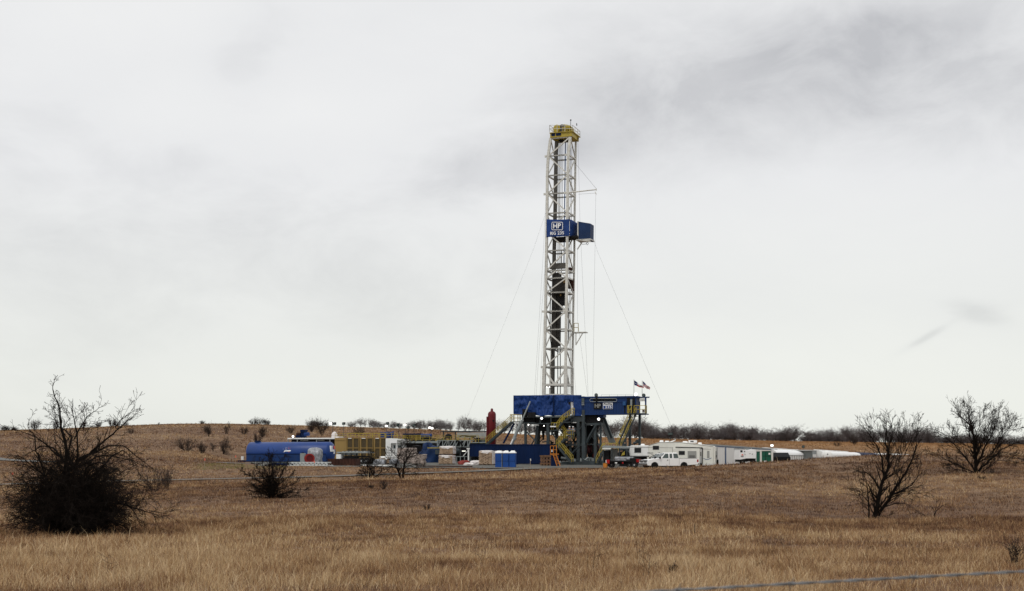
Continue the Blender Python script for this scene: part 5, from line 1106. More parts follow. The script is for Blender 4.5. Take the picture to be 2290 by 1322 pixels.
# dark tarp heap and rusty bin
f = yf(622, 193); t = thing('covered_load', 'dark blue covered load at the left end of the lattice section', 'load', base(f, 622, .5)); blanket(f, 601, 645, 1036, 0, 2.4, 'navy', t, seed=9, bulge=.25, top=.5); q = MB(); f.box(q, 604, 642, 1033.6, 1036, .1, 2.0); q.build('lid', 'steel', t)
f = yf(765, 195); t = thing('waste_bin', 'low dark rusty steel bin before the flatbed trailer', 'bin', base(f, 765)); q = MB(); f.box(q, 733, 794, 1026, 1042, 0, .12, floor='g'); f.box(q, 733, 794, 1026, 1042, 2.0, 2.12, floor='g'); f.box(q, 733, 735, 1026, 1042, .12, 2.0, floor='g'); f.box(q, 792.5, 794, 1026, 1042, .12, 2.0, floor='g'); q.build('bin_wall', 'rust', t)
q = MB()
for k in range(9): f.box(q, 734 + k * 7.2, 735 + k * 7.2, 1026.6, 1041, -.08, 0, floor='g')
q.build('wall_rib', 'rust', t)
q = MB(); f.box(q, 735, 792, 1036, 1041, .12, 2.0, floor='g'); q.build('scrap', 'dark', t)
def wheel(q1, q2, c, ax, r, wd, rim=.58, seg=20):
    ax = Vector(ax).normalized(); c = Vector(c)
    q1.lathe(c - ax * wd / 2, [(0, r * .72), (.0, r * .94), (wd * .15, r), (wd * .85, r), (wd, r * .94), (wd, r * .72)], ax, seg)
    q2.lathe(c - ax * (wd / 2 + .015), [(0, r * .25), (.03, r * .3), (.03, r * rim), (0.0, r * (rim + .05)), (wd + .03, r * (rim + .05)), (wd, r * rim), (wd, .05)], ax, seg)
# flatbed trailer with three axles
f = yf(790, 203); t = thing('flatbed_trailer', 'grey flatbed trailer with three wheels in a row before the yellow housings', 'trailer', base(f, 790)); q = MB(); f.box(q, 753, 822, 1010.5, 1013.5, 0, 2.5); f.box(q, 756, 800, 1013.6, 1018, .4, .6); f.box(q, 756, 800, 1013.6, 1018, 1.8, 2.0); q.build('deck', 'lsteel', t)
q = MB()
for x in (760, 772, 784, 796, 808): f.box(q, x, x + 1.5, 1013.5, 1022, -.02, .12)
f.box(q, 770, 826, 1019.5, 1023, .3, .5); f.box(q, 770, 826, 1019.5, 1023, 1.9, 2.1); f.box(q, 764, 792, 1023, 1029, .3, 2); q.build('chassis', 'dark', t)
q = MB(); f.box(q, 752, 762, 1016, 1026, -.2, 1.0, floor=None); q.build('tool_box', 'wt', t)
for px in (797, 808.8, 820):
    c = f.p(px, 1030.8, .3); w_ = thing_ = None; a_, b_ = MB(), MB(); c.z = GZ_(c) + .5; wheel(a_, b_, c, f.e2, .5, .3); o = a_.build('wheel', 'black', t); b_.build('rim', 'chrome', o)
    a_, b_ = MB(), MB(); wheel(a_, b_, c + f.e2 * 1.9, f.e2, .5, .3); o = a_.build('wheel', 'black', t); b_.build('rim', 'chrome', o)
q = MB()
for k in range(7): f.box(q, 764 + k * 8 + rnd.uniform(0, 3), 769 + k * 8, 1008.6 + rnd.uniform(0, 1), 1010.5, .3, 2)
q.build('load_bar', 'chrome', t)
# low white roofed building behind the tank
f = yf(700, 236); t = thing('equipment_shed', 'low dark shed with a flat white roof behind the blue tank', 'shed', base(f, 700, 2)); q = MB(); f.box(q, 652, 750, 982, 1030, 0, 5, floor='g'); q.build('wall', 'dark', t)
q = MB(); f.box(q, 643, 751, 979.3, 982, -.6, 5.4); q.build('roof', 'white', t)
for x0, x1 in ((672, 689), (710, 725)):
    q = MB(); f.box(q, x0, x1, 983.4, 985.6, -.08, .02); q.build('light_panel', 'blind', t)
q = MB()
for x in (643.5, 664, 707, 737): f.box(q, x, x + 1.3, 982, 1035, -.5, -.35, floor='g')
q.build('post', 'lsteel', t)
lamp(t, 656.6, 976.2, -.5, .2, fr_=f)
q = MB(); f.box(q, 661, 672, 973.5, 979, 0, 1.5); f.box(q, 672, 680, 966, 979, .2, 1.2); f.box(q, 671, 681, 961, 966.5, .1, 1.3); q.build('roof_unit', 'navy', t)
q = MB(); q.tube(f.p(664, 971, .5), f.p(672, 971, .5), .3, n=12); q.build('roof_drum', 'rust', t); q = MB(); q.tube(f.p(681, 971.5, .3), f.p(691, 970.5, .3), .32, n=14); q.build('roof_drum', 'tarp', t)
q = MB(); f.box(q, 741, 758, 976, 979.3, .2, 2); q.lathe(Vector(f.p(748, 978, 1)), [(0, .5), (.5, .52), (.8, .35), (1.0, .1)], (0, 0, 1), 12); q.build('roof_vent', 'wrap', t, smooth=False)
# yellow generator housings
f = yf(800, 232); gl = ['yellow generator housing nearest the blue tank, with a plain panelled side', 'yellow generator housing in the middle of the row', 'yellow generator housing at the right end of the row beside the white cabin']
spans = [(748.5, 803), (804, 834.5), (835.5, 863)]
for k, (x0, x1) in enumerate(spans):
    t = thing('generator_housing', gl[k], 'generator', base(f, x0, 1), 'yellow generator housings in a row')
    q = MB(); f.box(q, x0, x1, 979.6, 1040, 0, 6, floor='g'); q.build('housing', 'yeld', t)
    rx = {0: [(777, 801.5)], 1: [(807.5, 833)], 2: [(838.5, 862.3)]}[k]
    for a_, b_ in rx:
        mid_ = (a_ + b_) / 2
        for u, v in ((a_, mid_ - 1.6), (mid_ + 1.6, b_)):
            for yt, yb in ((981, 1001), (1003, 1024)):
                q = MB(); f.box(q, u, v, yt, yb, -.06, -.02); q.build('radiator_grille', 'mesh', t)
        q = MB()
        for x in (a_ - .9, mid_ - 1.5, mid_ + .5, b_): f.box(q, x, x + .9, 979, 1026, -.16, -.02)
        for k2 in range(9): f.box(q, mid_ - .8, mid_ + .8, 982 + k2 * 4.6, 983 + k2 * 4.6, -.14, -.03)
        f.box(q, a_ - 1, b_ + 1, 1001, 1002.8, -.16, -.02); f.box(q, a_ - 1, b_ + 1, 978.6, 980.6, -.16, -.02); q.build('grille_frame', 'yeld', t)
        q = MB(); f.box(q, a_ + 1.4, mid_ - 3.4, 979.9, 981.2, -.2, -.16); q.build('strip', 'white', t)
    if k == 0:
        q = MB(); f.box(q, 749, 773.6, 983.5, 984.8, -.08, 0); f.box(q, 772.5, 775, 979.6, 1030, -.12, 0); q.build('side_trim', 'yeld', t)
    q = MB(); a_ = f.p(x0 + 1, 979.5, .2); b_ = f.p(x1 - 1, 979.5, .2); rail(q, [a_, b_], .75, .03, 1, 1.4); q.build('roof_railing', 'yel', t); q = MB(); rail(q, [a_ + f.e2 * 5, b_ + f.e2 * 5], .9, .035, 1, 1.4); q.build('roof_railing', 'yel', t)
# white cabin
f = yf(880, 226); t = thing('site_cabin', 'small white cabin with an overhanging roof shelf right of the yellow housings', 'cabin', base(f, 870)); q = MB(); f.box(q, 862.5, 874.5, 980.3, 1036, 0, 3, floor='g'); q.build('end_wall', 'wt', t)
q = MB(); f.box(q, 874.5, 901, 991.5, 1036, .4, 3, floor='g'); q.build('wall', 'wt', t); q = MB(); f.box(q, 872, 900, 981.8, 991.2, -.5, 3); q.build('roof', 'white', t)
q = MB(); f.box(q, 888, 899.5, 983.5, 989.8, -.56, -.5); q.build('roof_panel', 'blind', t)
for x0, x1 in ((880, 884), (890, 898)): q = MB(); f.box(q, x0, x1, 996, 1003, .36, .4); q.build('window', 'glassg', t)
q = MB(); f.box(q, 886.6, 888, 991.2, 1036, -.4, -.28, floor='g'); f.box(q, 901, 902.2, 991.2, 1036, -.4, -.28, floor='g'); q.build('post', 'white', t)
f = yf(866, 236); t = thing('covered_unit', 'bright blue tarpaulin covered unit standing above the yellow housings', 'tarpaulin', base(f, 866)); 
q = MB(); f.box(q, 853, 879, 979, 1030, .4, 3, floor='g'); q.build('stand', 'steel', t)
cloth('tarpaulin', f, 851, 869.5, 965, 980, 0, .2, 12, 10, 'tank', t, 11, tops=lambda s: 965.5 + 4 * s * s + 1.2 * math.sin(s * 6)); cloth('tarpaulin', f, 870.5, 881, 965, 980, .1, .15, 10, 10, 'tank', t, 12, tops=lambda s: 969 - 5 * s)
cloth('tarpaulin', f, 852, 880, 966, 980, 1.6, .2, 12, 10, 'tank', t, 13, tops=lambda s: 967 + 1.5 * math.sin(s * 8))
# light masts
def light_mast(label, px, y, D, heads, group=None, h=None):
    f = yf(px, D); b = base(f, px); t = thing('light_mast', label, 'light mast', b); q = MB(); top = f.p(px, y, 0); q.tube(Vector(b), Vector((b[0], b[1], top.z)), .05, .04, 6); xs = [x for x, _, _ in heads]
    q.bar(f.p(min(xs), y + 1, 0), f.p(max(xs) + .1, y + 1, 0), .06); q.build('mast_pole', 'steel', t)
    for x, yy, lit in heads:
        c = f.p(x, yy, 0); q = MB(); q.hexa([c + f.e1 * u * .27 + f.e2 * v + EZ * (w_ * .21 + v * .2) for w_ in (-1, 1) for u, v in ((-1, -.12), (1, -.12), (.8, .28), (-.8, .28))]); o = q.build('floodlight', 'dark', t)
        q = MB(); c2 = c - f.e2 * .13; q.hexa([c2 + f.e1 * u * .21 + f.e2 * v + EZ * (w_ * .15 - .02) for w_ in (-1, 1) for u, v in ((-1, -.05), (1, -.05), (1, 0), (-1, 0))]); q.build('bulb', 'lampg' if lit else 'glassg', o)
light_mast('light mast with one lit and one dark floodlight above the white roofed shed', 744, 947.3, 240, [(740.5, 947, True), (748, 947.6, False)])
light_mast('light mast with a single dark floodlight right of the twin one', 768.6, 947.5, 240, [(768.6, 947.5, False)])
light_mast('light mast with a low lit floodlight above the blue tarpaulin', 864.6, 950, 244, [(864.6, 952.5, True), (866.5, 947, False)])
light_mast('thin light mast with a small tilted dark lamp behind the mud tanks', 892, 951, 246, [(890, 950, False)])
light_mast('light mast with a round lit floodlight behind the mud tanks', 906.6, 951, 246, [(906.6, 950, True)])
light_mast('short light mast with a dark lamp right of the round lit one', 912.5, 956.5, 246, [(912.5, 956.5, False)])
light_mast('light mast with a dark box lamp left of the widest lit pair', 926, 951.5, 246, [(926, 951, False)])
light_mast('light mast with a bright pair of lit floodlights before the far trees', 964.5, 958, 246, [(961.8, 956.4, True), (966.8, 957.6, True)])
# mud tanks with yellow railings
f = yf(990, 224); t = thing('mud_tank', 'long grey mud tank with yellow railings behind the catwalk', 'mud tank', base(f, 990)); q = MB(); f.box(q, 902, 1092, 991, 1036, 1, 4, floor='g'); q.build('tank_wall', 'dark', t)
q = MB(); f.box(q, 914, 979, 986.6, 991, -.2, 4); f.box(q, 979, 1092, 989, 991, .4, 4); q.build('walkway', 'lsteel', t)
q = MB(); rail(q, [f.p(900, 990, .3), f.p(1086, 990, .3)], .95, .028, 1, 1.2); rail(q, [f.p(902, 986, 2.2), f.p(960, 986, 2.2)], .95, .035, 1, .8); rail(q, [f.p(880, 986, 3.6), f.p(1070, 986, 3.6)], .95, .03, 1, 1.2); q.build('railing', 'yel', t)
rr = random.Random(12)
for nm, m, n_, y0, hh in (('tank_fitting', 'dark', 16, 986, 7), ('tank_fitting', 'steel', 12, 986, 6), ('tank_fitting', 'yeld', 7, 986, 7)):
    q = MB()
    for _ in range(n_): x = rr.uniform(903, 1080); w_ = rr.uniform(2, 7); ww_ = rr.uniform(.8, 3); f.box(q, x, x + w_, y0 - rr.uniform(1.5, hh), 989, ww_, ww_ + rr.uniform(.4, 1))
    q.build(nm, m, t)
q = MB(); f.box(q, 901, 939, 973, 986.5, 2.6, 3.6); q.build('shaker_housing', 'yeld', t); q = MB(); f.box(q, 901, 939, 969.5, 973, 2.2, 3.8); q.build('shaker_cover', 'navy', t)
q = MB(); q.tube(f.p(942, 974.5, 2.5), f.p(965, 974.5, 2.5), .32, n=12); q.build('covered_pipe', 'tarp', t)
q = MB()
for px in (946, 954, 961): q.tube(f.p(px, 981, .9), f.p(px, 981, 1.6), .32, n=14)
q.build('pump_drum', 'dark', t); q = MB(); q.lathe(f.p(1003, 980, 2), [(0, .65), (.5, .55), (.75, .2)], (0, 0, 1), 12); f.box(q, 1040, 1060, 974.5, 977, 2, 3); q.build('agitator', 'dark', t); q = MB(); q.path([f.p(1028, 976, 2), f.p(1034, 974.5, 2), f.p(1048, 975.5, 2), f.p(1060, 979, 2), f.p(1066, 984, 2)], .09, 6); q.build('bent_pipe', 'dark', t)
q = MB(); f.box(q, 1022, 1086, 967.5, 979, 4.2, 4.4); q.build('back_screen', 'blind', t)
# canopy
f = yf(1035, 230); t = thing('canopy', 'flat grey steel canopy on posts left of the red upright vessel', 'canopy', base(f, 1035)); q = MB(); f.box(q, 985, 1086, 963.6, 965.4, 0, 5); q.build('roof', 'steel', t)
for x in (990.5, 1017, 1049, 1083): q = MB(); f.box(q, x, x + 1.8, 965.4, 1034, .1, .3, floor='g'); q.build('post', 'steel', t)
# catwalk truss
f = yf(1015, 213); t = thing('catwalk', 'raised grey lattice catwalk behind the two high stack of sacks', 'catwalk', base(f, 1015)); q = MB(); f.box(q, 978, 1053, 984.5, 985.8, 0, 1.5); f.box(q, 978, 1053, 998.8, 1000.2, 0, 1.5)
xs = [978, 985, 990, 999, 1004, 1013, 1018, 1025, 1030, 1040, 1046, 1052]
for k, x in enumerate(xs):
    q.bar(f.p(x, 985, 0), f.p(xs[k] if k % 2 == 0 else xs[k - 1], 1000, 0), .11)
q.bar(f.p(978.5, 984.5, 0), f.p(978.5, 1000, 0), .14)
for a_, b_ in ((985, 979), (1002, 997), (1018, 1012), (1041, 1036), (1052, 1047)): q.bar(f.p(a_, 985.5, -.03), f.p(b_, 999.5, -.03), .12)
q.build('lattice', 'lsteel', t); q = MB()
for x in (980, 1004, 1028, 1051): f.box(q, x, x + 1.3, 1000, 1036, .2, .4, floor='g')
q.build('leg', 'steel', t)
q = MB(); f.box(q, 981, 1050, 986.5, 998, .9, 1.1); q.build('side_panel', 'steel', t); q = MB()
for k in range(10): q.tube(f.p(983 + k * 6.4, 994 - (k % 3), .5), f.p(989 + k * 6.4, 990 + (k % 2) * 3, .5), .14, n=8)
q.path([f.p(1022 + 11 * math.cos(R_(a__)), 999 - 13 * math.sin(R_(a__)), -.15) for a__ in range(0, 100, 12)], .12, 8); q.build('hose', 'black', t)
# white post frame, benches, under the catwalk
f = yf(1040, 209); t = thing('steel_frame', 'white post with a diagonal brace at the left end of the dark blue container', 'frame', base(f, 1048)); q = MB(); f.box(q, 1046, 1048.6, 1003, 1038, 0, .2, floor='g'); q.build('post', 'wt', t)
q = MB(); f.box(q, 1043.5, 1050, 1002, 1005, -.05, .25); q.bar(f.p(1046, 1008, .1), f.p(1036, 1020, .1), .09); q.build('brace', 'wt', t)
t = thing('work_table', 'small grey table frame under the catwalk', 'table', base(f, 1028)); q = MB(); f.box(q, 1020, 1040, 1020.4, 1021.8, .4, 1.4); q.build('tabletop', 'lsteel', t)
for x in (1020.4, 1029, 1038): q = MB(); f.box(q, x, x + 1.1, 1021.8, 1038, .4, .5, floor='g'); q.build('leg', 'lsteel', t)
f = yf(1015, 219); t = thing('pump_unit', 'dark block with pump parts filling the dark zone under the catwalk', 'pump', base(f, 1020)); q = MB(); f.box(q, 975, 1052, 1003, 1038, 1.5, 3, floor='g'); f.box(q, 1014, 1024, 1004, 1014, .2, 1.4); q.lathe(f.p(1025, 1022, 1), [(0, .5), (.8, .6), (1, .3)], (0, 0, 1), 12); q.lathe(f.p(1037, 1012, 1) - f.e2 * .4, [(0, .5), (.8, .5)], f.e2, 16); q.build('pump_body', 'dark', t)  # wide dark box fills the zone behind the catwalk legs
q = MB(); q.lathe(f.p(1019.5, 1009, .3) - f.e2 * .2, [(0, .3), (.3, .45), (.5, .45)], f.e1 * .5 + f.e2, 14); q.build('motor', 'steel', t)
q = MB(); f.box(q, 1033, 1040.5, 1008, 1009.8, .1, .25); q.build('glowing_tag', 'tube', t)  # small yellow tag; its glow is added, it is no lamp
# blue tarpaulined machines
f = yf(955, 212); t = thing('covered_machine', 'tall machine draped in dark blue tarpaulin left of the two high sack stack', 'machine', base(f, 955, 1)); blanket(f, 937, 977, 1002, 0, 3, 'tarp2', t, seed=21, bulge=.3, top=.5); q = MB(); blanket(f, 944, 962, 997, .6, 2.2, 'tarp2', t, name='upper_wrapping', seed=22, bulge=.3, top=.6)
q = MB(); f.box(q, 973, 980.5, 1006, 1016, -.2, .6); q.build('junction_box', 'steel', t); q = MB(); q.bar(f.p(956, 1001.8, -.3), f.p(983, 1001.8, -.3), .13); q.build('yellow_bar', 'yel', t)
f = yf(932, 214); t = thing('storage_drum', 'upright dark grey drum behind the heap of pale sacks', 'drum', base(f, 932)); q = MB(); c = f.p(932, 1040, .8); c.z = GZ_(c); q.lathe(c, [(0, .7), (2.6, .7), (2.7, .66), (2.75, .3)], (0, 0, 1), 20); q.build('drum', 'dark', t, smooth=False)
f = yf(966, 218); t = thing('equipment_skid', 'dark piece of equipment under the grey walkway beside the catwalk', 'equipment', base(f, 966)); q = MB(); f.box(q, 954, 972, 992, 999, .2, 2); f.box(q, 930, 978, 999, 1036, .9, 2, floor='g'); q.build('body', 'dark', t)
# sack pallets
def sack_stack(label, px0, px1, y0, y1, D, m, layers, seed, depth=1.1, wrapm='wrap', group=None, rnd_=.05, cap=True, z0=None):
    """pallet stacked with filled sacks: each layer is a ring of rounded sacks in one mesh, plus plastic hood and pallet"""
    f = yf(px0, D); rr = random.Random(seed); a = f.p(px0, y1, 0); b = f.p(px1, y1, 0); w = (b - a).length; c = (a + b) / 2 + f.e2 * depth / 2
    zb = GZ_(c) if z0 is None else z0; ztop = f.p(px0, y0, 0).z; t = thing('sack_pallet', label, 'sacks', (c.x, c.y, zb), group)
    q = MB()
    for k in range(4): q.hexa([Vector((p.x, p.y, zb + z)) for z in (0, .12) for p in (a + f.e1 * w * k / 3 * .92 , a + f.e1 * (w * k / 3 * .92 + .09), a + f.e1 * (w * k / 3 * .92 + .09) + f.e2 * depth, a + f.e1 * w * k / 3 * .92 + f.e2 * depth)])
    q.build('pallet', 'timber', t); q = MB(); zs = zb + .13; h = (ztop - zs) / layers; nx0 = max(2, round(w / .75)); ny = 2
    for L_ in range(layers):
        nx = nx0 + (L_ % 2); off = rr.uniform(-1, 1) * rnd_ * .6
        for i in range(nx):
            for j in range(ny):
                cx = a + f.e1 * (w * (i + .5) / nx + off + rr.uniform(-.02, .02)) + f.e2 * (depth * (j + .5) / ny + rr.uniform(-.03, .03)); sx, sy = w / nx * .56, depth / ny * .55; rows = []
                for hz_, rs in ((0, .55), (.15, .9), (.5, 1.0 + rr.uniform(-.04, .04)), (.85, .9), (1.0, .5)):
                    row = []
                    for k in range(13):
                        tt = 2 * math.pi * (k % 12) / 12; cc, ss = math.cos(tt), math.sin(tt); kk = (abs(cc) ** 4 + abs(ss) ** 4) ** -.25
                        p = cx + f.e1 * cc * kk * sx * rs + f.e2 * ss * kk * sy * rs; row.append(Vector((p.x, p.y, zs + h * (L_ + hz_ * 1.06))))
                    rows.append(row)
                q.grid(rows)
    q.build('sacks', m, t, smooth=True)
    if cap:
        q = MB(); rows = []
        for hz_, rs in ((-.28, 1.04), (-.05, 1.05), (.03, 1.0), (.07, .7), (.09, .02)):
            row = []
            for k in range(25):
                tt = 2 * math.pi * (k % 24) / 24; cc, ss = math.cos(tt), math.sin(tt); kk = (abs(cc) ** 6 + abs(ss) ** 6) ** (-1 / 6)
                p = c + f.e1 * cc * kk * w / 2 * rs + f.e2 * ss * kk * depth / 2 * rs; row.append(Vector((p.x, p.y, ztop + hz_ + rr.uniform(-.04, .04) + (rr.uniform(-.12, .1) if hz_ < -.2 else 0))))
            rows.append(row)
        q.grid(rows); q.build('plastic_hood', wrapm, t, smooth=True)
        q = MB(); q.prism([b + EZ * (zs - b.z + .05), b + EZ * (ztop - b.z), b + f.e2 * depth + EZ * (ztop - b.z), b + f.e2 * depth + EZ * (zs - b.z + .05)], f.e1 * .03 ); q.build('side_wrap', wrapm, t)
    return t, ztop
_, zt_ = sack_stack('lower pallet of tan sacks in the two high stack', 980.5, 1012, 1018.8, 1039, 200, 'sack', 7, 31, 1.15)
sack_stack('upper pallet of tan sacks with white hood in the two high stack', 982, 1013, 999, 1018, 200, 'sack', 7, 32, 1.15, z0=zt_ + .1)
sack_stack('pallet of brown sacks with a white hood left of the portable toilets', 1070.5, 1100.5, 1009, 1042, 196, 'sack', 11, 33, 1.2)
sack_stack('pallet of sacks half hidden behind the portable toilets', 1102, 1128, 1010, 1042, 197, 'sack', 11, 34, 1.2)
sack_stack('wide stack of pinkish sacks behind the forked bare tree', 887, 925, 1002, 1037, 206, 'sackp', 11, 35, 1.4, rnd_=.12, cap=False)
sack_stack('rounded heap of pale sacks right of the forked bare tree', 921, 946.5, 1016, 1040, 200, 'sackp', 8, 36, 1.3, rnd_=.25, cap=False)
sack_stack('low pallet of tan sacks left of the forked bare tree', 848, 873, 1022, 1037, 202, 'sack', 5, 37, 1.2, wrapm='wt')
for nm, lb, px0, px1, y0, D, m, sd in [('plastic_heap', 'heap of crumpled grey plastic wrap left of the low sack pallet', 834, 856, 1029, 201, 'plast', 41), ('plastic_heap', 'heap of crumpled grey plastic wrap right of the low sack pallet', 868, 886, 1029, 201, 'plast', 42), ('sack_heap', 'low heap of red sacks before the dark blue container', 1023.5, 1047, 1031.5, 199, 'redsack', 43), ('sack_heap', 'low flat white sack in front of the red sacks', 1036, 1058, 1036, 196, 'wrap', 44), ('sack_heap', 'heap of white sacks left of the brown sack pallet', 1050, 1073, 1031.8, 198, 'wrap', 45)]:
    f = yf(px0, D); t = thing(nm, lb, 'sacks' if 'sack' in nm else 'plastic', base(f, (px0 + px1) / 2, .5)); blanket(f, px0, px1, y0, 0, 1.2, m, t, name='heap', seed=sd, bulge=.35, top=.8)
f = yf(845, 190); t = thing('pipe_row', 'row of thin white pipes on the gravel before the plastic heaps', 'pipes', base(f, 845)); 
for k in range(6): q = MB(); a_ = f.p(812 + k * 11, 1041, .3 * (k % 2)); a_.z = GZ_(a_) + .12; b_ = a_ + f.e1 * .62; q.tube(a_, b_, .07, n=8); q.build('pipe', 'white', t)
f = yf(990, 186); t = thing('timber_plank', 'long dark timber lying along the front edge of the gravel pad', 'plank', base(f, 990)); q = MB(); a_ = f.p(932, 1045, 0); b_ = f.p(1056, 1046, 0); a_.z = GZ_(a_) + .1; b_.z = GZ_(b_) + .1; q.bar(a_, b_, .25, .2); q.build('plank', 'rust', t)
# red upright vessel
f = yf(1099, 216); c = f.p(1100, 1040, 1); c.z = GZ_(c); t = thing('pressure_vessel', 'tall dark red upright vessel rising behind the left stairs of the rig', 'vessel', c); ztp = f.p(1100, 913.5, 1).z; hh = ztp - c.z; r_ = 9.1 * c.y / F
q = MB(); q.lathe(c, [(0, r_), (hh - 1.0, r_), (hh - .75, r_ * .93), (hh - .55, r_ * .7), (hh - .45, r_ * .35), (hh - .42, .22), (hh - .1, .2), (hh, .1)], (0, 0, 1), 28); q.build('shell', 'red', t, smooth=True)
q = MB(); q.tube(Vector((c.x - r_ - .1, c.y - .3, c.z + 1)), Vector((c.x - r_ - .1, c.y - .3, f.p(1091, 932, 1).z)), .14, n=10); q.bar(Vector((c.x - r_ - .1, c.y - .3, ztp - 2.9)), Vector((c.x, c.y - r_ * .9, ztp - 2.9)), .12); q.build('side_pipe', 'red', t)
q = MB(); q.lathe(Vector((c.x + .25, c.y - r_ - .02, ztp - 2.0)), [(0, .14), (.15, .14)], (0, -1, 0), 10); q.build('nozzle', 'dark', t)
# dark blue container (gooseneck shape)
f = yf(1140, 201); t = thing('storage_container', 'long dark navy steel container with its raised front end at left', 'container', base(f, 1140, 1)); q = MB(); n = 90; x0, x1 = 1050.5, 1230; rows = []
A_ = [f.p(x0 + (x1 - x0) * i / n, 994.5, (0, .05, .05, 0)[i % 4]) for i in range(n + 1)]; ztp = A_[0].z; gzc = GZ_(f.p(1140, 1040, 1)); zlow = f.p(1060, 1021, 0).z
rows = [[Vector((p.x, p.y, ztp)) for p in A_], [Vector((p.x, p.y, (zlow if i < n * .13 else gzc + .12))) for i, p in enumerate(A_)]]; q.grid(rows); q.build('corrugated_side', 'navy', t)
q = MB(); f.box(q, x0, x1, 994.2, 1037, .06, 2.4, floor=zlow); f.box(q, 1075, x1, 1018, 1039, .06, 2.4, floor=gzc + .1); f.box(q, x0 - .5, x1 + .5, 993.6, 995.4, -.05, 2.45); q.build('body', 'navy', t)
q = MB(); f.box(q, 1056, 1074, 1023, 1036, .6, 1.9); f.box(q, 1075, 1230, 1036, 1040, .1, 2.3, floor=gzc); q.build('undercarriage', 'black', t)
for k in range(9): q = MB(); f.box(q, 1160 + k * 2.9, 1161.4 + k * 2.9, 1037.6, 1038.5, -.02, 0.0); q.build('marker_strip', 'blind', t)
q = MB(); q.lathe(f.p(1059, 1031, .3), [(0, .45), (.3, .45)], f.e2, 18); q.build('wheel', 'black', t); q = MB(); f.box(q, 1185.5, 1187.5, 1026, 1031, -.03, 0); q.build('door_label', 'white', t)
# portable toilets
bt = f2 = yf(1130, 184, R_(8))
tl = ['left portable toilet of the blue row, with a pale corner strip', 'middle portable toilet of the blue row', 'right portable toilet of the blue row before the dark container']
for k, (x0, x1) in enumerate([(1107.2, 1122.6), (1124.2, 1137.6), (1138.6, 1152.4)]):
    f = f2; t = thing('portable_toilet', tl[k], 'toilet', base(f, (x0 + x1) / 2, .4), 'blue portable toilets in a row'); q = MB(); f.box(q, x0, x1, 1013.4, 1048, 0, 1.1, floor='g'); q.build('body', 'toilet', t, bevel=.03)
    a_ = f.p(x0 - .4, 1013.6, -.05); b_ = f.p(x1 + .4, 1013.6, -.05); d_ = f.e2 * 1.2; m_ = (a_ + b_) / 2 + d_ / 2; ins = .42; hh = .36
    lo = [a_, b_, b_ + d_, a_ + d_]; q = MB(); q.hexa(lo + [p + EZ * .07 for p in lo]); up_ = [m_ + (p - m_) * ins + EZ * hh for p in lo]; q.hexa([p + EZ * .075 for p in lo] + up_); q.build('roof', 'white', t)
    q = MB(); f.box(q, x0 + .9, x1 - .9, 1016, 1046, -.03, 0); o = q.build('door', 'toilet', t); q = MB(); f.box(q, x0 + .6, x1 - .6, 1031.2, 1031.9, -.04, -.03); q.build('seam', 'navy', o); q = MB(); f.box(q, x1 - 2.6, x1 - 2.0, 1029, 1032, -.06, -.03); q.build('latch', 'dark', o)
    q = MB(); q.tube(f.p(x1 - 2, 1013, 1.0), f.p(x1 - 2, 1007.5, 1.0), .06, n=8); q.build('vent_pipe', 'white', t)
    if k == 0: q = MB(); f.box(q, x1 - .6, x1 + .3, 1014, 1047, -.05, 0); q.build('corner_strip', 'lsteel', t)
# timber crate stack and orange access stand
f = yf(1220, 193); t = thing('timber_stack', 'stack of rough brown timbers before the right end of the dark container', 'timber', base(f, 1220, .5)); q = MB(); rr = random.Random(3); gz = GZ_(base(f, 1220)); 
for L_ in range(6):
    z0 = gz + L_ * .24
    if L_ % 2 == 0:
        for x in (1208.5, 1214.5, 1221, 1228): a_ = f.p(x + rr.uniform(-.6, .6), 1030, 0); q.hexa([Vector((p.x, p.y, z)) for z in (z0, z0 + .22) for p in (a_, a_ + f.e1 * .28, a_ + f.e1 * .28 + f.e2 * 1.2, a_ + f.e2 * 1.2)])
    else:
        for w_ in (0, .45, .9): a_ = f.p(1208 + rr.uniform(-.8, .8), 1030, w_); q.hexa([Vector((p.x, p.y, z)) for z in (z0, z0 + .2) for p in (a_, a_ + f.e1 * 1.6, a_ + f.e1 * 1.6 + f.e2 * .25, a_ + f.e2 * .25)])
q.build('timbers', 'timber', t); q = MB(); f.box(q, 1207, 1233, 1018.2, 1021.6, -.05, 1.2); q.build('top_plank', 'timber', t)
f = yf(1240, 190); t = thing('access_stand', 'orange access stand with railed platform and ladder at the container end', 'stand', base(f, 1240)); q = MB(); f.box(q, 1229.8, 1245.6, 1014.5, 1016.8, 0, .9); q.build('platform', 'oran', t)
q = MB(); rail(q, [f.p(1231, 1014.5, 0), f.p(1244.6, 1014.5, 0)], 1.1, .035, 1, .45); rail(q, [f.p(1231, 1014.5, .85), f.p(1244.6, 1014.5, .85)], 1.1, .035, 1, .45); q.build('railing', 'oran', t)
q = MB(); g0 = GZ_(base(f, 1245)); 
for w_ in (0, .8):
    for a_, b_ in ((1237, 1246), (1244, 1253)): A1 = f.p(a_, 1017, w_); B1 = f.p(b_, 1040, w_); B1.z = g0; q.bar(A1, B1, .08)
for k in range(6): A1 = f.p(1237 + 1.7 * k, 1019 + 3.6 * k, 0); q.bar(A1, A1 + f.e1 * .5, .06)
q.build('ladder', 'oran', t); q = MB(); f.box(q, 1233.4, 1235.2, 1006, 1011, -.1, -.05); q.build('notice', 'white', t); q = MB(); f.box(q, 1232, 1244, 1019, 1041, .3, 1.6, floor='g'); q.build('base_block', 'navy', t)
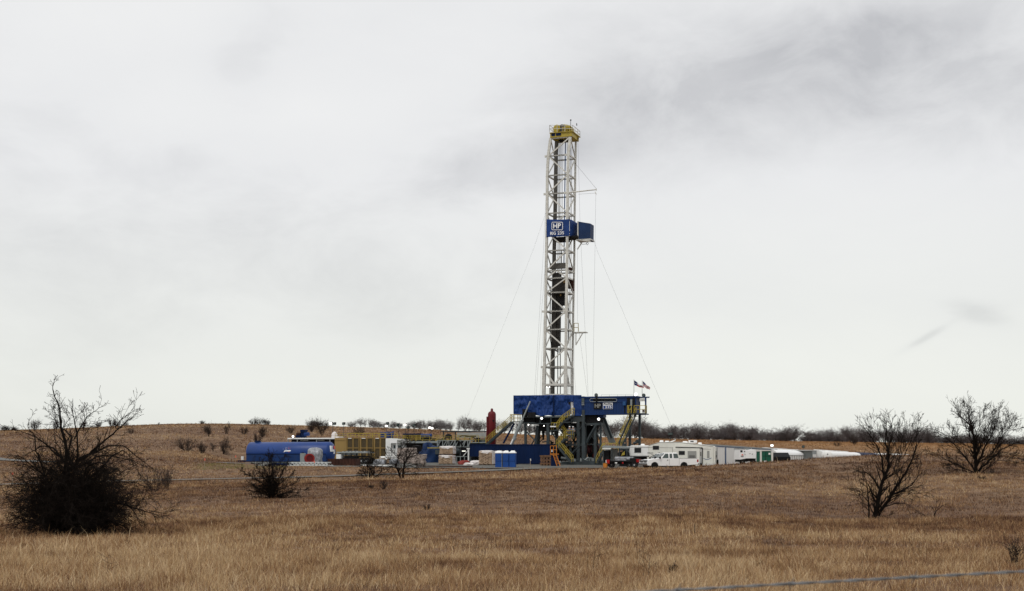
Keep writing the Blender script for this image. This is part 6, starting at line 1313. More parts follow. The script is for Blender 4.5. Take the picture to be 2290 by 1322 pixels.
# red horizontal vessels by the right stairs
f = yf(1327, 203); t = thing('horizontal_tank', 'faded red horizontal tank with ribs under the doghouse', 'tank', base(f, 1327, 1)); q = MB(); a_ = f.p(1312, 1005.5, .8); b_ = f.p(1343, 1005.5, .8); L = (b_ - a_).length; q.lathe(a_, [(0, .1), (.05, .55), (.2, .72), (L - .2, .72), (L - .05, .55), (L, .1)], f.e1, 24); q.build('shell', 'redd', t, smooth=True)
q = MB()
for k in range(5): q.lathe(a_ + f.e1 * (.3 + k * L / 5), [(0, .76), (.07, .76)], f.e1, 24)
q.build('band', 'rust', t); q = MB(); f.box(q, 1314, 1341, 1012, 1031, .4, 1.2); q.build('support', 'dark', t)
t = thing('horizontal_tank', 'small dark red drum below the faded red tank', 'tank', base(f, 1332, 0)); q = MB(); c = f.p(1332, 1019, -.6); q.lathe(c, [(0, .42), (.1, .55), (1.0, .55), (1.1, .4)], f.e2, 20); q.build('shell', 'red', t); q = MB(); f.box(q, 1327, 1337, 1026, 1040, -.5, .2, floor='g'); q.build('support', 'dark', t)
# steam near the vessel
def steam():
    f = yf(1075, 227); m = bpy.data.materials.new('steam_vapour'); m.use_nodes = True; t = m.node_tree; t.nodes.clear(); o = t.nodes.new('ShaderNodeOutputMaterial'); v = t.nodes.new('ShaderNodeVolumePrincipled'); v.inputs['Color'].default_value = (.95, .95, .96, 1); v.inputs['Anisotropy'].default_value = .2
    tcn = t.nodes.new('ShaderNodeTexCoord'); n = t.nodes.new('ShaderNodeTexNoise'); n.inputs['Scale'].default_value = .5; n.inputs['Detail'].default_value = 3; t.links.new(tcn.outputs['Object'], n.inputs['Vector'])
    mr = t.nodes.new('ShaderNodeMapRange'); mr.inputs[1].default_value = .48; mr.inputs[2].default_value = .75; mr.inputs[4].default_value = .07; t.links.new(n.outputs[0], mr.inputs[0]); t.links.new(mr.outputs[0], v.inputs['Density']); t.links.new(v.outputs[0], o.inputs['Volume'])
    v.inputs['Density'].default_value = 0; tcn.name = 'tc'
    sb = t.nodes.new('ShaderNodeVectorMath'); sb.operation = 'SUBTRACT'; sb.inputs[1].default_value = (.5, .5, .5); t.links.new(tcn.outputs['Generated'], sb.inputs[0]); ln = t.nodes.new('ShaderNodeVectorMath'); ln.operation = 'LENGTH'; t.links.new(sb.outputs[0], ln.inputs[0])
    fm = t.nodes.new('ShaderNodeMapRange'); fm.inputs[1].default_value = .12; fm.inputs[2].default_value = .47; fm.inputs[3].default_value = 1; fm.inputs[4].default_value = 0; t.links.new(ln.outputs['Value'], fm.inputs[0])
    mr.inputs[1].default_value = .40; mr.inputs[2].default_value = .70; mr.inputs[4].default_value = .30; n.inputs['Scale'].default_value = .9
    mu = t.nodes.new('ShaderNodeMath'); mu.operation = 'MULTIPLY'; t.links.new(fm.outputs[0], mu.inputs[0]); t.links.new(mr.outputs[0], mu.inputs[1]); t.links.new(mu.outputs[0], v.inputs['Density'])
    c = f.p(1080, 976, -1); M['steam'] = m; q = MB(); rows = []
    for j in range(13):
        ph = math.pi * j / 12; rows.append([c + Vector((3.2 * math.sin(ph) * math.cos(a), 1.6 * math.sin(ph) * math.sin(a), -1.25 * math.cos(ph))) for a in [2 * math.pi * i / 20 for i in range(21)]])
    q.grid(rows); o = q.build('steam', 'steam', None, smooth=True); tag(o, 'thin white steam drifting past the foot of the red vessel', 'steam', kind='stuff')
steam()
# ------------------------------------------------------------------ vehicles and trailers on the right
def lroot(name, label, cat, loc, rotz, group=None):
    t = thing(name, label, cat, loc, group, rotz); LOCAL.add(t.name); return t
def pickup(label, loc, rotz, group=None):
    t = lroot('pickup_truck', label, 'pickup truck', loc, rotz, group); X = lambda u: 6.25 - u; W_ = 1.0
    def arc(cx, r, n=9): return [(cx + r * math.cos(math.pi * k / n), .42 + r * math.sin(math.pi * k / n)) for k in range(n + 1)]
    fw, rw = X(.92), X(4.5)
    prof = [(0.05, .60), (0, .75), (0, 1.24), (.04, 1.28), (2.38, 1.28), (2.40, 1.30), (X(1.55), 1.27), (X(.8), 1.22), (X(.25), 1.12), (X(.04), 1.0), (X(0), .60), (X(.05), .48), (fw + .46, .45)] + arc(fw, .46) + [(fw - .46, .44), (fw - .5, .42), (rw + .5, .42)] + arc(rw, .46) + [(rw - .46, .5)]
    q = MB(); q.prism([(x, -W_, z) for x, z in prof], (0, 2 * W_, 0)); body = q.build('body', 'white', t, bevel=.035)
    # cab greenhouse
    b = [(2.36, .93, 1.27), (X(1.5), .93, 1.27), (X(2.2), .74, 1.93), (X(2.5), .72, 1.96), (X(3.6), .72, 1.95), (X(3.82), .74, 1.88)]
    q = MB(); lo = [(2.38, -.95, 1.26), (X(1.5), -.95, 1.26), (X(1.5), .95, 1.26), (2.38, .95, 1.26)]; up_ = [(X(3.75), -.74, 1.93), (X(2.25), -.74, 1.93), (X(2.25), .74, 1.93), (X(3.75), .74, 1.93)]
    q.hexa(lo + up_); q.hexa([(x, y, 1.93) for x, y in ((X(3.75), -.74), (X(2.25), -.74), (X(2.25), .74), (X(3.75), .74))] + [(x, y, 1.98) for x, y in ((X(3.6), -.62), (X(2.45), -.62), (X(2.45), .62), (X(3.6), .62))]); q.build('cab', 'white', t, bevel=.03)
    def side(u, z): k = (z - 1.26) / .67; return .95 - .21 * k
    for s in (-1, 1):
        for pts in ([(1.82, 1.32), (2.62, 1.32), (2.62, 1.86), (2.26, 1.86)], [(2.74, 1.32), (3.08, 1.32), (3.08, 1.86), (2.78, 1.86)], [(3.24, 1.32), (3.84, 1.32), (3.74, 1.86), (3.24, 1.86)]):
            q = MB(); P_ = [(X(u), s * (side(u, z) + .006), z) for u, z in pts]; q.prism(P_, (0, s * .012, 0)); q.build('side_window', 'glassg', t)
        q = MB(); q.box((X(2.7) - .01, s * 1.004, .5), (X(2.7) + .01, s * 1.008, 1.26)); q.box((X(3.2) - .01, s * 1.004, .5), (X(3.2) + .01, s * 1.008, 1.26)) if False else None; q.box((X(3.9) - .01, s * 1.002, .5), (X(3.9) + .01, s * 1.006, 1.26)); q.build('door_seam', 'dark', t)
        q = MB(); q.box((X(2.56), s * 1.0, 1.06), (X(2.42), s * 1.03, 1.13)); q.box((X(3.9), s * .9, 1.28), (.1, s * 1.0, 1.31)); q.build('door_handle', 'dark', t)
        q = MB(); q.box((X(1.62), s * 1.0, 1.27), (X(1.44), s * 1.26, 1.5)); q.build('mirror', 'black', t, bevel=.03)
        q = MB(); q.box((X(.06), s * .62, .9), (X(-.015), s * .97, 1.12)); q.build('headlight', 'chrome', t)
        q = MB(); q.box((-.02, s * .84, .86), (.03, s * 1.01, 1.16)); q.box((.0, s * 1.0, .86), (.28, s * 1.012, 1.16)) if False else None; q.box((.02, s * 1.0, .86), (.16, s * 1.015, 1.16)); q.build('tail_light', 'taill', t)
        for cx in (fw, rw):
            a_, b_ = MB(), MB(); wheel(a_, b_, (cx, s * .84, .40), (0, 1, 0), .40, .26); o = a_.build('wheel', 'black', t); b_.build('rim', 'bumper', o)
    q = MB(); q.prism([(X(1.62), -.86, 1.33), (X(1.62), .86, 1.33), (X(2.17), .70, 1.88), (X(2.17), -.70, 1.88)], (.05, 0, .03)); q.build('windscreen', 'glassg', t)
    q = MB(); q.box((X(.05), -.58, .82), (X(-.03), .58, 1.10)); q.build('grille', 'bumper', t); q = MB(); q.box((X(.0), -.98, .52), (X(-.14), .98, .72)); q.box((-.16, -.95, .55), (0.02, .95, .72)); q.build('bumper', 'bumper', t, bevel=.02)
    q = MB(); q.box((.3, -.8, .3), (5.8, .8, .55)); q.build('chassis', 'black', t); q = MB(); q.box((.1, -.85, .9), (2.2, .85, 1.285)); q.build('bed_liner', 'dark', t)
    return t
g1 = G(1499, 160); rz = R_(189)
def at_off(px, D, rotz, lx, dz=0.0):   # place so that local x = lx sits at px
    X_ = (px - 1145) / F * D; return Vector((X_ - math.cos(rotz) * lx, D - math.sin(rotz) * lx, 0))
lc = at_off(1500, 160, rz, 3.1); lc.z = z1((1500 - 1145) / F * 160, 160); lc.z = H - (1049.5 - HZ) * 160 / F
pickup('white extended cab pickup truck parked side on before the long camper', lc, rz, None)
p2 = at_off(1487, 172, R_(193), 3.1); p2.z = H - (1048.5 - HZ) * 172 / F
pickup('second white pickup truck, its nose showing left of the front one', p2, R_(193), None)
# fifth wheel camper
f = yf(1500, 187, R_(15)); t = thing('camper_trailer', 'long cream camper trailer with raised nose and open slide out', 'camper', base(f, 1500, 1))
prof = [(1447, 1040), (1447, 1021.5), (1409, 1021), (1405, 1014), (1409, 997.5), (1412, 996.2), (1451, 995.8), (1474, 989), (1499, 988), (1520, 988.6), (1545, 991.2), (1570, 994.3), (1595, 998), (1595, 1037)]
def fprism(f, prof, w0, w1, m, name, parent, bev=0):
    q = MB(); P_ = [f.p(x, y, w0) for x, y in prof]; q.prism(P_, f.e2 * (w1 - w0)); return q.build(name, m, parent, bevel=bev)
fprism(f, [(1447, 1043), (1447, 1021.3)] + [(1450, 1019), (1450, 996.2)] + prof[7:], 0, 2.5, 'cream', 'body', t, .02)
fprism(f, [(1450, 1021.3), (1409, 1020.5), (1405.5, 1013), (1409, 998), (1412, 996.2), (1450, 996.0)], .02, 2.48, 'wt', 'nose', t, .06)
q = MB(); f.box(q, 1409, 1452, 1019.3, 1021.6, -.03, 2.5); q.build('skirt', 'bumper', t)
q = MB()
for (xa, ya), (xb, yb) in zip([(1409, 999.6), (1451, 1000.6)], [(1451, 1000.4), (1504, 1001.5)]): q.bar(f.p(xa, ya, -.01), f.p(xb, yb, -.01), .03)
q.bar(f.p(1451, 996.5, -.01), f.p(1474, 989.8, -.01), .04); q.bar(f.p(1474, 989.8, -.01), f.p(1520, 989.5, -.01), .04); q.bar(f.p(1520, 989.5, -.01), f.p(1595, 998.8, -.01), .04); q.bar(f.p(1504, 1000, -.01), f.p(1504, 1014, -.01), .03); q.bar(f.p(1572, 1004, -.01), f.p(1590, 1005, -.01), .03); q.build('trim_line', 'bumper', t)
for x0, x1, y0, y1, m in [(1419.2, 1433.2, 1002, 1012, 'glass'), (1460.3, 1473.3, 997.5, 1005.3, 'glass'), (1581.8, 1586, 1009, 1024, 'blind')]:
    q = MB(); f.box(q, x0 - .5, x1 + .5, y0 - .5, y1 + .5, -.03, 0); o = q.build('window_frame', 'bumper' if m == 'glass' else 'lsteel', t); q = MB(); f.box(q, x0, x1, y0, y1, -.045, -.03); q.build('window_pane', m, o)
q = MB(); f.box(q, 1505.5, 1564.5, 1003, 1042, -.75, 0, floor=None); so_ = q.build('slide_out', 'cream', t, bevel=.02)
for x0, x1, y0, y1, m in [(1518.3, 1531, 1009, 1017, 'glass'), (1538.5, 1556.8, 1009.6, 1025, 'blind')]:
    q = MB(); f.box(q, x0 - .5, x1 + .5, y0 - .5, y1 + .5, -.78, -.75); o = q.build('window_frame', 'bumper', so_); q = MB(); f.box(q, x0, x1, y0, y1, -.795, -.78); q.build('window_pane', m, so_)
q = MB()
for k in range(3): f.box(q, 1541, 1554, 1018.6 + k * 1.9, 1019.8 + k * 1.9, -.81, -.795)
q.build('louvre', 'bumper', so_)
q = MB(); q.bar(f.p(1510.5, 1000.3, -.1), f.p(1571, 1001.7, -.1), .11); q.bar(f.p(1570.7, 1001.5, -.1), f.p(1570.2, 1042, -.1), .11); q.build('awning_arm', 'black', t)
q = MB(); f.box(q, 1565, 1569.6, 1004, 1036, -.03, 0); d_ = q.build('door', 'wt', t); q = MB(); f.box(q, 1566, 1568.4, 1011, 1019.5, -.045, -.03); q.build('door_window', 'blind', d_); q = MB(); f.box(q, 1562.5, 1569.6, 1036, 1041, -.3, 0); q.build('step', 'black', t)
text('lettering', 'Wildwood', f, 1447.6, 1014.2, -.02, 2.9, 'bumper', t, wpx=12.6, shear=.25)
q = MB(); P_ = [f.p(x, y, -.012) for x, y in ((1455, 1016.2), (1460, 1018.8), (1466.5, 1018.6), (1462, 1017.3), (1459, 1017))]; q.prism(P_, f.e2 * .01); P_ = [f.p(x, y, -.012) for x, y in ((1453, 1020.6), (1458, 1022.3), (1468, 1021.8), (1462, 1020.8))]; q.prism(P_, f.e2 * .01); q.build('swoosh', 'dark', t)
q = MB(); q.path([f.p(1573, 1025, -.01), f.p(1578, 1027.3, -.01), f.p(1584, 1027.5, -.01), f.p(1591, 1024, -.01)], .035, 5); q.build('swoosh', 'bluetrim', t)
q = MB(); q.path([f.p(x, y, -.01) for x, y in ((1469, 1018), (1472, 1013.5), (1475, 1011.6), (1474, 1015), (1477, 1012.5))], .02, 4); q.build('swoosh', 'bumper', t)
for x0, x1, y0, y1, w0 in [(1432, 1441, 992.6, 996.4, .8), (1474, 1483, 984.6, 989, .9), (1486, 1496, 985.8, 988.6, 1.0), (1525, 1538, 986.6, 990.6, 1), (1560, 1569, 989.6, 993.8, 1)]:
    q = MB(); a_ = [f.p(x0, y1, w0), f.p(x1, y1, w0)]; lo = a_ + [a_[1] + f.e2 * .8, a_[0] + f.e2 * .8]; h_ = (y1 - y0) * .062; c_ = sum(lo, Vector()) / 4; q.hexa([p - EZ * .15 for p in lo] + [c_ + (p - c_) * .7 + EZ * h_ for p in lo]); q.build('roof_vent', 'white', t, bevel=.03)
q = MB(); f.box(q, 1539.5, 1557.5, 984.6, 990.6, .8, 1.6); o = q.build('air_conditioner', 'white', t, bevel=.05); q = MB(); f.box(q, 1544, 1551, 986, 988.4, .77, .8); q.build('vent_grille', 'dark', o)
q = MB(); P_ = [f.p(1497, 988, 1), f.p(1510.5, 983, 1), f.p(1510, 984.4, 1), f.p(1503, 988.3, 1)]; q.prism(P_, f.e2 * .6); q.build('antenna', 'white', t)
# rear end of the camper
e = f.p(1595, 1037, 0); ez_ = e.z; 
def rear(u0, u1, y0, y1, off=.02, m='wt', nm='panel'):
    z_ = lambda y: H - (y - HZ) * e.y / F; q = MB(); o_ = Vector((e.x, e.y, 0)) + f.e1 * .0
    a_ = o_ + f.e2 * u0; b_ = o_ + f.e2 * u1; lo = [Vector((a_.x, a_.y, z_(y1))), Vector((b_.x, b_.y, z_(y1)))]; lo = lo + [lo[1] + f.e1 * off, lo[0] + f.e1 * off]; q.hexa(lo + [Vector((p.x, p.y, z_(y0))) for p in lo]); return q.build(nm, m, t)
rear(.15, 2.35, 999, 1037, .25, 'cream', 'rear_cap'); rear(.6, 1.9, 1009, 1024, .28, 'blind', 'rear_window'); rear(.9, 1.6, 1018, 1022, .3, 'dark', 'rear_grille'); rear(2.15, 2.2, 999, 1030, .36, 'chrome', 'ladder'); rear(1.9, 1.95, 999, 1030, .36, 'chrome', 'ladder'); rear(.3, .45, 1025, 1027, .28, 'taill', 'tail_light'); rear(2.1, 2.25, 1025, 1027, .28, 'taill', 'tail_light')
a_, b_ = MB(), MB(); c = e + f.e2 * 1.9 + f.e1 * .4; c.z = H - (1033.5 - HZ) * c.y / F; wheel(a_, b_, c, f.e1, .34, .22); o = a_.build('spare_wheel', 'black', t); b_.build('rim', 'chrome', o)
for px in (1522, 1534, 1410): 
    a_, b_ = MB(), MB(); c = f.p(px, 1040, .3); c.z = GZ_(c) + .38; wheel(a_, b_, c, f.e2, .38, .24); 
    if px > 1450: o = a_.build('wheel', 'black', t); b_.build('rim', 'chrome', o)
q = MB(); f.box(q, 1420, 1446, 1021.6, 1040, 1.0, 1.4); q.build('hitch', 'black', t)
# flatbed truck with machinery under a canopy
f = yf(1375, 188); t = thing('pump_canopy', 'grey flat canopy on posts over pump machinery at the foot of the right stairs', 'canopy', base(f, 1375, 1)); q = MB(); P_ = [f.p(1346.5, 1000.5, 0), f.p(1346.5, 998.2, 0), f.p(1350, 996.3, 0), f.p(1400, 998, 0), f.p(1403, 1000, 0), f.p(1403, 1003, 0), f.p(1348, 1001.5, 0)]; q.prism(P_, f.e2 * 2.6); q.build('roof', 'lsteel', t)
for x in (1348, 1367.5, 1383.5, 1401): q = MB(); f.box(q, x, x + 1.8, 1001, 1040, .1, .25, floor='g'); q.build('post', 'steel', t)
q = MB(); f.box(q, 1347, 1366, 1002.4, 1005, -.1, 0); q.build('light_panel', 'wt', t); q = MB(); f.box(q, 1352, 1381, 1004, 1029, 1.6, 1.8); q.build('back_panel', 'cream', t) if False else q.build('back_panel', 'blind', t)
q = MB(); f.box(q, 1350, 1362, 1008, 1040, .6, 1.4, floor='g'); f.box(q, 1385, 1402, 1010, 1040, .8, 2, floor='g'); q.lathe(f.p(1386, 1016, .2), [(0, .35), (.5, .35)], f.e2, 14); q.lathe(f.p(1400, 1015, .2), [(0, .38), (.5, .38)], f.e2, 14); q.build('pump_body', 'dark', t)
q = MB(); q.bar(f.p(1390, 1019, .1), f.p(1397, 1010, .1), .12); q.lathe(f.p(1394, 1015, .05), [(0, .2), (.1, .2)], f.e2, 10); q.build('hose_reel', 'yel', t)
f = yf(1390, 180); t = thing('flatbed_truck', 'black flatbed truck with red rear lights and a grey wrapped load', 'truck', base(f, 1390, 1)); q = MB(); f.box(q, 1357, 1421, 1030, 1033.5, 0, 2.3); q.build('deck', 'black', t); q = MB(); f.box(q, 1362, 1418, 1033.5, 1038, .4, 1.8); q.build('chassis', 'black', t)
q = MB(); f.box(q, 1408, 1421, 1024.5, 1034, .1, 2.2); q.build('cab', 'black', t, bevel=.06)
q = MB(); q.tube(f.p(1377, 1026, .6), f.p(1416, 1026, .6), .28, n=10); q.tube(f.p(1376, 1026.5, 1.3), f.p(1414, 1026.5, 1.3), .3, n=10); f.box(q, 1376, 1400, 1024, 1030, .2, 1.8); q.build('wrapped_load', 'plast', t)
q = MB(); f.box(q, 1356, 1363, 1028, 1037, -.1, .0); q.build('tail_light', 'taill', t); q = MB(); f.box(q, 1391, 1394, 1033.4, 1037, -.1, .0); q.build('tail_light', 'taill', t); q = MB(); f.box(q, 1375, 1380, 1034, 1036.6, -.08, 0); q.build('number_plate', 'wt', t)
q = MB(); f.box(q, 1354.6, 1356.4, 1029, 1036, -.1, 0); q.build('marker_board', 'white', t)
for px, w in ((1408, .2), (1419, -.05), (1368, .2)):
    a_, b_ = MB(), MB(); c = f.p(px, 1036, w + .2); c.z = GZ_(c) + .45; wheel(a_, b_, c, f.e2, .45, .28); o = a_.build('wheel', 'black', t); b_.build('rim', 'chrome' if px == 1419 else 'bumper', o)
q = MB(); f.box(q, 1416, 1430, 1027, 1034, .4, 1.4); q.build('fuel_tank', 'taill', t)
f = yf(1350, 180); t = thing('tool_crate', 'small orange crate on the ground behind the flatbed truck', 'crate', base(f, 1351)); q = MB(); f.box(q, 1348.5, 1356.5, 1036, 1041, 0, .5, floor='g'); q.build('crate', 'oran', t, bevel=.02); q = MB(); f.box(q, 1348, 1357, 1035.4, 1036.2, -.03, .53); q.build('lid', 'yeld', t)
# grey machinery behind the right stairs
f = yf(1405, 214); t = thing('choke_skid', 'dark grey pipework skid behind the foot of the right stairs', 'pipework', base(f, 1405)); q = MB(); rr = random.Random(8)
f.box(q, 1392, 1428, 1000, 1040, 1.4, 2, floor='g')
for k in range(16): x = rr.uniform(1385, 1425); y = rr.uniform(985, 1005); q.tube(f.p(x, y, rr.random()), f.p(x + rr.uniform(2, 10), y + rr.uniform(-2, 3), rr.random()), rr.uniform(.1, .28), n=8)
for x in (1385, 1400, 1418): f.box(q, x, x + 1.4, 990, 1040, .3, .4, floor='g')
q.build('pipework', 'steel', t)
# office trailers in a receding row
def qbox(mb, A, B, depth, sink=0.0, off=0.0):
    """A, B = (px, D, ytop, ybottom) of the visible long side; returns corner frame"""
    a = Vector(((A[0] - 1145) / F * A[1], A[1], 0)); b = Vector(((B[0] - 1145) / F * B[1], B[1], 0)); d = (b - a).normalized(); n_ = Vector((-d.y, d.x, 0)); n_ = n_ if n_.y > 0 else -n_
    a = a + n_ * off; b = b + n_ * off
    za, zb = H - (A[2] - HZ) * A[1] / F, H - (B[2] - HZ) * B[1] / F; la, lb = H - (A[3] - HZ) * A[1] / F, H - (B[3] - HZ) * B[1] / F
    mb.hexa([Vector((a.x, a.y, la)), Vector((b.x, b.y, lb)), Vector((b.x, b.y, lb)) + n_ * depth, Vector((a.x, a.y, la)) + n_ * depth, Vector((a.x, a.y, za)), Vector((b.x, b.y, zb)), Vector((b.x, b.y, zb)) + n_ * depth, Vector((a.x, a.y, za)) + n_ * depth])
    return mb
def lin(px): # the row line: depth and top as a function of px
    t_ = (px - 1600) / 137.0; return 192 + 43 * t_, 995.6 + 9.4 * t_ , 1045 - 7 * t_
def offs(px0, px1, y0, y1, off=-.03, m='wt', nm='panel', parent=None, rel=True, dep=.03):
    D0, T0, B0 = lin(px0); D1, T1, B1 = lin(px1); h0, h1 = B0 - T0, B1 - T1
    q = MB(); qbox(q, (px0, D0, T0 + h0 * y0, T0 + h0 * y1), (px1, D1, T1 + h1 * y0, T1 + h1 * y1), dep, off=off); return q.build(nm, m, parent)
for k, (x0, x1, lb) in enumerate([(1598, 1620.4, 'white office trailer mostly hidden behind the rear of the camper'), (1621.4, 1679, 'white office trailer with a blue corner post, middle of the row'), (1681, 1737, 'white office trailer at the far end of the row behind the green cabinet')]):
    D, T, B = lin((x0 + x1) / 2); t = thing('office_trailer', lb, 'trailer', G((x0 + x1) / 2, D), 'white office trailers in a row')
    offs(x0, x1, 0.03, .93, 0, 'wt', 'wall', t, dep=3.0); offs(x0 - .2, x1 + .2, -.03, .03, -.12, 'lsteel', 'roof', t, dep=3.3); offs(x0, x1, .03, .075, -.05, 'bluetrim', 'blue_band', t); offs(x0 + 1, x1 - 1, .93, 1.0, .3, 'black', 'undercarriage', t, dep=2)
    if k == 1:
        offs(1621.4, 1623.4, .03, .95, -.06, 'bluetrim', 'corner_post', t); offs(1632.6, 1637.6, .27, .95, -.04, 'white', 'door', t); offs(1644, 1645, .28, .4, -.05, 'blind', 'wall_box', t); offs(1648, 1650.4, .25, .46, -.05, 'glass', 'window', t)
        for x in (1628, 1632, 1638.4, 1643, 1654): offs(x, x + .35, .08, .93, -.02, 'lsteel', 'seam', t, dep=.02)
    if k == 2:
        offs(1692.4, 1694.8, .22, .5, -.05, 'glass', 'window', t); offs(1729.5, 1730.3, .03, .95, -.05, 'bluetrim', 'corner_post', t); offs(1735.8, 1737, .03, .95, -.05, 'bluetrim', 'corner_post', t); offs(1732, 1733, .4, .6, -.05, 'blind', 'wall_box', t)
        offs(1698, 1729, .12, .9, -.06, 'lsteel', 'porch_panel', t)
f = yf(1712, 208, R_(-20)); t = thing('green_cabinet', 'dark green panelled cabinet with white edges before the far office trailer', 'cabinet', G(1714, 208)); q = MB(); P_ = [f.p(1703.5, 1034, 0), f.p(1703.5, 1010, 0), f.p(1723.5, 1008.5, 0), f.p(1726, 1034, 0)]; q.prism(P_, f.e2 * 1.6); q.build('cabinet', 'green', t)
q = MB(); f.box(q, 1700.5, 1703.5, 1009, 1034, -.05, .1); f.box(q, 1702, 1724, 1006.6, 1008.6, -.08, 1.7); f.box(q, 1724.5, 1729, 1012, 1034, 0, .1); q.build('edge_panel', 'cream', t); q = MB(); f.box(q, 1712.2, 1712.9, 1010, 1033, -.03, 0); f.box(q, 1704, 1724, 1020, 1020.5, -.03, 0); q.build('seam', 'dark', t)
q = MB(); f.box(q, 1709, 1715, 1030.4, 1033, -.06, 0); f.box(q, 1719, 1723, 1013, 1017, -.06, 0); q.build('sticker', 'white', t)
# white service truck body with dark windows
f = yf(1670, 186, R_(-12)); t = thing('service_trailer', 'white service trailer with small dark windows before the office trailers', 'trailer', G(1672, 186)); q = MB(); P_ = [f.p(1654.5, 1028, 0), f.p(1655.5, 1004.5, 0), f.p(1668, 1003.4, 0), f.p(1668, 1026, 0)]; q.prism(P_, f.e2 * 2.2); q.build('front_box', 'white', t, bevel=.02)
q = MB(); P_ = [f.p(1667.5, 1025.5, -.1), f.p(1667.5, 1007.2, -.1), f.p(1690.4, 1005.6, -.1), f.p(1690.4, 1024.5, -.1)]; q.prism(P_, f.e2 * 2.3); q.build('rear_box', 'white', t, bevel=.02)
q = MB(); f.box(q, 1655, 1668, 1003, 1004.6, -.05, 2.2); f.box(q, 1668, 1672, 1002.2, 1006, .1, 1); f.box(q, 1671, 1676, 1002.4, 1005.8, .5, 1.2); q.build('roof_unit', 'lsteel', t)
for x0, x1, y0, y1 in ((1655.8, 1660.6, 1007, 1011.5), (1664, 1666.3, 1009, 1011)): q = MB(); f.box(q, x0, x1, y0, y1, -.04, 0); q.build('window', 'glass', t)
q = MB()
for x, y in ((1675.5, 1014), (1678.5, 1013.8), (1682, 1016), (1683, 1014.5), (1664.5, 1015), (1666, 1016)): f.box(q, x, x + 1, y, y + 1.1, -.14, -.1)
q.build('fitting', 'dark', t)
q = MB(); f.box(q, 1658.5, 1662, 1016, 1018.6, -.03, 0); q.build('emblem', 'ribbon', t); q = MB(); f.box(q, 1656.5, 1663.5, 1019.6, 1020.5, -.03, 0); f.box(q, 1657.5, 1662.5, 1021.2, 1022, -.03, 0); q.build('lettering', 'bumper', t)
q = MB(); f.box(q, 1655, 1690, 1025.5, 1031.5, .2, 1.8); f.box(q, 1654, 1672, 1026, 1033, .1, 1.8); q.build('undercarriage', 'black', t)
for px in (1660, 1684): a_, b_ = MB(), MB(); c = f.p(px, 1033, .2); wheel(a_, b_, c, f.e2, .4, .26); o = a_.build('wheel', 'black', t); b_.build('rim', 'bumper', o)
# dark car (SUV)
def suv(label, loc, rotz):
    t = lroot('parked_car', label, 'car', loc, rotz); q = MB(); 
    prof = [(0, .45), (0, .95), (.08, 1.08), (4.0, 1.02), (4.75, .88), (4.85, .5), (4.8, .35), (.05, .35)]; q.prism([(x, -.92, z) for x, z in prof], (0, 1.84, 0)); q.build('body', 'black', t, bevel=.06)
    q = MB(); q.hexa([(0.05, -.88, 1.02), (3.7, -.88, 1.02), (3.7, .88, 1.02), (.05, .88, 1.02), (.35, -.68, 1.66), (2.9, -.68, 1.66), (2.9, .68, 1.66), (.35, .68, 1.66)]); q.build('cabin', 'glass', t, bevel=.05); q = MB(); q.box((.35, -.68, 1.65), (2.9, .68, 1.72)); q.build('roof', 'black', t, bevel=.03)
    for s in (-1, 1):
        for cx in (.95, 3.9): a_, b_ = MB(), MB(); wheel(a_, b_, (cx, s * .8, .36), (0, 1, 0), .36, .24); o = a_.build('wheel', 'black', t); b_.build('rim', 'bumper', o)
    q = MB(); q.box((-.02, -.26, .7), (.0, .26, .95)); q.box((-.03, .2, .86), (0, .5, 1.0)); q.build('number_plate', 'white', t); return t
D = 214; lo = Vector(((1776 - 1145) / F * D, D, H - (1036 - HZ) * D / F)); suv('black car parked side on before the ribbed white trailer', at_off(1768, D, R_(168), 0) + Vector((0, 0, H - (1036.5 - HZ) * D / F)), R_(168))
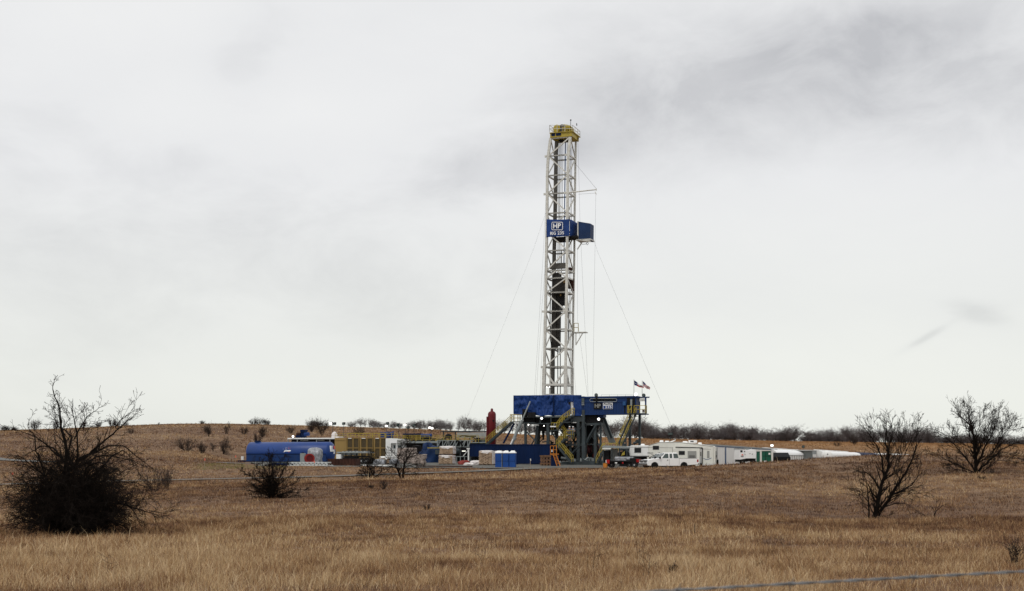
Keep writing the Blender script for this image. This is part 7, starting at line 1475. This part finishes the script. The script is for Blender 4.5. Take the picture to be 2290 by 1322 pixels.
# white rounded bulk trailers
def arch_trailer(label, A, B, width, m='white', ribs=0, group=None, name='bulk_trailer', cat='trailer', roofm=None, flat=.55, rail_=True, wallm=None, und=True):
    """A, B=(px, D, ytop, ybottom): long body with rounded roof"""
    a = Vector(((A[0] - 1145) / F * A[1], A[1], 0)); b = Vector(((B[0] - 1145) / F * B[1], B[1], 0)); d = (b - a).normalized(); n_ = Vector((-d.y, d.x, 0)); n_ = n_ if n_.y > 0 else -n_
    t = thing(name, label, cat, ((a.x + b.x) / 2, (a.y + b.y) / 2, z1((a.x + b.x) / 2, (a.y + b.y) / 2)), group); zz = lambda y, D_: H - (y - HZ) * D_ / F
    rows = []; rows2 = []
    for s in np.linspace(0, 1, 9):
        p = a.lerp(b, s); zt_ = zz(A[2], A[1]) * (1 - s) + zz(B[2], B[1]) * s; zb_ = zz(A[3], A[1]) * (1 - s) + zz(B[3], B[1]) * s; hh = zt_ - zb_; row = []; 
        for k in range(13):
            th = math.pi * k / 12; u = (1 - math.cos(th)) / 2 * width; z = zb_ + hh * flat + hh * (1 - flat) * math.sin(th) ** .8
            row.append(Vector((p.x, p.y, z)) + n_ * u)
        rows.append(row); rows2.append([Vector((p.x, p.y, zb_)) + n_ * .02, Vector((p.x, p.y, zb_ + hh * flat)) + n_ * .0, ])
    q = MB(); q.grid(rows); q.build('roof', roofm or m, t, smooth=True)
    q = MB(); q.hexa([rows2[0][0], rows2[-1][0], rows2[-1][0] + n_ * width, rows2[0][0] + n_ * width, rows2[0][1], rows2[-1][1], rows2[-1][1] + n_ * width, rows2[0][1] + n_ * width]); q.build('wall', wallm or 'wt', t)
    q = MB(); q.add(rows[0], [tuple(range(13))]); q.add(rows[-1], [tuple(range(13))[::-1]]); q.build('end_cap', wallm or 'wt', t)
    q = MB()
    for s in (0, 1):
        e_ = rows[0][6] + n_ * (-.5 + s); g_ = rows[-1][6] + n_ * (-.5 + s)
        if rail_: q.bar(e_ + EZ * .12, g_.lerp(e_, .22) + EZ * .12, .07)
    if rail_:
        for k in range(8): p = rows[0][6].lerp(rows[-1][6], k / 9); q.bar(p - n_ * .5 + EZ * .1, p + n_ * .5 + EZ * .1, .14)
        q.build('roof_walkway', 'wt', t)
    if ribs:
        q = MB()
        for k in range(ribs + 1): p0 = rows2[0][0].lerp(rows2[-1][0], k / ribs) - n_ * .03; p1 = rows2[0][1].lerp(rows2[-1][1], k / ribs) - n_ * .03; q.bar(p0, p1, .07)
        q.bar(rows2[0][1] - n_ * .05, rows2[-1][1] - n_ * .05, .1); q.build('side_rib', 'lsteel', t)
    return t
arch_trailer('long white rounded trailer with roof walkway behind the black car', (1738, 230, 1003, 1032), (1820, 262, 1008.8, 1030), 4.2, ribs=16, flat=.50)
q = None
t = thing('equipment_box', 'pale grey equipment box between the two rounded white trailers', 'box', G(1828, 255)); q = MB(); qbox(q, (1817, 252, 1007.2, 1028), (1839, 262, 1008, 1027), 3); q.build('box', 'lsteel', t); q = MB(); qbox(q, (1818, 251.6, 1016, 1023), (1826, 255, 1016, 1023), .05); q.build('panel', 'wt', t); q = MB(); qbox(q, (1816.5, 251, 1006.4, 1007.4), (1839.5, 262, 1007.2, 1008.2), 3.3); q.build('roof', 'wt', t)
t = arch_trailer('white tank trailer with a round grey end, right of the grey box', (1846, 255, 1007.4, 1028), (1925, 300, 1012, 1023.5), 3.4, flat=.45)
c = Vector(((1851 - 1145) / F * 254.0, 254.0, H - (1020.5 - HZ) * 254 / F)); q = MB(); q.lathe(c + Vector((0, .8, 0)), [(0, 1.1), (.5, 1.08), (.75, .8), (.85, .3), (.87, .02)], (-.25, -1, 0), 24); q.build('round_end', 'wt', t, smooth=True); q = MB(); q.lathe(c + Vector((-.03, -.05, .38)), [(0, .12), (.08, .12)], (-.25, -1, 0), 10); q.build('hatch', 'bumper', t)
arch_trailer('low dark blue roofed trailer just right of the white tank trailer', (1923, 300, 1011.5, 1023), (1960, 318, 1012.6, 1022), 3, roofm='navy', flat=.35, rail_=False, name='covered_trailer')
arch_trailer('long low pale trailer farthest right behind the slender bare tree', (1962, 322, 1013.2, 1022), (2036, 345, 1015.4, 1021), 3, roofm='wt', flat=.5, rail_=False, name='covered_trailer', wallm='bluetrim')
for a in [('light mast with a lit round lamp above the far office trailer', 1726.6, 996.2, 238, [(1726.6, 996.2, True)]), ('light mast with a dark lamp above the ribbed white trailer', 1796.6, 999, 262, [(1796.6, 999, False)]), ('thin light mast with a small flat lamp behind the camper roof', 1499.6, 970.5, 214, [(1498, 970.3, False), (1501.5, 970.3, False)])]: light_mast(*a)
# ------------------------------------------------------------------ foreground fence wire
wr = thing('fence_wire', 'twisted barbed fence wire crossing the lower right corner close to the viewer', 'wire', (0.3, 2.3, 0.8))
def W3(px, y, D): return Vector(((px - 1145) / F * D, D, H - (y - HZ) * D / F))
wp = [(700, 1366, 2.25), (1200, 1337, 2.24), (1500, 1320.5, 2.22), (1760, 1306, 2.2), (2060, 1290, 2.19), (2290, 1278, 2.18), (2700, 1258, 2.16), (3600, 1215, 2.1)]
pts = [W3(*p) for p in wp]; seg = []
for a_, b_ in zip(pts[:-1], pts[1:]): seg += [a_.lerp(b_, k / 60) for k in range(60)]
for s in (0, math.pi):
    q = MB(); L_ = 0; P_ = []
    for k, p in enumerate(seg):
        if k: L_ += (p - seg[k - 1]).length
        ph = L_ / .05 * 2 * math.pi / 1.6 + s; P_.append(p + Vector((0, math.cos(ph) * .0013, math.sin(ph) * .0013)))
    q.path(P_, .0014, 6); q.build('strand', 'wire', wr)
for px in (1517, 1770, 2045, 2310):
    k = min(range(len(seg)), key=lambda i: abs(seg[i].x / seg[i].y * F + 1145 - px)); p = seg[k]; q = MB(); q.tube(p - Vector((.006, 0, 0)), p + Vector((.006, 0, 0)), .0032, n=8)
    for d in (Vector((.3, -.3, 1)), Vector((-.3, .3, -1)), Vector((-.4, -.8, .3)), Vector((.4, .8, -.3))): q.tube(p, p + d.normalized() * .012, .001, .0004, 5)
    q.build('barb', 'wire', wr)
